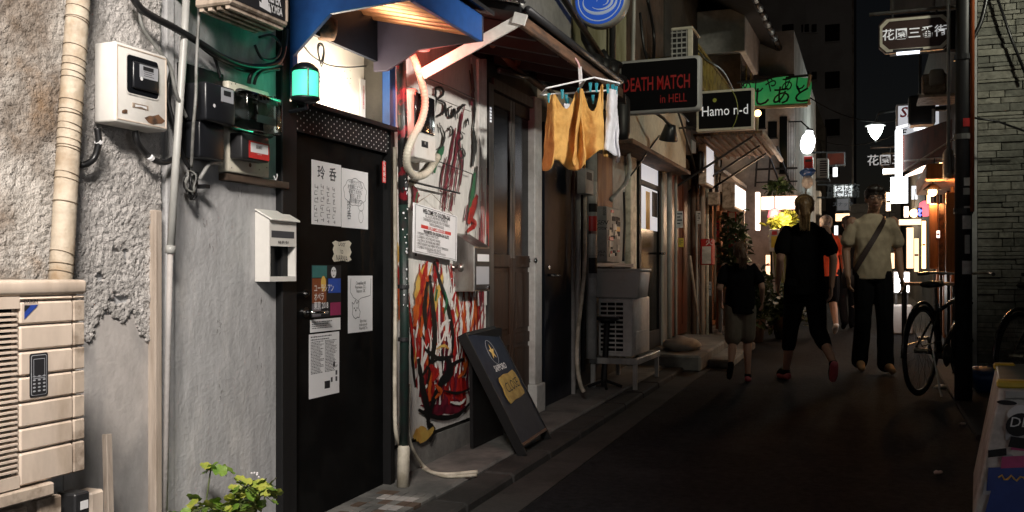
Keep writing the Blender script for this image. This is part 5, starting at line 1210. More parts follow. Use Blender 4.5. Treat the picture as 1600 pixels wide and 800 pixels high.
m = MB(); m.hexa([(x0+.02,yb+.01,za1+.002),(x1-.02,yb+.01,za1+.002),(x1-.02,ybe-.01,za1+.002),(x0+.02,ybe-.01,za1+.002),(x0,yb,z1),(x1,yb,z1),(x1,ybe,z1),(x0,ybe,z1)]); m.build('tub', Z['white_box'], T, bevel=.01, seg=2)
m = MB(); m.box(x0-.01, x1+.01, yb-.01, ybe+.01, z1+.001, z1+.022); m.build('lid', Z['white_box'], T, bevel=.006, seg=2)
T = thing('steel_bench', 'pale steel bench carrying the far air conditioner', 'bench', ((xa0+xa1)/2, ya+.3, gz(7.5)+.056))
zt_ = za0-.004; bx0, bx1, by0, by1 = xa0-.05, xa1+.07, ya-.10, ya1+.12
boxes(T, 'top_rail', Z['conduit'], [(bx0,bx1,by0,by0+.04,zt_-.05,zt_),(bx0,bx1,by1-.04,by1,zt_-.05,zt_),(bx0,bx0+.04,by0+.042,by1-.042,zt_-.05,zt_),(bx1-.04,bx1,by0+.042,by1-.042,zt_-.05,zt_)], .004)
boxes(T, 'leg', Z['conduit'], [(x,x+.035,y,y+.035,gz(y)+.056 if x < -1.84 else gz(y)+.005,zt_-.052) for x in (bx0+.01,bx1-.045) for y in (by0+.005,by1-.04)], .003)
p = gp(945, 606, .055); 
T = thing('round_stand', 'black pedestal stand with a small tilted round top before the air conditioner', 'stand', p)
tp = PD(949, 497, dep(p.x, p.y)+.05)
m = MB(); m.lathe(tp, [(.0,-.012),(.095,-.012),(.10,0),(.095,.010),(.0,.012)], (.05,-.12,1), 24); m.build('top', Z['black_plastic'], T, smooth=True)
m = MB(); m.tube([p+Vector((-.01,0,.02)), tp], .025, 8); m.build('stem', Z['frame_black'], T)
for k in range(4):
    a = R(20+90*k); m = MB(); m.tube([p+Vector((0,0,.06)), p+Vector((.09*math.cos(a), .09*math.sin(a), .03)), p+Vector((.14*math.cos(a), .14*math.sin(a), .01))], .013, 6); m.build('foot', Z['frame_black'], T)
# steps and sack
T = thing('concrete_step', 'low grey concrete step in front of the red wooden door', 'step', (-1.85, 9.6, gz(9.6)))
m = MB(); slope_box(m, -2.1, -1.50, 9.0, 11.4, .0, .16); m.build('tread', Z['concrete'], T, bevel=.02)
m = MB(); slope_box(m, -1.495, -1.25, 9.4, 11.4, .0, .085); m.build('lower_tread', Z['concrete'], T, bevel=.015)
p = gp(1070, 548, .16); m = MB(); m.ball(p+Vector((-.05,.1,.05)), .20, .26, .085, 18, 10)
for v in m.v: v += Vector((0,0,.03*noise.noise(v*9)))+Vector((.03*noise.noise(v*5),0,0))
tag(m.build('cement_sack', Z['sack'], smooth=True), 'slumped off-white sack lying on the concrete step', 'sack')

# ================================================================== corrugated and dark upper walls
T = thing('corrugated_upper_storey', 'yellow-lit corrugated metal upper storey behind the round sign', 'upper storey', (-2.4, 8, 2.62))
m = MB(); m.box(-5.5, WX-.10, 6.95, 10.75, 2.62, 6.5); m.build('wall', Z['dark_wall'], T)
for (a, b) in ((6.97, 8.12), (8.2, 8.86)):
    n = int((b-a)/.035); vs, fs = [], []
    for i in range(n+1):
        y = a+(b-a)*i/n; x = WX-.05+(.012 if i % 2 else -.012); vs += [(x,y,2.7),(x,y,6.4)]
    for i in range(n): fs.append((2*i,2*i+2,2*i+3,2*i+1))
    m = MB(); m.add(vs, fs); m.build('corrugated_sheet', Z['corrugated'], T)
m = MB(); m.tube([(WX+.0,8.16,2.7),(WX+.0,8.16,6)], .03, 8); m.build('rain_pipe', Z['dark_metal'], T, smooth=True)
for k in range(4):
    y = 8.9+.45*k; m = MB(); m.box(WX-.09, WX-.06, y, y+.44, 2.95, 6.4); m.build('wall_board', Z['brown_wall'], T, bevel=.004)
m = MB(); m.tube([(WX,8.9,2.7),(WX+.02,8.92,4),(WX,8.9,6)], .02, 8); m.build('rain_pipe', Z['conduit'], T, smooth=True)
m = MB(); m.tube([PW(940,80,-1.95),PW(950,95,-1.9),PW(968,102,-1.85)], .03, 8); m.build('cable_bundle', Z['dark_metal'], T, smooth=True)
T = thing('bracket_junction', 'dark transformer-like junction under the corrugated wall beside the black sign', 'junction', PW(940, 110, -1.8))
for k in range(3):
    c = PW(930+13*k, 98+6*k, -1.8); m = MB(); m.lathe(c, [(.0,-.05),(.05,-.05),(.06,0),(.05,.05),(.02,.06),(.0,.07)]); m.build('insulator', Z['dark_metal'], T, smooth=True)
m = MB(); m.tube([PW(915,92,-1.8), PW(975,125,-1.8)], .03, 8); m.build('cross_arm', Z['dark_metal'], T)
c = PW(972, 200, -1.85); m = MB(); m.lathe(c, [(.0,-.10),(.05,-.09),(.065,-.04),(.065,.22),(.05,.25),(.0,.26)]); m.build('canister', Z['dark_metal'], T, smooth=True)
# balcony with yellow railing, air conditioner on it
XB = -1.70; yb0_, yb1_ = yx(1082, XB), yx(1146, XB)
T = thing('balcony', 'projecting balcony with rusty yellow upright railing above the street', 'balcony', (-1.9, 11, 3.1))
zr = zz(55, XB, yb0_); zl = zz(118, XB, yb0_)
m = MB(); m.box(WX-.06, XB, yb0_, yb1_, zl-.12, zl-.02); m.build('floor_slab', Z['dark_metal'], T)
m = MB(); m.box(XB-.03, XB, yb0_, yb1_, zr-.03, zr); m.build('top_rail', Z['rail_yellow'], T)
m = MB(); m.box(XB-.03, XB, yb0_, yb1_, zl-.018, zl+.015); m.build('bottom_rail', Z['rail_yellow'], T)
for k in range(30):
    y = yb0_+.04+(yb1_-yb0_-.08)*k/29; m = MB(); m.box(XB-.022, XB-.008, y-.022, y+.022, zl+.016, zr-.031); m.build('baluster', Z['rail_yellow'], T)
m = MB(); m.box(WX-.05, XB, yb0_+.001, yb0_+.02, zl+.0, zr-.2); m.build('end_panel', Z['rail_yellow'], T)
ya_ = yb0_-.45
T = thing('air_conditioner', 'small caged air conditioner mounted high beside the yellow railing', 'air conditioner', (-1.9, ya_, 3.3))
x0, x1 = xy(1048, ya_), xy(1080, ya_); z1, z0 = zz(48, x0, ya_), zz(84, x0, ya_)-.08
m = MB(); m.box(x0+.02, x1, ya_+.02, ya_+.40, z0, z1); m.build('casing', Z['dark_metal'], T)
m = MB(); m.box(x0, x1+.02, ya_, ya_+.42, z1+.001, z1+.03); m.build('top_cover', Z['dacha_cream'], T, bevel=.01)
m = MB(); m.box(x1-.04, x1+.015, ya_, ya_+.03, z0, z1); m.build('corner_post', Z['dacha_cream'], T, bevel=.01)
for k in range(6): m = MB(); m.box(x0, x1-.042, ya_+.004, ya_+.014, z0+.02+(z1-z0-.05)*k/5, z0+.034+(z1-z0-.05)*k/5); m.build('grille_slat', Z['grey_panel'], T)
for k in range(4): m = MB(); m.box(x0+.01+(x1-x0-.06)*k/3, x0+.018+(x1-x0-.06)*k/3, ya_-.004, ya_+.003, z0, z1); m.build('grille_bar', Z['grey_panel'], T)
boxes(T, 'wall_arm', Z['dark_metal'], [(WX-.06,x1,ya_+.05,ya_+.09,z0-.05,z0-.002),(WX-.06,x1,ya_+.32,ya_+.36,z0-.05,z0-.002)])
# ================================================================== BAY: red wooden door and pipes
yg0, yg1 = 10.75, 14.9
T = thing('red_door_bar', 'dark two-storey bar with a varnished red wooden door panel', 'bar front', (-3.5, 12.8, .2))
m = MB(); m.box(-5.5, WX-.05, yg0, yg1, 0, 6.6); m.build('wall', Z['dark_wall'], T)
y0, y1 = yx(1051, WX), yx(1076, WX)
m = MB(); m.box(WX-.05, WX-.02, y0, y1, .38, zz(262, WX, y0)); dd = m.build('door', Z['red_wood'], T, bevel=.004)
for k in range(3):
    a = y0+(y1-y0)*k/3+.02; b = y0+(y1-y0)*(k+1)/3-.02; m = MB(); m.box(WX-.02, WX-.012, a, b, .5, zz(270, WX, y0)); m.build('panel', Z['red_wood'], dd, bevel=.006)
m = MB(); m.box(WX-.05, WX+.10, y0-.3, y1+.2, zz(258, WX, y0), zz(250, WX, y0)+.05); m.build('door_head', Z['wood_edge'], T)
for (a, b, z0, z1, mt) in ((12.4,13.3,.35,2.2,'brown_wall'),(13.35,14.85,.35,2.2,'orange_wall'),(12.3,14.85,2.3,2.9,'grey_panel'),(11,12.2,2.6,3.0,'wood_edge')):
    m = MB(); m.box(WX-.05, WX-.01, a, b, z0, z1); m.build('wall_panel', Z[mt], T, bevel=.004)
XE = -1.75
m = MB(); m.hexa([(WX-.04,yx(1130,XE),2.62),(XE,yx(1130,XE),2.45),(XE,14.85,2.45),(WX-.04,14.85,2.62),(WX-.04,yx(1130,XE),2.68),(XE,yx(1130,XE),2.50),(XE,14.85,2.50),(WX-.04,14.85,2.68)]); m.build('small_eave', Z['grey_panel'], T)
# upper balcony box with a glow
m = MB(); m.box(WX-.05, -1.55, 12.9, 14.8, 4.15, 4.75); m.build('bay_soffit', Z['white_far'], T, bevel=.01)
m = MB(); m.box(WX-.05, -1.62, 13.0, 14.7, 3.3, 4.147); m.build('bay_window', Z['brown_wall'], T)
boxes(T, 'bay_pane', Z['dark_glass'], [(-1.62,-1.615,13.05+.55*k,13.55+.55*k,3.5,4.05) for k in range(3)])
boxes(T, 'pane_frame', Z['rail_yellow'], [(-1.62,-1.605,13.56+.55*k,13.59+.55*k,3.45,4.1) for k in range(2)])
m = MB(); m.hexa([(WX,11.2,4.9),(-1.30,11.2,4.42),(-1.30,18.5,4.75),(WX,18.5,5.2),(WX,11.2,4.97),(-1.30,11.2,4.49),(-1.30,18.5,4.82),(WX,18.5,5.27)]); m.build('upper_eave', Z['dark_metal'], T)
for k in range(14):
    y = 11.3+.5*k; zq = 4.42+.33*(y-11.2)/7.3; m = MB(); m.tube([(-1.28,y,zq+.05),(-1.28,y+.42,zq+.07)], .05, 8); m.build('eave_tile', Z['dark_metal'], T, smooth=True)
c = Vector((-1.72, 13.2, 4.02))
pipe('pale pipe beside the red wooden door', 1046, 262, 540, -2.08, .03, 'conduit')
pipe('bamboo-coloured pipe just past the red wooden door', 1084, 240, 530, -2.05, .035, 'brown_wall')
pipe('tall tan pipe near the red extinguisher box', 1098, 235, 545, -1.98, .032, 'tan_wood')
pipe('thin cream pipe touching the extinguisher box', 1105, 240, 560, -1.98, .022, 'cream_pipe')
pipe('orange-lit wooden post beyond the extinguisher box', 1124, 330, 520, -2.0, .05, 'orange_wall', 'post', cat='post')
pipe('dark post behind the child', 1132, 300, 520, -2.02, .07, 'brown_wall', 'post', cat='post')
pipe('white lit thin post beside the child', 1126, 440, 520, -1.9, .03, 'white_paint', 'post', cat='post')
pipe('mop handle leaning outside the red wooden door', 1078, 400, 520, -1.95, .016, 'tan_wood', 'mop_handle', 1093, 'pole')
pipe('second pole leaning beside the mop handle', 1088, 330, 530, -1.95, .014, 'conduit', 'leaning_pole', 1090, 'pole')
T = thing('extinguisher_box', 'red fire extinguisher box with a white face on the pipes', 'extinguisher box', PW(1103, 415, -1.9))
ym_ = yx(1095, -1.9); m = MB(); m.cb(1094, 1113, 373, 414, ym_, .2); m.build('housing', Z['red_plastic'], T, bevel=.01)
m = MB(); m.cb(1097, 1111, 385, 412, ym_-.006, .005); m.build('white_face', Z['sticker_white'], T)
text('火', .09, Z['label_white'], 'lettering', T, PY(1108, 379, ym_-.002), XR, ZU)
def lightbox(name, label, u0, um, u1, vt, vb, Y, side, face):
    xa, xb = xy(u0, Y), xy(um, Y); ye_ = yx(u1, xb); z1, z0 = zz(vt, xb, Y), zz(vb, xb, Y)
    T = thing(name, label, 'lit sign', ((xa+xb)/2, Y, z0))
    m = MB(); m.box(xa, xb, Y, ye_, z0, z1); m.build('casing', side, T, bevel=.01)
    m = MB(); m.box(xb+.001, xb+.006, Y+.03, ye_-.03, z0+.03, z1-.03); m.build('lit_face', face, T)
    m = MB(); m.box(WX-.04, xa, (Y+ye_)/2-.03, (Y+ye_)/2+.03, z0+.1, z1-.1); m.build('wall_arm', Z['dark_metal'], T)
    return T
lightbox('sign_lightbox', 'narrow beige lightbox high on the pipes past the cream signboard', 1091, 1103, 1115, 224, 288, 11.3, Z['dirty_cream'], Z['e_tube_dim'] if False else Z['e_white_dim'])
lightbox('sign_lightbox', 'square beige lightbox with a bright white face under the small eave', 1128, 1148, 1165, 285, 325, 12.4, Z['dirty_cream'], Z['e_white_soft'])
T = thing('utility_box', 'small cream utility box below the narrow beige lightbox', 'utility box', PW(1115, 320, -1.95))
m = MB(); m.cb(1105, 1122, 300, 320, 12.1, .2); m.build('housing', Z['dirty_cream'], T, bevel=.01)
m = MB(); m.cb(1088, 1099, 235, 270, 11.0, .12); m.build('round_horn', Z['black_plastic'], T, bevel=.04, seg=3)
for i, (u0,u1,vt,vb,mt,lb) in enumerate(((1137,1150,330,392,'sticker_red','red and white poster board hanging beyond the square lightbox'),(1151,1163,328,352,'sticker_white','pale framed notice next to the red poster board'),(1140,1146,392,440,'white_paint','narrow white board hanging under the red poster board'))):
    T = thing('poster_board', lb, 'poster', PW(u0, vb, -1.95))
    m = MB(); m.cb(u0, u1, vt, vb, 13.2+.05*i, .03); m.build('board', Z[mt], T)
    m = MB(); m.cb(u0+1.5, u1-1.5, vt+2, vt+(vb-vt)*.6, 13.196+.05*i, .003); m.build('print', Z['sticker_white'] if i == 0 else Z['label_grey'], T)
# ================================================================== far left: white house, lit shop, balcony clutter
T = thing('white_house', 'white-walled house jutting into the alley behind the green banner', 'house', (-3.5, 17, .3))
m = MB(); m.box(-6, -1.06, 15.0, 21.5, .1, 4.9); m.build('wall', Z['white_far'], T)
for (u0,u1,vt,vb) in ((1182,1196,150,200),(1200,1214,190,215),(1218,1230,182,270)):
    m = MB(); m.cb(u0, u1, vt, vb, 14.985, .02); w_ = m.build('window', Z['dark_glass'], T)
    m = MB(); m.cb(u0-1, u1+1, vb, vb+2, 14.97, .03); m.build('sill', Z['dark_metal'], w_)
m = MB(); m.box(-2.1, -1.02, 14.5, 15.0, 4.05, 4.12); m.build('ledge', Z['dark_metal'], T)
for k in range(5):
    u = 1232+2.5*k; m = MB(); m.cb(u, u+.8, 190, 290, 14.8, .02); m.build('grating_bar', Z['dark_metal'], T)
m = MB(); m.cb(1180, 1246, 262, 265, 14.8, .03); m.build('railing', Z['dark_metal'], T)
m = MB(); m.cb(1180, 1246, 283, 285, 14.8, .03); m.build('railing', Z['dark_metal'], T)
for (a, b) in (((1196,228),(1222,296)),((1205,225),(1200,296)),((1214,228),(1236,292)),((1184,235),(1180,292))):
    m = MB(); m.tube([PY(*a, 14.75), PY(*b, 14.75)], .016, 6); m.build('stair_rod', Z['dark_metal'], T)
# rusty canopy in front of it
T = thing('rusty_awning', 'rusty lattice awning hung below the black name sign', 'awning', PY(1150, 230, 11.2))
a, b = PY(1100, 195, 10.9), PY(1182, 205, 10.9)
m = MB(); zt_ = zz(205, -1.3, 10.9); m.box(-1.9, -1.12, 10.9, 13.0, zt_-.03, zt_); m.build('deck', Z['rust'], T)
for k in range(9):
    x = -1.88+.093*k; m = MB(); m.box(x, x+.02, 10.88, 13.0, zt_-.065, zt_-.032); m.build('slat', Z['wood_edge'], T)
m = MB(); m.tube([(-1.12,10.95,zt_-.02),(-1.1,13.2,zt_-.08)], .03, 8); m.build('edge_pipe', Z['grey_panel'], T, smooth=True)
for k in range(3):
    m = MB(); m.tube([(-1.2,11+.8*k,zt_-.03),(-2.12,11+.8*k,zt_-.6)], .014, 6); m.build('brace', Z['dark_metal'], T)
c = PY(1184, 177, 12.5)
T = thing('bare_bulb', 'bare warm bulb on a white stick beside the green banner', 'lamp', c)
m = MB(); m.ball(c, .045, n=10, m=7); m.build('bulb', Z['e_warm'], T, smooth=True)
m = MB(); m.tube([c-Vector((0,0,.04)), c-Vector((.02,0,.35))], .018, 6); m.build('holder', Z['white_paint'], T)
m = MB(); m.tube([c-Vector((.02,0,.3)), c+Vector((-.6,0,-.35))], .014, 6); m.build('arm', Z['dark_metal'], T)
# green banner
Y = 12.0; n = 26; vs, fs = [], []
for i in range(n+1):
    t = i/n; u = 1160+106*t
    vt = 128-9*t + 2.5*math.sin(t*7); vb = 165+1.5*math.sin(t*5)-2*t
    for j in range(9):
        s_ = j/8; p = PY(u+(2.5*math.sin(s_*4) if t > .9 else 0), vt+(vb-vt)*s_, Y); p.y += .06*math.sin(t*9+s_*3)+.05*noise.noise(Vector((t*6,s_*3,2))); vs.append(p)
for i in range(n):
    for j in range(8): fs.append((i*9+j,(i+1)*9+j,(i+1)*9+j+1,i*9+j+1))
T = thing('green_banner', 'torn green cloth banner with black brushed Japanese lettering', 'banner', PY(1215, 165, Y))
m = MB(); m.add(vs, fs); m.build('cloth', Z['e_greenflag'], T, smooth=True)
text('めしや あし', .20, Z['ink'], 'lettering', T, PY(1207, 134, Y-.14), XR, (.06,0,1), sx=.75, bold=.01)
text('もしあと', .25, Z['ink'], 'lettering', T, PY(1205, 152, Y-.14), XR, (.06,0,1), sx=.95, bold=.01)
m = MB(); m.tube([PY(1152,129,Y),PY(1268,117,Y)], .015, 6); m.build('pole', Z['dark_metal'], T)
m = MB(); m.tube([PY(1266,117,Y-.02),PY(1262,140,Y-.03),PY(1264,164,Y-.02)], .022, 6); m.build('frayed_edge', Z['dacha_cream'], T)
m = MB(); m.tube([PY(1165,166,Y-.06),PY(1200,167,Y+.0),PY(1262,164,Y-.05)], .026, 6); m.build('bottom_hem', Z['dacha_cream'], T)
# paper lantern
c = PY(1262, 224, 14.6)
T = thing('paper_lantern', 'glowing white oval paper lantern in front of the white house', 'lantern', c-Vector((0,0,.2)))
m = MB(); m.lathe(c, [(.025,-.155),(.057,-.143),(.086,-.098),(.102,-.04),(.104,.025),(.094,.09),(.069,.135),(.05,.155),(.05,.19)], (.15,0,1), 20); m.build('paper_shade', Z['e_white'], T, smooth=True)
m = MB(); m.lathe(c, [(.0,.19),(.05,.19),(.05,.22),(.0,.22)], (.15,0,1)); m.build('cap', Z['black_plastic'], T)
m = MB(); m.tube([c+Vector((.03,0,.21)), c+Vector((-.1,.1,.35)), c+Vector((-.3,.4,.4))], .012, 6); m.build('arm', Z['dark_metal'], T)
for (nm, lb, cat, u0,u1,vt,vb,Yq,mt) in (('red_letter_box','small red box with dark slot under the glowing paper lantern','box',1256,1270,244,266,14.55,'red_plastic'),
        ('blue_tarp_bundle','bundle of blue and grey sheeting strung below the red box','bundle',1252,1272,264,290,14.5,'tarp_blue'),):
    T = thing(nm, lb, cat, PY((u0+u1)/2, vb, Yq))
    if 'red' in nm:
        m = MB(); m.cb(u0,u1,vt,vb,Yq,.15); m.build('housing', Z[mt], T, bevel=.01); m = MB(); m.cb(u0+2,u1-2,vt+5,vt+9,Yq-.004,.003); m.build('slot', Z['ink'], T)
    else:
        c = PY((u0+u1)/2, vt+5, Yq); m = MB(); m.ball(c, .11, .11, .06)
        for v in m.v: v += Vector((.03,.03,.03))*noise.noise(v*18)
        m.build('blue_sheet', Z[mt], T); m = MB(); m.ball(c-Vector((0,-.02,.14)), .09, .09, .10)
        for v in m.v: v += Vector((.03,.03,.02))*noise.noise(v*14)
        m.build('grey_sheet', Z['grey_panel'], T)
T = thing('air_conditioner', 'grey air conditioner hung high in the distance beside the dark red sign', 'air conditioner', PY(1284, 278, 18))
m = MB(); m.cb(1276, 1294, 247, 278, 18, .4); m.build('casing', Z['grey_panel'], T, bevel=.02)
for k in range(7): m = MB(); m.cb(1281, 1292, 251+3.6*k, 253+3.6*k, 17.985, .012); m.build('grille_slat', Z['dark_metal'], T)
m = MB(); m.cb(1274, 1296, 279, 282, 18, .4); m.build('bracket', Z['dark_metal'], T)
for (nm, lb, u0,u1,vt,vb,Yq,face,rim,s_,sz,tm) in (
    ('dark_red_sign','plain dark red sign box high above the alley in the distance',1291,1321,238,260,20,'awning_red','dark_metal','',0,''),
    ('white_street_sign','white sign with two rows of black Japanese lettering far down the alley',1302,1333,289,309,20,'e_white_dim','sign_rim','たちばな\n診療所前',.16,'ink'),
    ('mauve_sign','dim mauve sign hanging right under the white street sign',1306,1328,309,331,20,'pt_grey','dark_metal','スナック',.10,'ink_grey')):
    T, x0, x1, z0, z1 = vsign(nm, lb, u0, u1, vt, vb, Yq, .12, Z[face], Z[rim], .012)
    if s_: text(s_, sz, Z[tm], 'lettering', T, ((x0+x1)/2, Yq-.006, (z0+z1)/2), XR, ZU, bold=.02)
    m = MB(); m.tube([((x0+x1)/2, Yq+.06, z1), ((x0+x1)/2-.5, Yq+.06, z1+.02)], .02, 6); m.build('bracket_arm', Z['dark_metal'], T)
T = thing('tube_light', 'short bright tube light under the dark red sign', 'lamp', PY(1305, 278, 19.9))
m = MB(); m.tube([PY(1305,262,19.9), PY(1305,276,19.9)], .045, 8); m.build('tube', Z['e_white_soft'], T, smooth=True)
m = MB(); m.tube([PY(1305,258,19.95), PY(1305,261.8,19.95)], .05, 8); m.build('socket', Z['dark_metal'], T)
# lit shop front below
T = thing('shop_lightbox', 'glowing pinkish-white lightbox over the plants down the left side', 'lit sign', PY(1217, 328, 14.3))
m = MB(); m.cb(1188, 1248, 305, 329, 14.3, .2); m.build('casing', Z['dirty_cream'], T, bevel=.01)
m = MB(); m.cb(1190, 1246, 307, 327, 14.29, .008); m.build('lit_face', Z['e_pinkwhite'], T)
m = MB(); m.cb(1180, 1187, 300, 360, 14.35, .1); m.build('side_lamp', Z['e_pinkwhite'], T, bevel=.01)
T = thing('menu_stand', 'pale menu board with a yellow notice among the plants', 'menu board', PY(1217, 392, 13.6))
m = MB(); m.cb(1202, 1233, 358, 393, 13.6, .03); m.build('board', Z['sticker_white'], T, bevel=.005)
m = MB(); m.cb(1205, 1215, 369, 387, 13.596, .003); m.build('yellow_notice', Z['sticker_yellow'], T)
m = MB(); m.cb(1206, 1214, 361, 367, 13.596, .003); m.build('red_print', Z['sticker_red'], T)
x_ = xy(1217, 13.6)
boxes(T, 'post', Z['dark_metal'], [(x_-.12,x_-.09,13.61,13.64,gz(13.6),zz(393,x_,13.6)),(x_+.09,x_+.12,13.61,13.64,gz(13.6),zz(393,x_,13.6))])
LEAFM = {}
def leaf_mesh(key, l, w, mat, cup=.25):
    vs = [(0,0,0),(l*.35,-w*.5,l*cup*.3),(l*.35,0,0),(l*.35,w*.5,l*cup*.3),(l*.75,-w*.36,l*cup*.1),(l*.75,0,-l*cup*.12),(l*.75,w*.36,l*cup*.1),(l,0,-l*cup*.4)]
    me = bpy.data.meshes.new('leaf'); me.from_pydata(vs, [], [(0,1,2),(0,2,3),(1,4,5,2),(2,5,6,3),(4,7,5),(5,7,6)]); me.materials.append(mat); LEAFM[key] = me
def round_leaf_mesh(key, r, mat, seed):
    rr = random.Random(seed); vs = [(0,0,0)]; n = 16
    for k in range(n):
        a = 2*math.pi*k/n; q = r*(.86+.14*abs(math.sin(2.5*a+seed)))*(.6 if k == 0 else 1)
        vs.append((q*math.cos(a), q*math.sin(a), r*(.16+.10*math.sin(5*a+seed))))
    me = bpy.data.meshes.new('leaf'); me.from_pydata(vs, [], [(0,k,k % n+1) for k in range(1, n+1)]); me.materials.append(mat)
    for p in me.polygons: p.use_smooth = True
    LEAFM[key] = me
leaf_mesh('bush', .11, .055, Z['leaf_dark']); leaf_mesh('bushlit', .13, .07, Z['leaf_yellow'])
def put_leaf(T, key, p, rot, sc=1):
    o = bpy.data.objects.new('leaf', LEAFM[key]); COL.objects.link(o); o.parent = T; o.location = Vector(p)-ORG[T.name]; o.rotation_euler = rot; o.scale = (sc,sc,sc); return o
def bush(name, label, c, rx, ry, rz, nl, key, seed, pot=True):
    rr = random.Random(seed); g = gz(c[1]); T = thing(name, label, 'plant', (c[0], c[1], g)); c = Vector(c)
    m = MB(); m.lathe((c.x,c.y,g), [(.0,.005),(.13,.005),(.17,.28),(.18,.30),(.0,.29)]) if pot else m.lathe((c.x,c.y,g),[(.0,.005),(.1,.005),(.1,.1),(.0,.1)])
    m.build('pot', Z['brown_wall'], T, smooth=True)
    for k in range(7):
        a = rr.uniform(0, 6.28); e = c+Vector((rx*.7*math.cos(a), ry*.7*math.sin(a), rr.uniform(-.3,.9)*rz)); m = MB()
        m.tube([(c.x,c.y,g+.25), ((c.x+e.x)/2, (c.y+e.y)/2, (g+.4+e.z)/2), e], [.012,.009,.004], 5); m.build('branch', Z['stem'], T)
    vs, fs = [], []
    src = [v.co.copy() for v in LEAFM[key].vertices]; sf = [tuple(p.vertices) for p in LEAFM[key].polygons]
    for k in range(nl):
        while True:
            d = Vector((rr.uniform(-1,1), rr.uniform(-1,1), rr.uniform(-1,1)))
            if .25 < d.length < 1: break
        q = .75+.5*noise.noise(d*2.2+Vector((seed,0,0)))
        p = c+Vector((d.x*rx*q, d.y*ry*q, d.z*rz*q))
        mt = Matrix.Rotation(rr.uniform(0,6.28),3,'Z') @ Matrix.Rotation(rr.uniform(-.9,.9),3,'Y') @ Matrix.Rotation(rr.uniform(-.7,.7),3,'X'); s_ = rr.uniform(.7,1.4); b = len(vs)
        vs += [p+mt@(v*s_) for v in src]; fs += [tuple(b+i for i in f) for f in sf]
    m = MB(); m.add(vs, fs); o = m.build('foliage', LEAFM[key].materials[0], T); o['kind'] = 'stuff'; return T
bush('potted_shrub', 'dark leafy shrub in a pot beside the walking child', (-1.38, 12.3, .78), .36, .4, .5, 700, 'bush', 3)
bush('potted_shrub', 'second dark shrub in a pot half behind the woman in black', (-1.02, 12.9, .62), .30, .3, .38, 500, 'bush', 5)
bush('climbing_shrub', 'tall dark climbing shrub against the wall behind the child', (-1.75, 13.3, 1.5), .25, .5, .75, 600, 'bush', 9, False)
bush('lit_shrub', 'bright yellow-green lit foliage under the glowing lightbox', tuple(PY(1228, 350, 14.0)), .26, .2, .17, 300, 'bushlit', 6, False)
bush('lit_shrub', 'spiky dim foliage on the ledge above the glowing lightbox', tuple(PY(1216, 292, 14.4)), .25, .15, .12, 120, 'bush', 16, False)
lamp('shop_light', 'POINT', PY(1222, 340, 13.75), 34, (1,.66,.42), .15, parent=bpy.data.objects['shop_lightbox'])
# dark terrace of bars further down on the left and the block of flats at the end
T = thing('far_bar_row', 'dark row of narrow bars receding down the left side', 'bar row', (-3, 28, .4))
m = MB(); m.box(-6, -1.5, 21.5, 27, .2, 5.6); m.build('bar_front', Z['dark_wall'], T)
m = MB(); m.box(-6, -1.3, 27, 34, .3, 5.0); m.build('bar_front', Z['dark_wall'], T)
boxes(T, 'window', Z['dark_glass'], [(-1.495,-1.485,22+1.2*k,22.7+1.2*k,3.0,3.9) for k in range(4)])
boxes(T, 'air_duct', Z['grey_panel'], [(-1.49,-1.15,22.5,23.3,2.3,2.8),(-1.49,-1.1,24.5,25.2,2.6,3.2),(-1.49,-1.2,25.6,26.2,1.9,2.3)], .02)
T = thing('apartment_tower', 'pale grey concrete apartment tower closing the view above the alley', 'building', (-6, 44, .8))
xr = xy(1334, 42)
m = MB(); m.box(-16, xr, 42, 52, .5, 26); m.build('wall', Z['night_wall'], T)
for (u0, u1) in ((1252,1264),(1268,1276),(1289,1312),(1222,1240)):
    for v in (38, 112, 186, -36, 246):
        if u0 == 1222 and v > 40: continue
        m = MB(); m.cb(u0, u1, v, v+26 if u0 == 1289 else v+12, 41.98, .03); w_ = m.build('window', Z['dark_glass'], T)
        m = MB(); m.cb(u0-.6, u1+.6, v+(26.3 if u0 == 1289 else 12.3), v+(28 if u0 == 1289 else 14), 41.9, .1); m.build('sill', Z['night_wall'], w_)
m = MB(); m.cb(1331, 1334, -60, 300, 41.9, .05); m.build('rain_pipe', Z['steel'], T)
m = MB(); m.cb(1255, 1257, -60, 300, 41.94, .04); m.build('rain_pipe', Z['night_wall'], T)
T = thing('dark_house', 'dark low house with a ragged roof in front of the apartment tower', 'house', (-3, 36, .7))
m = MB(); m.box(-7, xy(1322, 36), 36, 40, .5, zz(300, -1, 36)); m.build('wall', Z['dark_wall'], T)
m = MB(); a = PY(1244,118,30); m.prism([PY(1236,112,30),PY(1262,125,30),PY(1290,200,30),PY(1290,330,30),PY(1236,330,30)], (0,1,0)); m.build('gable', Z['dark_wall'], T)
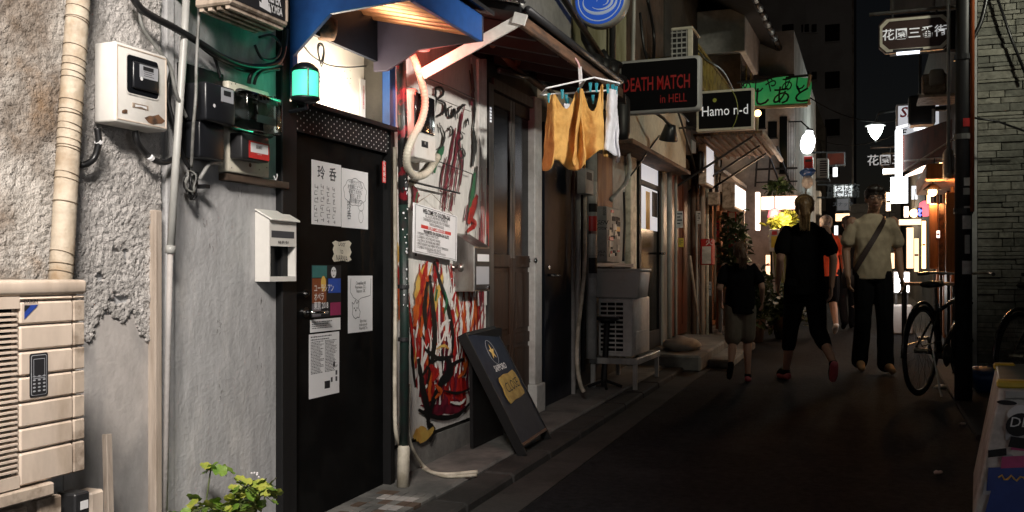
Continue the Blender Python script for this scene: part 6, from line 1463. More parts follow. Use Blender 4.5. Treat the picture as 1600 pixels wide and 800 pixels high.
# end of alley
T = thing('end_house', 'low pale house front across the far end of the alley', 'house', (0, 35, .7))
m = MB(); m.box(xy(1322,34.5), 3, 34.5, 40, .5, zz(318, 0, 34.5)); m.build('wall', Z['white_far'], T)
m = MB(); m.cb(1318, 1400, 322, 332, 34.2, .28); m.build('shutter_box', Z['grey_panel'], T)
m = MB(); m.cb(1330, 1350, 350, 420, 34.45, .04); m.build('door', Z['brown_wall'], T)
for i, (u0,u1,vt,vb,Yq,mt,lb) in enumerate(((1305,1328,333,346,30,'e_warm_soft','small glowing warm sign far down the alley behind the man'),(1303,1310,352,368,29,'e_white_soft','tiny bright white sign far down the alley beside the warm one'),
        (1391,1419,276,318,22,'e_white','blown-out white sign beyond the red awning'),(1379,1400,262,272,23,'e_white','slim bright white lamp box under the smaller street-name sign'),(1404,1440,342,352,20,'e_warm_soft','long warm lit lintel sign beyond the man'),(1416,1428,355,420,21,'e_warm_soft','upright warm lit panel beyond the man'))):
    T = thing('lit_sign', lb, 'lit sign', PY((u0+u1)/2, vb, Yq)); m = MB(); m.cb(u0,u1,vt,vb,Yq,.15); m.build('casing', Z['dark_metal'], T, bevel=.01); m = MB(); m.cb(u0+.6,u1-.6,vt+.6,vb-.6,Yq-.01,.008); m.build('lit_face', Z[mt], T)
lamp('far_glow', 'POINT', PY(1372, 330, 24), 130, (1,.75,.5), .3, parent=bpy.data.objects['lit_sign.002'])
FAR = random.Random(77)
for i, (u0,u1,vt,vb,Yq,mt,lb) in enumerate((
        (1252,1262,300,322,22,'e_warm_soft','warm amber window box left of the woman far away'),(1196,1204,398,430,14.2,'e_warm_soft','low warm lit panel behind the potted shrubs'),
        (1236,1246,380,420,14.6,'e_warm','bright warm doorway lamp panel behind the woman'),(1384,1392,300,330,25,'e_warm_soft','narrow warm sign far beyond the man'),
        (1424,1434,290,312,18,'e_white_soft','pale vertical sign box under the far awnings on the right'),(1440,1447,345,420,16,'e_warm','tall bright warm door slit on the right side'),
        (1412,1420,322,340,19,'e_pinkwhite','small pinkish lit sign at shoulder height of the man'),(1428,1436,372,425,17.5,'e_warm_soft','soft warm lit shop window strip on the right'),
        (1448,1454,300,318,12.5,'e_warm','tiny bright warm lamp box by the orange shop'),(1463,1469,360,372,10.45,'e_pinkwhite','little lit menu card holder on the orange shop front'),
        (1386,1398,395,420,24,'e_warm_soft','low warm lit display in the far distance beside the man'),(1310,1318,370,384,27,'e_white_soft','tiny distant white shop light between the walkers'))):
    T = thing('lit_sign', lb, 'lit sign', PY((u0+u1)/2, vb, Yq)); m = MB(); m.cb(u0,u1,vt,vb,Yq,.12); m.build('casing', Z['dark_metal'], T, bevel=.01)
    m = MB(); m.cb(u0+.5,u1-.5,vt+.5,vb-.5,Yq-.01,.008); m.build('lit_face', Z[mt], T)
    if i % 2 == 1: m = MB(); m.cb(u0+1,u1-1,(vt+vb)/2-1.5,(vt+vb)/2+1.5,Yq-.014,.003); m.build('print_band', Z['sticker_red'] if i % 4 == 1 else Z['ink'], T)
for i, (u, v, Yq, lb) in enumerate(((1210,338,14.1,'small round red lantern under the glowing lightbox'),(1390,352,22,'red paper lantern far down the alley on the right'),(1446,326,15.5,'red paper lantern beside the blue neon sign'))):
    c = PY(u, v, Yq); T = thing('red_lantern', lb, 'lantern', c)
    m = MB(); m.lathe(c, [(.03,-.12),(.08,-.09),(.10,0),(.08,.09),(.03,.12)], n=14); m.build('paper_shade', Z['e_pink'], T, smooth=True)
    m = MB(); m.tube([c+Vector((0,0,.12)), c+Vector((0,0,.30))], .008, 5); m.build('cord', Z['black_cable'], T)
for i, (p, q, s_) in enumerate((((-1.1,16,4.2),(.95,18,4.0),.35),((-1.5,24,4.6),(1.0,22,4.4),.4))):
    p, q = Vector(p), Vector(q); m = MB(); m.tube([p.lerp(q, t/12)-Vector((0,0,s_*4*(t/12)*(1-t/12))) for t in range(13)], .010, 5)
    tag(m.build('overhead_wire', Z['black_cable'], smooth=True), ['overhead wire by the white house near the paper lantern','farthest overhead wire in front of the apartment tower'][i], 'wire')
# suspended street lamp
c = PY(1368, 203, 19)
T = thing('street_lamp', 'glowing bell-shaped street lamp hung above the middle of the alley', 'street lamp', c-Vector((0,0,.25)))
m = MB(); m.lathe(c, [(.0,-.19),(.026,-.18),(.085,-.10),(.125,-.02),(.138,.07),(.0,.07)], n=20); m.build('glass_bell', Z['e_lampglass'], T, smooth=True)
m = MB(); m.lathe(c, [(.0,.071),(.185,.071),(.185,.085),(.09,.12),(.0,.13)], n=20); m.build('shade', Z['label_white'], T, smooth=True)
m = MB(); m.lathe(c, [(.0,-.23),(.02,-.22),(.02,-.191),(.0,-.191)]); m.build('finial', Z['dark_metal'], T)
m = MB(); m.tube([c+Vector((0,0,.13)), c+Vector((.05,0,.32)), c+Vector((.9,0,.40))], .025, 8); m.build('arm', Z['dark_metal'], T, smooth=True)
lamp('street_lamp_light', 'POINT', c+Vector((0,-.3,-.45)), 60, (.9,1,.93), .15, parent=T)

for i, (u, v0, v1, X, r, mt, lb) in enumerate(((1056,265,530,-2.08,.018,'conduit','thin grey conduit on the red wooden door frame'),(1090,215,420,-2.0,.02,'wood_edge','brown conduit left of the narrow lightbox'),
        (1110,290,540,-2.0,.028,'brown_wall','brown pipe right of the extinguisher box'),(1117,300,500,-1.98,.02,'tan_wood','bamboo-thin tan pipe beside the brown pipe'),(1120,225,300,-1.95,.024,'grey_panel','short grey pipe above the utility box'),
        (1143,395,520,-1.95,.03,'frame_black','black downpipe under the red poster board'),(1153,350,520,-1.9,.022,'wood_edge','rusty pipe under the pale framed notice'),(1168,250,380,-1.8,.025,'conduit','grey conduit dropping from the small eave'))):
    pipe(lb, u, v0, v1, X, r, mt)
for i, (u, v, w, h, mt, lb) in enumerate(((1062,330,10,26,'sticker_white','white handbill pasted on the red wooden door'),(1064,372,8,14,'sticker_yellow','small yellow handbill under the white one on the red door'),(1092,330,6,20,'sticker_white','narrow white handbill above the extinguisher box'),(1108,440,7,22,'label_grey','grey handbill tied to the pipes below the extinguisher box'),(1120,345,8,26,'sticker_red','red handbill on the wall before the lightbox'))):
    T = thing('handbill', lb, 'poster', PW(u, v+h, -1.99)); y = yx(u, -1.97); m = MB(); m.cb(u-w/2, u+w/2, v, v+h, y, .006); m.build('paper', Z[mt], T)
    scr = MB(); x0, x1 = xy(u-w/2+1, y), xy(u+w/2-1, y); zt_, zb_ = zz(v+3, x0, y), zz(v+h-3, x0, y)
    for q in range(4): scr.quad((x0,y-.001,zt_+(zb_-zt_)*q/4),(x1-.02*(q%2),y-.001,zt_+(zb_-zt_)*q/4),(x1-.02*(q%2),y-.001,zt_+(zb_-zt_)*(q+.45)/4),(x0,y-.001,zt_+(zb_-zt_)*(q+.45)/4))
    scr.build('print', Z['ink_grey'], T, kind='stuff')
for i, (pts, r, lb) in enumerate(((((1000,20,-2.1),(1010,90,-2.05),(1040,150,-2.0),(1075,190,-1.95)),.014,'drooping cable down the brown boards behind the black box sign'),(((1052,150,-1.9),(1072,215,-1.9),(1085,260,-1.95),(1090,300,-2.0)),.012,'cable looping below the black box sign'),
        (((1075,60,-1.75),(1100,90,-1.7),(1130,112,-1.68),(1150,150,-1.65)),.014,'cable along the yellow balcony railing'),(((1120,180,-1.9),(1128,230,-1.88),(1124,285,-1.9)),.012,'cable hanging behind the black name sign'),(((1012,0,-2.1),(1022,60,-2.1),(1018,140,-2.05)),.016,'vertical cable on the dark boarded upper wall'))):
    cable(lb, pts, r)
# ================================================================== RIGHT: stone-clad house, shops
YS = 8.9; XC = xy(1516, YS)
T = thing('stone_house', 'house clad in stacked grey-green stone strips at the corner of the alley', 'house', (3, 9.2, .2)); SH = T
m = MB(); m.box(XC+.01, 6, YS+.03, 9.9, .1, 6.0); m.build('wall', Z['mortar'], T)
m = MB(); m.box(XC, xy(1526.5, YS), YS-.02, YS+.05, .15, 6.0); m.build('corner_trim', Z['grey_panel'], T, bevel=.006)
rr = random.Random(21); z = .22; cnt = 0; far = MB(); x_end = xy(1625, YS); SM = {}
while z < 4.1:
    h = rr.choice([.028,.036,.044,.052,.060,.07]); x = xy(1527.5, YS)-rr.uniform(0,.0)
    while x < x_end:
        w = rr.uniform(.07,.38)
        d = rr.uniform(.004,.022); m = MB(); m.box(x, x+w-.006, YS+.028-.012-d, YS+.03, z, z+h-.005)
        m.build('stone', Z[rr.choice(['stone','stone','stone_b','stone_c','stone_d'])], T, bevel=.003); cnt += 1; x += w
    while x < 4.2:
        w = rr.uniform(.14,.36); d = rr.uniform(.004,.022); far.box(x, x+w-.006, YS+.016-d, YS+.03, z, z+h-.005); x += w
    z += h
far.build('stone_courses', Z['stone'], T, kind='stuff')
cable('thin dark cable slanting down across the stone wall', [], .006) if False else None
m = MB(); m.tube([PY(1556,-10,YS-.08), PY(1580,60,YS-.08), PY(1604,120,YS-.08)], .012, 6); tag(m.build('cable', Z['black_cable'], smooth=True), 'dark cable slanting down across the upper stone wall', 'cable')
m = MB(); m.tube([PY(1515,183,8.5), PY(1560,190,8.6), PY(1610,208,8.7)], .009, 6); tag(m.build('cable', Z['black_cable'], smooth=True), 'nearly level thin cable from the pole to the stone wall', 'cable')
m = MB(); m.curve([PY(1545,-20,7.9), PY(1534,30,7.85), PY(1520,60,7.82), PY(1508,78,7.8)], .016, 6); tag(m.build('cable', Z['black_cable'], smooth=True), 'bundled cable sweeping down to the pole beside the street-name sign', 'cable')
XR_ = .92
T = thing('bar_terrace', 'dark timber bars lining the right side beyond the stone house', 'bar front', (2.5, 14, .3))
m = MB(); m.box(XR_, 5, 9.95, 16, .1, 5.6); m.build('wall', Z['dark_wall'], T)
m = MB(); m.box(XR_+.1, 5, 16.0, 33, .1, 5.0); m.build('wall', Z['dark_wall'], T)
m = MB(); m.box(XR_-.03, XR_, 10.6, 14.6, .35, 2.15); m.build('shop_front', Z['orange_wall'], T)
for k in range(7):
    y = 10.7+.56*k; m = MB(); m.box(XR_-.06, XR_-.031, y, y+.10, .35, 2.2); m.build('timber_post', Z['orange_wall'] if k % 2 else Z['frame_black'], T, bevel=.006)
m = MB(); m.box(XR_-.05, XR_-.031, 11.95, 12.35, .4, 2.0); m.build('door', Z['door_black'], T)
m = MB(); m.box(.56, XR_, 10.3, 12.4, 2.09, 2.25); m.build('shop_hood', Z['orange_wall'], T, bevel=.01)
# awning
T = thing('red_awning', 'dark red fabric awning with a bright white end board on the right', 'awning', (.7, 11.5, 2.6))
a0, a1, a2, a3 = Vector((XR_,10.3,3.35)), Vector((XR_,13.3,3.35)), PY(1414,272,13.3), PY(1440,225,10.3)
Ya = 12.6; tl_, bl_ = PY(1411, 212, Ya), PY(1411, 268, Ya); tr_, br_ = PY(1488, 186, 10.4), PY(1488, 246, 10.4)
q = [tl_, bl_, br_, tr_]
m = MB(); m.hexa([bl_, br_, br_+Vector((.0,.02,0)), bl_+Vector((0,.02,0)), tl_, tr_, tr_+Vector((0,.02,0)), tl_+Vector((0,.02,0))]); m.build('fabric', Z['awning_red'], T)
for (p, r_) in ((bl_, tr_.lerp(br_, .55)), (tl_.lerp(bl_, .72), br_)):
    m = MB(); m.tube([p+Vector((0,-.03,0)), r_+Vector((0,-.03,0))], .012, 6); m.build('stretcher', Z['wood_edge'], T)
m = MB(); m.cb(1399, 1410, 203, 276, Ya-.05, .08); m.build('lit_end_board', Z['e_white'], T)
m = MB(); m.hexa([PY(1400,203,Ya-.05),PY(1440,190,Ya-.6),PY(1440,190,Ya-.5),PY(1400,203,Ya+.03),PY(1400,198,Ya-.05),PY(1440,187,Ya-.6),PY(1440,187,Ya-.5),PY(1400,198,Ya+.03)]); m.build('lit_top_board', Z['e_white_soft'], T)
m = MB(); m.prism([PY(1414,274,Ya+.05),PY(1452,254,Ya+.05),PY(1452,266,Ya+.05),PY(1418,276,Ya+.05)], (0,.03,0)); m.build('lit_valance', Z['e_pinkwhite'], T)
# SI..2F sign and dark box before it
T, x0, x1, z0, z1 = vsign('white_floor_sign', 'pale blue-white lit sign marked 2F partly hidden by a dark box', 1400, 1480, 163, 214, 14.0, .2, Z['e_white_dim'], Z['sign_rim'], .01)
text('Si', .20, Z['ink_red'], 'lettering', T, PY(1415, 176, 13.985), XR, (.2,0,1), bold=.02)
text('2F', .13, Z['ink'], 'floor_lettering', T, PY(1408, 208, 13.985), XR, (.2,0,1), bold=.03)
m = MB(); m.tube([(x1,14.1,(z0+z1)/2),(XR_+.02,14.1,(z0+z1)/2)], .03, 6); m.build('bracket_arm', Z['dark_metal'], T)
T = thing('cable_box', 'dark wall box with dangling papers in front of the white floor sign', 'box', PY(1440, 195, 12))
m = MB(); m.cb(1420, 1462, 148, 194, 12, .3); m.build('housing', Z['dark_metal'], T, bevel=.02)
m = MB(); m.cb(1456, 1460, 170, 192, 11.98, .01); m.build('paper_scrap', Z['sticker_white'], T)
m = MB(); m.cb(1428, 1446, 199, 203, 11.9, .05); m.build('light_tube', Z['e_white_soft'], T)
m = MB(); m.tube([PY(1462,170,12.1),(XR_,12.1,PY(1462,170,12.1).z)], .03, 6); m.build('bracket_arm', Z['dark_metal'], T)
T = thing('air_conditioner', 'grey-green air conditioner on a shelf above the red awning', 'air conditioner', PY(1460, 145, 10.2))
m = MB(); m.cb(1441, 1480, 114, 146, 10.2, .35); m.build('casing', Z['dirty_cream'], T, bevel=.02)
m = MB(); m.cb(1452, 1476, 107, 132, 10.1, .08); m.build('front_cover', Z['lower_plaster'], T, bevel=.03, seg=2)
m = MB(); m.cb(1436, 1498, 147, 151, 10.1, .5); m.build('shelf', Z['dirty_cream'], T)
m = MB(); m.cb(1436, 1440, 80, 146.5, 10.15, .05); m.build('frame_post', Z['dark_metal'], T)
# signboard backing above
T = thing('dark_signboard', 'large dark signboard with a pale curved top behind the street-name sign', 'sign board', PY(1450, 140, 9.9))
m = MB(); m.cb(1391, 1500, 20, 80, 9.85, .12); m.build('panel', Z['frame_black'], T)
m = MB(); m.cb(1391, 1462, -30, 16, 9.8, .12); m.build('upper_panel', Z['lower_plaster'], T, bevel=.04, seg=3)
m = MB(); m.tube([PY(1495,50,9.9), (XR_,10.0,PY(1495,50,9.9).z)], .03, 6); m.build('bracket_arm', Z['dark_metal'], T)
# bulbs, hood and small things on right
def bulb(label, u, v, Y, r, col, power, mat, shade=True):
    c = PY(u, v, Y); T = thing('hanging_bulb', label, 'lamp', c-Vector((0,0,r)))
    m = MB(); m.ball(c, r, n=12, m=8); m.build('bulb', Z[mat], T, smooth=True)
    if shade: m = MB(); m.lathe(c, [(.0,r*2.0),(r*.6,r*1.9),(r*2.2,r*.5),(r*2.1,r*.4),(.0,r*1.2)]); m.build('shade', Z['dark_metal'], T, smooth=True)
    m = MB(); m.tube([c+Vector((0,0,r*1.2)), c+Vector((.02,0,.35))], .006, 5); m.build('cord', Z['black_cable'], T)
    lamp('bulb_light', 'POINT', c-Vector((0.02,.12,r*1.6)), power, col, r, parent=T)
bulb('warm hanging bulb with dark shade under the orange shop hood', 1457, 300, 10.6, .045, (1,.5,.2), 34, 'e_warm')
bulb('small warm bulb beneath the red awning', 1470, 259, 11.0, .035, (1,.6,.3), 1.5, 'e_warm', False)
bulb('warm bulb low beside the orange shop front', 1428, 333, 14.5, .06, (1,.5,.2), 14, 'e_warm', False)
T = thing('neon_sign', 'small blue neon sign beside the orange timber front', 'neon sign', PY(1437, 340, 14.0))
m = MB(); m.cb(1433, 1441, 324, 340, 14.0, .05); m.build('backing', Z['frame_black'], T)
m = MB(); m.tube([PY(1435,327,13.97),PY(1439,329,13.97),PY(1435,334,13.97),PY(1439,337,13.97)], .018, 6); m.build('neon_tube', Z['e_blue'], T)
T = thing('standing_sign', 'glowing white standing sign on the ground beyond the man', 'standing sign', PY(1408, 490, 14.0))
x0, x1 = xy(1396, 14), xy(1422, 14); g = gz(14)
m = MB(); m.box(x0, x1, 14, 14.2, zz(458, x0, 14), zz(424, x0, 14)); m.build('casing', Z['sign_rim'], T, bevel=.01)
m = MB(); m.box(x0+.015, x1-.015, 13.99, 13.999, zz(456, x0, 14), zz(426, x0, 14)); m.build('lit_face', Z['e_white'], T)
m = MB(); m.box(x0-.03, x1+.03, 13.95, 14.25, g+.005, zz(476, x0, 14)); m.build('base_box', Z['sign_rim'], T, bevel=.02)
boxes(T, 'leg', Z['dark_metal'], [(x0+.02,x0+.05,14.05,14.12,zz(476,x0,14),zz(458,x0,14)),(x1-.05,x1-.02,14.05,14.12,zz(476,x0,14),zz(458,x0,14))])
lamp('sign_light', 'POINT', PY(1408, 440, 13.7), 12, (1,.93,.85), .2, parent=T)
T = thing('wall_cabinet', 'tall pale curved cabinet on the right wall under the awning', 'cabinet', PY(1482, 280, 9.6))
m = MB(); m.cb(1476, 1490, 230, 278, 9.7, .3); m.build('housing', Z['lower_plaster'], T, bevel=.04, seg=3)
m = MB(); m.cb(1489, 1496, 240, 270, 9.6, .2); m.build('insulators', Z['dark_metal'], T, bevel=.02)
T = thing('shutter_panel', 'vertical weathered timber panel catching orange light by the pole', 'panel', PY(1488, 400, 9.96))
m = MB(); m.cb(1478, 1494, 300, 425, 10.3, .05); m.build('board', Z['orange_wall'], T, bevel=.01)
m = MB(); m.cb(1452, 1466, 318, 420, 10.5, .05); m.build('board', Z['orange_wall'], T, bevel=.01)
m = MB(); m.cb(1467, 1477, 318, 430, 10.6, .05); m.build('board', Z['wood_edge'], T, bevel=.01)
T = thing('side_table', 'low pale table top in front of the orange shop', 'table', PY(1440, 440, 10.5))
zt_ = zz(441, .5, 10.6); m = MB(); m.box(.33, .85, 10.3, 11.0, zt_-.03, zt_); m.build('table_top', Z['tan_wood'], T, bevel=.005)
boxes(T, 'leg', Z['dark_metal'], [(x,x+.03,y,y+.03,gz(10.5)+.03,zt_-.03) for x in (.35,.80) for y in (10.32,10.95)])
# ---- pole with stickers, street-name sign
px, py = .677, 7.75
T = thing('street_pole', 'tall dark pole dotted with stickers in front of the stone house', 'pole', (px, py, gz(py)+.03))
m = MB(); m.tube([(px,py,gz(py)+.03),(px,py,2.5),(px+.02,py,6)], [.062,.058,.05], 16); m.build('shaft', Z['dark_metal'], T, smooth=True)
m = MB(); m.tube([(px+.055,py-.045,1.6),(px+.06,py-.045,6)], .016, 8); m.build('orange_lit_conduit', Z['orange_lit_pipe'], T, smooth=True)  # orange light along the conduit is put into its colour
m = MB(); m.tube([(px-.10,py+.02,1.9),(px-.10,py+.02,6)], .012, 8); m.build('side_pipe', Z['conduit'], T, smooth=True)
for v in (90, 214, 330): 
    c = PY(1507, v, py); m = MB(); m.tube([Vector((px,py,c.z-.02)), Vector((px,py,c.z+.02))], .068, 12); m.build('band', Z['conduit'] if v == 214 else Z['dark_metal'], T)
for (v, w, h, mt) in ((193,.062,.062,'sticker_red'),(348,.07,.10,'sticker_white'),(328,.05,.05,'lower_plaster'),(382,.04,.14,'grey_panel'),(418,.075,.10,'sticker_white'),(300,.06,.05,'grey_panel'),(285,.05,.06,'sticker_white')):
    z = zz(v, px, py); pts = [(px+.064*math.cos(R(a)), py+.064*math.sin(R(a))) for a in [-69-w/2/.064*57.3+w/.064*57.3*k/5 for k in range(6)]]
    m = MB(); m.add([(x,y,z-h/2) for x,y in pts]+[(x,y,z+h/2) for x,y in pts], [(k,k+1,7+k,6+k) for k in range(5)]); m.build('sticker', Z[mt], T)
c = PY(1506.5, 193, py-.07)
YN = 7.85
def octsign(name, label, u0, u1, vt, vb, Y, s_, ts, rot=-.05):
    x0, x1 = xy(u0, Y), xy(u1, Y); xm_ = (x0+x1)/2; z1, z0 = zz(vt, xm_, Y), zz(vb, xm_, Y)
    T = thing(name, label, 'sign', (xm_, Y, z0)); ch = (z1-z0)*.18
    def oc(e): return [(x0+e+ch,z0+e),(x1-e-ch,z0+e),(x1-e,z0+e+ch),(x1-e,z1-e-ch),(x1-e-ch,z1-e),(x0+e+ch,z1-e),(x0+e,z1-e-ch),(x0+e,z0+e+ch)]
    m = MB(); m.prism([(x,Y,z) for x,z in oc(0)], (0,.05,0)); m.build('board', Z['plaque_brown'], T)
    a, b = oc((z1-z0)*.03), oc((z1-z0)*.10); m = MB(); m.add([(x,Y-.004,z) for x,z in a]+[(x,Y-.004,z) for x,z in b], [(i,(i+1)%8,8+(i+1)%8,8+i) for i in range(8)]); m.build('border', Z['dacha_cream'], T)
    text(s_, ts, Z['e_text'], 'lettering', T, (xm_, Y-.004, (z0+z1)/2), XR, ZU, bold=.012)
    return T, x0, x1, z0, z1
T, x0, x1, z0, z1 = octsign('street_name_sign', 'brown octagonal street-name sign with five white characters on the pole', 1373, 1486, 25, 80, YN, '花園三番街', .094)
m = MB(); m.tube([(x0-.07,YN+.03,z1+.05),(px,YN+.03,z1+.05)], .014, 8); m.build('bracket_arm', Z['steel'], T)
m = MB(); m.tube([(x0+.1,YN+.03,z1-.01),(x0+.1,YN+.03,z1+.05)], .008, 6); m.build('hanger', Z['dark_metal'], T)
m = MB(); m.tube([(x1-.1,YN+.03,z1-.01),(x1-.1,YN+.03,z1+.05)], .008, 6); m.build('hanger', Z['dark_metal'], T)
m = MB(); m.tube([PY(1401,84,YN-.02), PY(1437,81,YN-.02)], .012, 8); m.build('light_tube', Z['e_tube_dim'], T)
m = MB(); m.bar(PY(1395,80.5,YN+.02), PY(1442,77.5,YN+.02), .05, .02); m.build('tube_bracket', Z['dark_metal'], T)
T, x0, x1, z0, z1 = octsign('street_name_sign', 'smaller distant street-name sign beside the lit awning board', 1374, 1412, 238, 263, 17.5, '花園三番', .20)
m = MB(); m.tube([(x0-.15,17.53,z1+.1),(.95,17.53,z1+.1)], .025, 8); m.build('bracket_arm', Z['steel'], T)
m = MB(); m.tube([((x0+x1)/2,17.53,z1-.01),((x0+x1)/2,17.53,z1+.1)], .02, 6); m.build('hanger', Z['dark_metal'], T)
# ---- bicycles
def bicycle(label, rear, front, mat, R_=.335, lean=.05):
    rear, front = Vector(rear), Vector(front); d = (front-rear); d.z = 0; WB = 1.04; d.normalize(); s = Vector((d.y,-d.x,0))
    up = (Vector((0,0,1))+s*lean).normalized(); o = rear.copy(); o.z = gz(rear.y)+.032
    sl = (gz(front.y)-gz(rear.y))/max((front-rear).length, .1); dd = (d+Vector((0,0,sl))).normalized()
    T = thing('bicycle', label, 'bicycle', o)
    def P(a, h, b=0): return o + dd*a + up*h + s*b
    for c in (0, WB):
        cc = P(c, R_); ring = lambda r: [cc+dd*r*math.cos(a)+up*r*math.sin(a) for a in [2*math.pi*k/36 for k in range(37)]]
        m = MB(); m.tube(ring(R_-.018), .018, 8, False); w = m.build('wheel', Z['tire'], T, smooth=True)
        m = MB(); m.tube(ring(R_-.042), .009, 6, False); m.build('rim', Z['steel'], w, smooth=True)
        m = MB(); m.tube([P(c,R_,-.05), P(c,R_,.05)], .022, 8); m.build('hub', Z['steel'], w)
        m = MB()
        for k in range(24):
            a = 2*math.pi*k/24; m.tube([P(c,R_,.03 if k % 2 else -.03)+dd*.018*math.cos(a+.4)+up*.018*math.sin(a+.4), cc+dd*(R_-.045)*math.cos(a)+up*(R_-.045)*math.sin(a)], .0012, 3)
        m.build('spokes', Z['steel'], w, kind='stuff')
        m = MB(); m.tube([cc+dd*(R_+.02)*math.cos(R(a))+up*(R_+.02)*math.sin(R(a)) for a in range(20 if c else 40, 150 if c else 190, 8)], .014, 6, False); m.build('mudguard', Z['bike_frame'], T, smooth=True)
    bb, st, hd, ht = P(.43,.28), P(.30,.70), P(.86,.60), P(.83,.82)
    for a, b, r in ((bb,st,.017),(bb,hd,.020),(st.lerp(bb,.15),ht.lerp(hd,.35),.017),(hd,ht,.020),(P(0,R_,.05),bb,.010),(P(0,R_,-.05),bb,.010),(P(0,R_,.05),st.lerp(bb,.12),.009),(P(0,R_,-.05),st.lerp(bb,.12),.009),(hd,P(WB,R_,.045),.012),(hd,P(WB,R_,-.045),.012)):
        m = MB(); m.tube([a,b], r, 8); m.build('frame_tube', mat, T, smooth=True)
    m = MB(); m.tube([st, P(.27,.83)], .013, 8); m.build('seat_post', Z['steel'], T)
    m = MB(); m.loft([((0,0,0),.01,.01)], 4) if False else None
    sad = P(.25,.86); m = MB()
    prof = [(-.13,.075),(-.08,.08),(0,.05),(.08,.025),(.14,.02)]; vs, fs = [], []
    for (a, w) in prof:
        for k in range(8):
            q = 2*math.pi*k/8; vs.append(sad+dd*a+s*w*math.cos(q)+up*(.028*math.sin(q)))
    for i in range(4):
        for k in range(8): fs.append((i*8+k,i*8+(k+1)%8,(i+1)*8+(k+1)%8,(i+1)*8+k))
    fs += [tuple(range(8))[::-1], tuple(range(32,40))]; m.add(vs, fs); m.build('saddle', Z['black_plastic'], T, smooth=True)
    m = MB(); m.tube([ht, P(.84,.92)], .014, 8); m.build('stem', Z['steel'], T)
    m = MB(); m.curve([P(.72,.93,-.29),P(.82,.94,-.22),P(.86,.93,-.06),P(.86,.93,.06),P(.82,.94,.22),P(.72,.93,.29)], .011, 8, 5); hb = m.build('handlebar', Z['steel'], T, smooth=True)
    for q in (-1,1):
        m = MB(); m.tube([P(.70,.93,.295*q),P(.79,.938,.245*q)], .016, 8); m.build('grip', Z['black_plastic'], hb)
    m = MB(); m.tube([P(.43,.28,-.06),P(.43,.28,.06)], .03, 10); m.build('bottom_bracket', Z['steel'], T)
    m = MB(); m.lathe(P(.43,.28,.045), [(.0,0),(.09,0),(.09,.004),(.0,.004)], s, 20); m.build('chainring', Z['steel'], T)
    for q in (-1,1):
        m = MB(); m.tube([P(.43,.28,.065*q), P(.43+.09*q,.28-.14*q,.075*q)], .009, 6); ck = m.build('crank', Z['steel'], T)
        m = MB(); e = P(.43+.09*q,.28-.14*q,.11*q); m.bar(e-dd*.04, e+dd*.04, .07, .02); m.build('pedal', Z['black_plastic'], ck)
    for q in (-1,1):
        m = MB(); m.tube([P(-.15,R_+.05,.06*q),P(.22,R_+.06,.06*q)], .006, 5); m.build('carrier_rail', Z['steel'], T)
    m = MB(); m.tube([P(.05,R_,.07), P(.0,.01,.16)], .008, 6); m.build('kick_stand', Z['steel'], T)
    return T
bicycle('black city bicycle parked against the stickered pole', (.381,7.855,0), (.80,8.85,0), Z['bike_frame'], .352, lean=.03)
bicycle('second dark bicycle parked against the stone wall', (1.03,7.75,0), (1.58,8.62,0), Z['bike_frame'], lean=.02)
c = PY(1546, 548, 8.3); c.z = gz(8.3)+.13
m = MB(); m.ball(c, .20, .16, .11, 18, 10)
for v in m.v: v += Vector((.05,.05,.04))*noise.noise(v*7)
tag(m.build('tarp_bundle', Z['tarp_blue'], smooth=True), 'crumpled blue tarpaulin bundle on the ground by the stone wall', 'bundle')
# ---- stickered cabinet in the right foreground
T = thing('stickered_cabinet', 'white cabinet plastered with stickers at the right edge of the alley', 'cabinet', (.95, 4.8, gz(4.8)+.004))
f0, f1 = PD(1522, 797, 3.95), PD(1561, 606, 3.95); g = gz(4.3)+.004
dirv = (f0-f1); f0 = f0 + dirv*((f0.z-g)/ -dirv.z if dirv.z else 0); zt_ = f1.z; WX2 = .95; LY2 = .98
bl, tl2 = Vector((f0.x, f0.y, g)), Vector((f1.x, f1.y, zt_))
ex = Vector((1,.12,0)).normalized(); ey = Vector((.10,1,0)).normalized()
def cbx(p0, p1, w0, w1, l0, l1, z0, z1): return [p0, p0+ex*w0, p0+ex*w0+ey*l0, p0+ey*l0, p1, p1+ex*w1, p1+ex*w1+ey*l1, p1+ey*l1]
m = MB(); m.hexa(cbx(bl, tl2, WX2, WX2-.1, LY2, LY2-.05, 0, 0)); m.build('housing', Z['sticker_white'], T, bevel=.012, seg=2)
upc = (tl2-bl); ncab = ex.cross(upc.normalized())
m = MB(); q0 = tl2+Vector((0,0,.003)); m.hexa(cbx(q0-ex*.0, q0+Vector((0,0,.02)), WX2-.1, WX2-.1, LY2-.05, LY2-.05, 0, 0)); m.build('lid', Z['dark_metal'], T, bevel=.006)
for (a, b) in ((-.01,-.01), (-.01, LY2-.17)):
    p0 = tl2+ex*a+ey*b+Vector((0,0,.0)); m = MB(); m.hexa(cbx(p0, p0+Vector((0,0,.032)), .16 if b < 0 else .10, .16 if b < 0 else .10, .08, .08, 0, 0)); m.build('corner_guard', Z['sticker_yellow'], T, bevel=.008)
m = MB(); p0 = tl2+ex*.02-ey*.02+Vector((0,0,-.045)); m.hexa(cbx(p0, p0+Vector((0,0,.04)), .8, .8, .02, .02, 0, 0)); m.build('front_lip', Z['grey_panel'], T, bevel=.006)
m = MB(); p0 = tl2+ex*.25+ey*.25+Vector((0,0,.025)); m.tube([p0, p0+ex*.03+ey*.3], .012, 6); m.build('violet_lit_rod', mk('violet', (.35,.3,.7), .2), T)  # violet light on this small rod is put into its colour
def cf(a, b, d=.002): return bl + ex*a + upc*b + ncab*d
rr = random.Random(8); k_ = 0
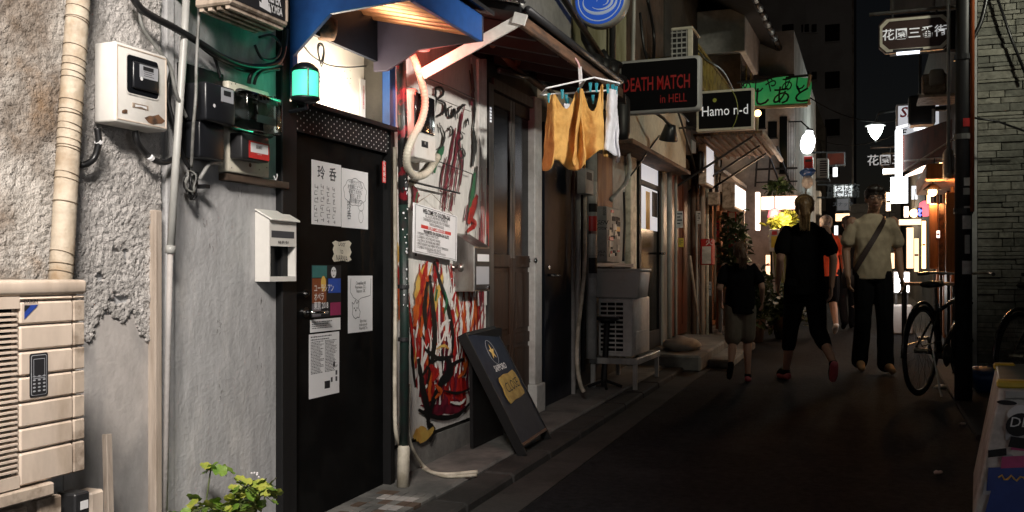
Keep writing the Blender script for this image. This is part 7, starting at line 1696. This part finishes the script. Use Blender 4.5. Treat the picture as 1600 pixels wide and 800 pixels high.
def stick(a, b, w, h, mt, rot=0, d=None, rnd_=False):
    global k_; k_ += 1; d = .0020+.0003*k_; ca, sa = math.cos(rot), math.sin(rot); hl = upc.length
    sh = [(-w/2,-h/2),(w/2,-h/2),(w/2,h/2),(-w/2,h/2)] if not rnd_ else [(w/2*math.cos(2*math.pi*k/20), h/2*math.sin(2*math.pi*k/20)) for k in range(20)]
    m = MB(); m.add([cf(a+x*ca-y*sa, b+(x*sa+y*ca)/hl, d) for x, y in sh], [tuple(range(len(sh)))]); m.build('sticker', Z[mt], T); return d
for i in range(46):
    stick(rr.uniform(.04,.8), rr.uniform(.08,.88), rr.uniform(.04,.14), rr.uniform(.025,.09), rr.choice(['sticker_white','label_grey','sticker_white','ink','sticker_blue','grey_panel','sticker_white','sticker_pink']), rr.uniform(-.5,.5))
for i in range(30):
    stick(rr.uniform(.03,.28), rr.uniform(.06,.9), rr.uniform(.03,.09), rr.uniform(.02,.06), rr.choice(['sticker_white','label_grey','ink','grey_panel','sticker_white','sticker_red','label_white','ink']), rr.uniform(-.7,.7), rnd_=i % 4 == 0)
d = stick(.16,.14,.24,.14,'sticker_blue',-.06); d = stick(.12,.34,.20,.10,'sticker_blue',.1);
m = MB(); m.tube([cf(.06+.012*k, .34+.02*math.sin(k*1.9), d+.002) for k in range(11)], .004, 5); m.build('gold_squiggle', Z['gold'], T)
d = stick(.11,.46,.10,.05,'sticker_pink',.1); d = stick(.12,.60,.09,.045,'ink',-.1)
d = stick(.10,.735,.105,.10,'ink',0,rnd_=True); text('DB', .06, Z['label_white'], 'lettering', T, cf(.10,.75,d+.001), ex, upc)
d = stick(.24,.76,.14,.15,'sticker_red',.1); d = stick(.25,.66,.10,.05,'label_white',.05); text('SOS', .05, Z['ink'], 'lettering', T, cf(.25,.66,d+.001), ex, upc, bold=.04)
# ---- litter
for i, (u, v, s_, lb) in enumerate(((1470,604,.05,'crumpled white tissue on the asphalt near the parked bicycle'),(1504,662,.02,'tiny white scrap of paper on the dark asphalt'),(1465,738,.022,'bent pale straw wrapper lying on the dark asphalt'),(708,776,.02,'dry leaf lying by the kerb in front of the mural'))):
    p = gp(u, v, .012); m = MB(); m.ball(p, s_, s_*.7, s_*.35, 9, 6)
    for q in m.v: q += Vector((.6,.6,.3))*s_*noise.noise(q*60)
    tag(m.build('litter', Z['sticker_white'] if i < 3 else Z['tan_wood']), lb, 'litter')
# ---- weeds in the near left foreground
for i in range(3): round_leaf_mesh('r%d' % i, .020, Z['leaf'], i*1.7); round_leaf_mesh('y%d' % i, .021, Z['leaf_yellow'], i*2.3+.5)
def weed(label, spots, x, seed, base):
    rr = random.Random(seed); b = Vector(base); T = thing('weed_plant', label, 'plant', b)
    for (u, v, n, sp, bias) in spots:
        hub = PW(u, v, x+rr.uniform(-.02,.02)); m = MB(); m.tube([b+Vector((rr.uniform(-.02,.02),rr.uniform(-.02,.02),0)), (b+hub)/2+Vector((0,rr.uniform(-.03,.03),.02)), hub], .0028, 5); m.build('stem', Z['stem'], T)
        for k in range(n):
            p = hub+Vector((rr.uniform(-.05,.05), rr.uniform(-sp,sp), rr.uniform(-sp*.8,sp*.5)))
            m = MB(); m.tube([hub, p-Vector((0,0,.004))], .0014, 4); m.build('leaf_stalk', Z['stem'], T)
            put_leaf(T, ('y' if rr.random() < bias else 'r')+str(rr.randrange(3)), p, (rr.uniform(-.5,.5), rr.uniform(.15,.9), rr.uniform(0,6.28)), rr.uniform(.7,1.35))
    return T
w1 = weed('round-leaved weed with yellow-green leaves and tiny white flowers at the wall foot', [(385,762,22,.045,.6),(408,770,16,.04,.45),(372,785,18,.045,.6),(398,792,16,.05,.5),(418,760,8,.025,.4)], -1.95, 2, (-1.98, 2.62, gz(2.6)+.055))
for k in range(6):
    p = PW(398+jit(6), 742+jit(4), -1.95); m = MB(); m.ball(p, .004, n=6, m=4); m.build('flower', Z['petal'], w1)
weed('single tall sprig of round green leaves against the grey wall', [(330,728,9,.035,.35)], -2.04, 5, (-2.06, 2.42, gz(2.4)+.055))
weed('low clump of bright green round leaves at the bottom of the grey wall', [(318,792,16,.05,.5),(345,800,14,.04,.4),(300,800,10,.04,.3)], -2.0, 7, (-2.02, 2.36, gz(2.3)+.055))
# ================================================================== PEOPLE
def remesh(name, mb, voxel, mat, parent, it=6, wr=0, wf=9, seed=0):
    me = bpy.data.meshes.new(name); me.from_pydata([tuple(v) for v in mb.v], [], mb.f); me.update()
    bm = bmesh.new(); bm.from_mesh(me); bmesh.ops.recalc_face_normals(bm, faces=bm.faces); bm.to_mesh(me); bm.free()
    o = bpy.data.objects.new('tmp', me)
    r = o.modifiers.new('r', 'REMESH'); r.mode = 'VOXEL'; r.voxel_size = voxel; r.use_smooth_shade = True
    s = o.modifiers.new('s', 'SMOOTH'); s.factor = .5; s.iterations = it
    m2 = evaluated_mesh(o); m2.name = name
    L = ORG[parent.name]; m2.materials.clear(); nv = len(m2.vertices)
    co = np.empty(nv*3, 'f'); m2.vertices.foreach_get('co', co); co = co.reshape(-1, 3).astype('d')
    if wr:
        no = np.empty(nv*3, 'f'); m2.vertices.foreach_get('normal', no); no = no.reshape(-1, 3)
        am = np.array([noise.noise(Vector((x*wf, y*wf, z*wf*.55+seed))) + .5*noise.noise(Vector((x*wf*2.3+z*6, y*wf*2.3, z*wf*.9+seed))) for x, y, z in co.tolist()])
        co = co + no*(wr*am)[:, None]
    m2.vertices.foreach_set('co', (co - np.array(L)).astype('f').ravel()); m2.update()
    m2.polygons.foreach_set('use_smooth', [True]*len(m2.polygons))
    return link(m2, name, mat, parent, L)
def hand(mb, w, d, side, curl=.5, s=1.0, fwd=Vector((0,1,0)), swing=None):
    # w wrist, d unit direction of the forearm
    d = Vector(d).normalized(); f = Vector(fwd); f = (f - d*f.dot(d)).normalized(); n = d.cross(f)  # f = thumb side, n = palm normal
    pc = w + d*.055*s
    for k in range(4): mb.cone(w+f*(-.020+.013*k)*s+d*.005*s, .012*s, w+f*(-.027+.018*k)*s+d*.085*s, .0115*s, 8)
    for k, l in enumerate((.058,.072,.078,.070)):
        b0 = w+f*(-.027+.018*k)*s+d*.085*s; c = curl*side
        p1 = b0+(d*math.cos(curl*.5)+n*side*math.sin(curl*.5))*l*.45*s; p2 = p1+(d*math.cos(curl*1.3)+n*side*math.sin(curl*1.3))*l*.32*s; p3 = p2+(d*math.cos(curl*2)+n*side*math.sin(curl*2))*l*.25*s
        mb.cone(b0,.0095*s,p1,.0088*s,7); mb.cone(p1,.0088*s,p2,.008*s,7); mb.cone(p2,.008*s,p3,.007*s,7)
    t0 = w+f*.024*s+d*.02*s; t1 = t0+(f*.55+d*.8).normalized()*.045*s; t2 = t1+(f*.15+d).normalized()*.034*s
    mb.cone(t0,.013*s,t1,.0105*s,7); mb.cone(t1,.0105*s,t2,.0085*s,7)
def person(label, loc, heading, H, J, skin, clothes, hair, face=True, vox=.007, extra=None):
    """J: joints in a 1.75 m figure, x to its right, y forward, z up"""
    s = H/1.75; loc = Vector(loc); T = thing('person', label, 'person', loc)
    xf = Matrix.Translation(loc) @ Matrix.Rotation(heading, 4, 'Z') @ Matrix.Scale(s, 4)
    def mb(): return MB(xf)
    def V(k): return Vector(J[k])
    fem = J.get('fem', 0); bw = 1-.07*fem
    # body -------------------------------------------------------
    b = mb(); hd = V('head'); nk = V('neck')
    turn = Matrix.Rotation(J.get('turn', 0), 3, 'Z') @ Matrix.Rotation(J.get('nod', 0), 3, 'X')
    def h(x, y, z): return hd + turn @ Vector((x, y, z))
    for (c, r) in ((h(0,-.012,.03),(.074,.092,.088)), (h(0,.012,-.02),(.066,.078,.085)), (h(0,.034,-.075),(.042,.042,.038))):
        b.ball(c, *r)
    b.cone(nk+Vector((0,-.01,-.05)), .056*bw, h(0,-.02,-.06), .052*bw)
    if face:
        b.cone(h(0,.086,.01), .010, h(0,.108,-.028), .015, 8); b.ball(h(0.013,.096,-.032), .010, n=8, m=6); b.ball(h(-.013,.096,-.032), .010, n=8, m=6)
        b.ball(h(0,.080,-.058), .022, .014, .008, 10, 6); b.ball(h(0,.078,-.070), .019, .013, .008, 10, 6)
        b.ball(h(.03,.076,.028), .026, .012, .009, 10, 6); b.ball(h(-.03,.076,.028), .026, .012, .009, 10, 6)
    for q in (-1,1): b.ball(h(q*.076,-.008,-.008), .012, .020, .032, 10, 7)
    b.loft([((V('hip').x,V('hip').y,V('hip').z-.04),.13*bw,.09),((V('chest').x*.5+V('hip').x*.5,(V('chest').y+V('hip').y)/2,(V('hip').z+V('chest').z)/2),.125*bw,.085),((V('chest').x,V('chest').y,V('chest').z),.15*bw,.095),((nk.x,nk.y-.005,nk.z-.03),.09,.06)])
    for q in ('l','r'):
        sg = -1 if q == 'l' else 1
        b.cone(V('sh'+q), .052*bw, V('el'+q), .040*bw); b.cone(V('el'+q), .040*bw, V('wr'+q), .027*bw)
        dfore = (V('wr'+q)-V('el'+q)).normalized(); hand(b, V('wr'+q), dfore, -sg if q == 'r' else -sg, .45, 1.0, Vector((0,1,0)) if abs(dfore.z) > .4 else Vector((0,0,1)))
        b.cone(V('hp'+q), .082*bw, V('kn'+q), .056*bw); b.cone(V('kn'+q), .056*bw, V('kn'+q).lerp(V('an'+q), .35)+Vector((0,-.012,0)), .055*bw); b.cone(V('kn'+q).lerp(V('an'+q), .35)+Vector((0,-.012,0)), .055*bw, V('an'+q), .034*bw)
    body = remesh('body', b, vox*.72, skin, T, 4)
    # clothes ------------------------------------------------------
    for c in clothes: c(T, mb, V, remesh, s)
    # hair and face details
    hair(T, mb, h, remesh)
    if face:
        for q in (-1,1):
            e = mb(); e.ball(h(q*.030,.082,.010), .011, .006, .006, 10, 6); e.v and e.build('eye', Z['label_white'], T, smooth=True)
            e = mb(); e.ball(h(q*.030,.0865,.010), .005, .003, .005, 8, 6); e.build('iris', Z['ink'], T, smooth=True)
            e = mb(); e.tube([h(q*.014,.090,.032), h(q*.030,.091,.038), h(q*.048,.082,.032)], [.003,.004,.002], 6); e.build('eyebrow', Z['hair_dark'], T)
        e = mb(); e.tube([h(-.022,.088,-.064), h(0,.0955,-.0635), h(.022,.088,-.064)], .002, 5); e.build('mouth_line', Z['p_purple'], T)
    if extra: extra(T, mb, V, h)
    return T
# garment factories (x right, y forward)
def tee(mat, w=.165, d=.115, hem=.86, loose=1.0, sl=.62, slr=.075, wr=.013):
    def f(T, mb, V, rm, s):
        b = mb(); ch, hp, nk = V('chest'), V('hip'), V('neck')
        zh = hem; b.loft([((hp.x,hp.y,zh),w*1.0*loose,d*1.0*loose),((hp.x,hp.y,zh+.12),w*.99*loose,d*1.0*loose),((hp.x*.4+ch.x*.6,(hp.y+ch.y)/2,(hp.z+ch.z)/2+.04),w*.96,d*.97),((ch.x,ch.y+.004,ch.z),w*1.06,d*1.0),((ch.x*.5+nk.x*.5,(ch.y+nk.y)/2,nk.z-.10),w*1.04,d*.80),((nk.x,nk.y-.002,nk.z-.06),w*.86,d*.66),((nk.x,nk.y-.004,nk.z-.025),.098,.070),((nk.x,nk.y-.006,nk.z-.005),.068,.062)], 24)
        for q in ('l','r'):
            a, e = V('sh'+q), V('el'+q); b.cone(a+Vector((-.012 if q == 'r' else .012,0,-.012)), .058, a.lerp(e, sl), slr)
        o = rm('shirt', b, .0085, mat, T, 5, wr*s, 10, 3.3)
    return f
def legs(mat, to=1.0, r0=.098, r1=.070, r2=.060, name='trousers', wr=.005, top=.98):
    def f(T, mb, V, rm, s):
        b = mb(); hp = V('hip'); b.loft([((hp.x,hp.y,hp.z-.10),.145,.105),((hp.x,hp.y,hp.z),.155,.112),((hp.x,hp.y,top),.142,.102)], 20)
        for q in ('l','r'):
            a, k, n = V('hp'+q), V('kn'+q), V('an'+q)
            if to <= .5: b.cone(a, r0, a.lerp(k, to*2), r1)
            else: b.cone(a, r0, k, r1); b.cone(k, r1, k.lerp(n, (to-.5)*2), r2)
        rm(name, b, .0085, mat, T, 5, wr*s, 11, 1.1)
    return f
def shoes(mat, sole=None, up=False):
    def f(T, mb, V, rm, s):
        for q in ('l','r'):
            a, t = V('an'+q), V('to'+q); d = (t-a); fl = Vector((d.x,d.y,d.z)).normalized()
            heel = a+Vector((0,0,-.035))-fl*.035; b = mb()
            b.cone(a+Vector((0,0,-.01)), .042, heel+fl*.01, .036); b.cone(heel+fl*.02, .036, t-fl*.06+Vector((0,0,.006)), .041); b.cone(t-fl*.06+Vector((0,0,.006)), .041, t, .034)
            o = rm('shoe', b, .008, mat, T, 3)
            if sole:
                b = mb(); n = fl.cross(Vector((1,0,0))); n = n.normalized()*(-1 if n.z > 0 else 1)
                b.cone(heel+n*.022, .036, t-fl*.05+n*.026, .040); b.cone(t-fl*.05+n*.026, .040, t+n*.018, .032); rm('sole', b, .007, sole, T, 2)
    return f
def hair_short(mat, back=1.0):
    def f(T, mb, h, rm):
        b = mb(); b.ball(h(0,-.020,.055), .090, .104, .084); b.ball(h(0,-.05,.0), .082, .068, .078); b.ball(h(.02,.045,.092), .058, .048, .036); b.ball(h(-.03,.05,.085), .048, .044, .034); b.ball(h(.068,.0,.045), .022, .05, .05); b.ball(h(-.068,.0,.045), .022, .05, .05)
        rm('hair', b, .006, mat, T, 2, .007, 38)
    return f
def hair_pony(mat, size=1.0):
    def f(T, mb, h, rm):
        b = mb(); b.ball(h(0,-.022,.046), .088, .102, .082); b.ball(h(0,-.056,.0), .082, .066, .088); b.ball(h(0,.06,.075), .058, .03, .03)
        b.cone(h(0,-.10,.035), .036, h(.010,-.155,.02), .046*size); b.cone(h(.010,-.155,.02), .046*size, h(.020,-.165,-.07), .040*size); b.cone(h(.020,-.165,-.07), .040*size, h(.014,-.145,-.18*size), .014)
        rm('hair', b, .006, mat, T, 2, .006, 42)
        rr = random.Random(3); s_ = mb()
        for k in range(150):
            a = rr.uniform(-.6, 3.74); st_ = h(.086*math.cos(a)*1.02, -.02+.03*rr.uniform(-1,1), .045+.082*math.sin(a)); tie = h(.012*rr.uniform(-1,1), -.125, .03+.012*rr.uniform(-1,1))
            mid = h(.070*math.cos(a), -.092, .035+.066*math.sin(a)); s_.tube([st_, mid, tie], [.0022,.003,.002], 4)
        for k in range(70):
            o1 = Vector((rr.uniform(-.05,.05), rr.uniform(-.03,.03), 0)); s_.tube([h(.01+o1.x*.5,-.15+o1.y,.03), h(.02+o1.x,-.17+o1.y,-.07), h(.016+o1.x*.9,-.15+o1.y,-.16-rr.uniform(0,.06)*size)], [.003,.0026,.0012], 4)
        for k in range(26):
            a = rr.uniform(0, 3.14); s_.tube([h(.088*math.cos(a),-.02,.046+.082*math.sin(a)), h(.105*math.cos(a),-.05+rr.uniform(-.03,.03),.05+.10*math.sin(a)), h(.10*math.cos(a)+rr.uniform(-.02,.02),-.08,.04+.092*math.sin(a))], [.0012,.0012,.0006], 3)
        s_.build('hair_strands', Z['hair_strand'] if mat.name.startswith('hair_blonde') else mat, T, kind='stuff')
    return f
def stand(): return dict(head=(0,.02,1.63), neck=(0,0,1.50), chest=(0,0,1.27), hip=(0,0,.96),
    shl=(-.185,0,1.42), shr=(.185,0,1.42), ell=(-.225,-.02,1.14), elr=(.225,-.02,1.14), wrl=(-.225,.03,.90), wrr=(.225,.03,.90),
    hpl=(-.085,0,.91), hpr=(.085,0,.91), knl=(-.09,.01,.50), knr=(.09,.01,.50), anl=(-.09,-.02,.085), anr=(.09,-.02,.085), tol=(-.10,.13,.035), tor=(.10,.13,.035))
def foot(u, d): p = PD(u, 500, d); p.z = gz(p.y); return p
# man walking towards the camera
J = stand(); J.update(head=(-.015,.03,1.635), hpl=(-.09,0,.91), knl=(-.095,.07,.50), anl=(-.10,.07,.09), tol=(-.12,.21,.04), knr=(.085,.0,.50), anr=(.075,-.16,.10), tor=(.09,-.03,.04), ell=(-.245,-.03,1.15), wrl=(-.255,.03,.90), elr=(.235,-.03,1.15), wrr=(.235,.05,.91), turn=-.15, nod=-.05)
def man_extra(T, mb, V, h):
    pts = [(-.105,.02,1.475),(-.075,.085,1.42),(.02,.118,1.26),(.10,.122,1.12),(.165,.09,.99),(.17,-.02,.94),(.10,-.11,1.05),(-.02,-.118,1.25),(-.10,-.07,1.44),(-.105,.02,1.475)]
    P = smooth_path(pts, 6); m = mb()
    for i in range(len(P)-1):
        a, b = P[i], P[i+1]; d = (b-a).normalized(); o = Vector((a.x, a.y, 0)); o = o.normalized() if o.length > .01 else Vector((0,1,0)); w = d.cross(o).normalized()*.024; t = o*.010
        m.hexa([a-w-t*.2, a+w-t*.2, b+w-t*.2, b-w-t*.2, a-w+t, a+w+t, b+w+t, b-w+t])
    m.build('bag_strap', Z['strap'], T)
    m = mb(); m.loft([((.20,-.06,.80),.05,.11),((.205,-.06,.90),.055,.12),((.20,-.06,.98),.045,.11)]); m.build('shoulder_bag', Z['strap'], T, smooth=True)
    for q in (-1, 1):
        m = mb(); c = h(q*.031,.098,.008); e1 = (h(1,0,0)-h(0,0,0)); e2 = (h(0,0,1)-h(0,0,0)); m.tube([c+e1*.022*math.cos(a)+e2*.016*math.sin(a) for a in [2*math.pi*k/16 for k in range(17)]], .0022, 5, False); m.build('spectacle_rim', Z['ink'], T)
        m = mb(); m.tube([h(q*.053,.098,.012), h(q*.077,.05,.012), h(q*.078,-.01,.008)], .002, 5); m.build('spectacle_arm', Z['ink'], T)
    m = mb(); m.tube([h(-.009,.099,.012), h(.009,.099,.012)], .002, 5); m.build('spectacle_bridge', Z['ink'], T)
person('man in glasses and tan T-shirt with a cross-body bag strap walking this way', foot(1363, 8.84), math.pi+TH*.4+.12, 1.77, J, Z['skin_tan'],
    [tee(Z['tee_tan'], .168, .118, .88, 1.04, .66, .072), legs(Z['trousers'], 1.0, .100, .078, .078), shoes(Z['shoe_tan'])], hair_short(Z['hair_dark']), extra=man_extra)
# woman walking away
J = stand(); J.update(fem=1, head=(.0,.02,1.63), knl=(-.10,.13,.52), anl=(-.13,.20,.09), tol=(-.16,.34,.05), knr=(.10,-.06,.50), anr=(.16,-.36,.22), tor=(.17,-.29,.08), ell=(-.235,-.03,1.15), wrl=(-.225,.10,.93), elr=(.245,-.05,1.15), wrr=(.235,-.02,.90), turn=-.35)
person('woman with a blonde ponytail in a black T-shirt and black cropped trousers walking away', foot(1258, 8.2), TH*.6+.08, 1.66, J, Z['skin'],
    [tee(Z['tee_black'], .168, .125, .82, 1.05, .66, .072), legs(Z['trousers'], .72, .112, .080, .068, 'cropped_trousers'), shoes(Z['tee_black'], Z['pink_sole'])], hair_pony(Z['hair_blonde'], 1.15), face=False)
# child walking away
J = stand(); J.update(fem=1, head=(.0,.02,1.60), neck=(0,0,1.46), knl=(-.095,-.03,.47), anl=(-.13,-.32,.26), tol=(-.15,-.34,.10), knr=(.085,.06,.50), anr=(.09,.05,.09), tor=(.11,.19,.04), ell=(-.25,-.06,1.15), wrl=(-.235,.10,1.0), elr=(.25,-.08,1.16), wrr=(.26,.04,1.0))
person('child in a black T-shirt and khaki shorts walking away with pink soles', foot(1157, 8.25), TH*.5, 1.27, J, Z['skin'],
    [tee(Z['tee_black'], .175, .13, .84, 1.06, .64, .072), legs(Z['khaki'], .42, .108, .100, .09, 'shorts'), shoes(Z['tee_black'], Z['pink_sole'])], hair_pony(mk('hair_brown', (.10,.055,.03), .5)), face=False)
# walker in orange
J = stand(); J.update(knl=(-.09,.10,.51), anl=(-.09,.16,.09), tol=(-.10,.30,.05), anr=(.09,-.26,.16), tor=(.09,-.16,.05), wrr=(.27,.10,.92))
person('grey-haired walker in a bright orange T-shirt and dark shorts beyond the woman', foot(1291, 13.0), TH*.6, 1.66, J, Z['skin'],
    [tee(Z['orange_tee'], .18, .13, .86, 1.04, .62, .085), legs(Z['trousers'], .45, .11, .10, .09, 'shorts'), shoes(Z['label_white'])], hair_short(Z['hair_grey']), face=False, vox=.01)
J = stand(); J.update(knr=(.09,.09,.51), anr=(.09,.12,.09), tor=(.10,.26,.04), anl=(-.09,-.2,.13), tol=(-.09,-.1,.04))
person('walker in dark clothes almost hidden behind the man in the tan T-shirt', foot(1325, 13.8), TH*.6, 1.68, J, Z['skin'],
    [tee(Z['tee_black'], .178, .125, .86), legs(Z['trousers']), shoes(Z['tee_black'])], hair_short(Z['hair_dark']), face=False, vox=.01)
# ================================================================== lamps of the place outside the view, and an added fill window
def lamp_post(label, base, head, col, power, target, ang, size):
    base, head = Vector(base), Vector(head); T = thing('lamp_post', label, 'street lamp', base)
    m = MB(); m.tube([base, Vector((base.x, base.y, head.z+.25))], [.06,.045], 12); m.build('pole', Z['dark_metal'], T, smooth=True)
    m = MB(); m.tube([Vector((base.x,base.y,head.z+.2)), (base+head)/2*Vector((1,1,0)) + Vector((0,0,head.z+.3)) if False else Vector(((base.x+head.x)/2,(base.y+head.y)/2,head.z+.28)), head+Vector((0,0,.14))], .025, 8); m.build('arm', Z['dark_metal'], T, smooth=True)
    m = MB(); m.lathe(head, [(.0,.14),(.06,.13),(size+.05,.02),(size+.05,.0),(.0,.03)], n=18); m.build('shade', Z['dark_metal'], T, smooth=True)
    m = MB(); m.ball(head-Vector((0,0,.01)), size*.6, n=12, m=8); m.build('globe', E('e_post_'+str(len(ORG)), col, 3), T, smooth=True)
    lamp('post_light', 'SPOT', head-Vector((0,0,size*.6+.03)), power, col, size, target, ang, 1.0, parent=T)
lamp_post('street lamp on a dark post behind the viewpoint lighting the plaster wall', (.95,-1.3,0), (-.5,.0,3.4), (1,.92,.84), 1050, (-2.15,2.1,1.35), 64, .38)
lamp_post('tall street lamp on a dark post in the open corner lot', (2.6,1.9,0), (1.9,2.3,3.1), (1,.94,.86), 1150, (-1.8,4.5,1.95), 34, .12)
lamp('flood_light', 'SPOT', (1.95,2.2,3.5), 420, (1,.95,.72), .12, (-2.1,7.3,3.7), 44, 1.0, parent=bpy.data.objects['lamp_post.001'])
lamp_post('street lamp on a dark post at the edge of the lot lighting the stone wall', (3.2,5.6,0), (2.6,6.3,4.7), (1,.98,.80), 400, (.2,9.0,3.5), 76, .12)
T = thing('shop_opposite', 'added shop front with a glowing fill window across from the plaster wall', 'shop', (4, -2, 0))  # unseen shop front, added to carry the fill window
m = MB(); m.box(3.2, 7, -5.5, .8, 0, 4.5); m.build('wall', Z['dark_wall'], T)
m = MB(); m.box(3.15, 3.199, -2.4, .2, .9, 2.5); m.build('window_frame', Z['frame_black'], T)
m = MB(); m.box(3.14, 3.149, -2.3, .1, 1.0, 2.4); m.build('fill_window', E('e_fill_window', (.97,.97,1), 3.0), T)  # glowing pane added as soft front fill on the plaster wall

bpy.data.scenes.remove(TS)
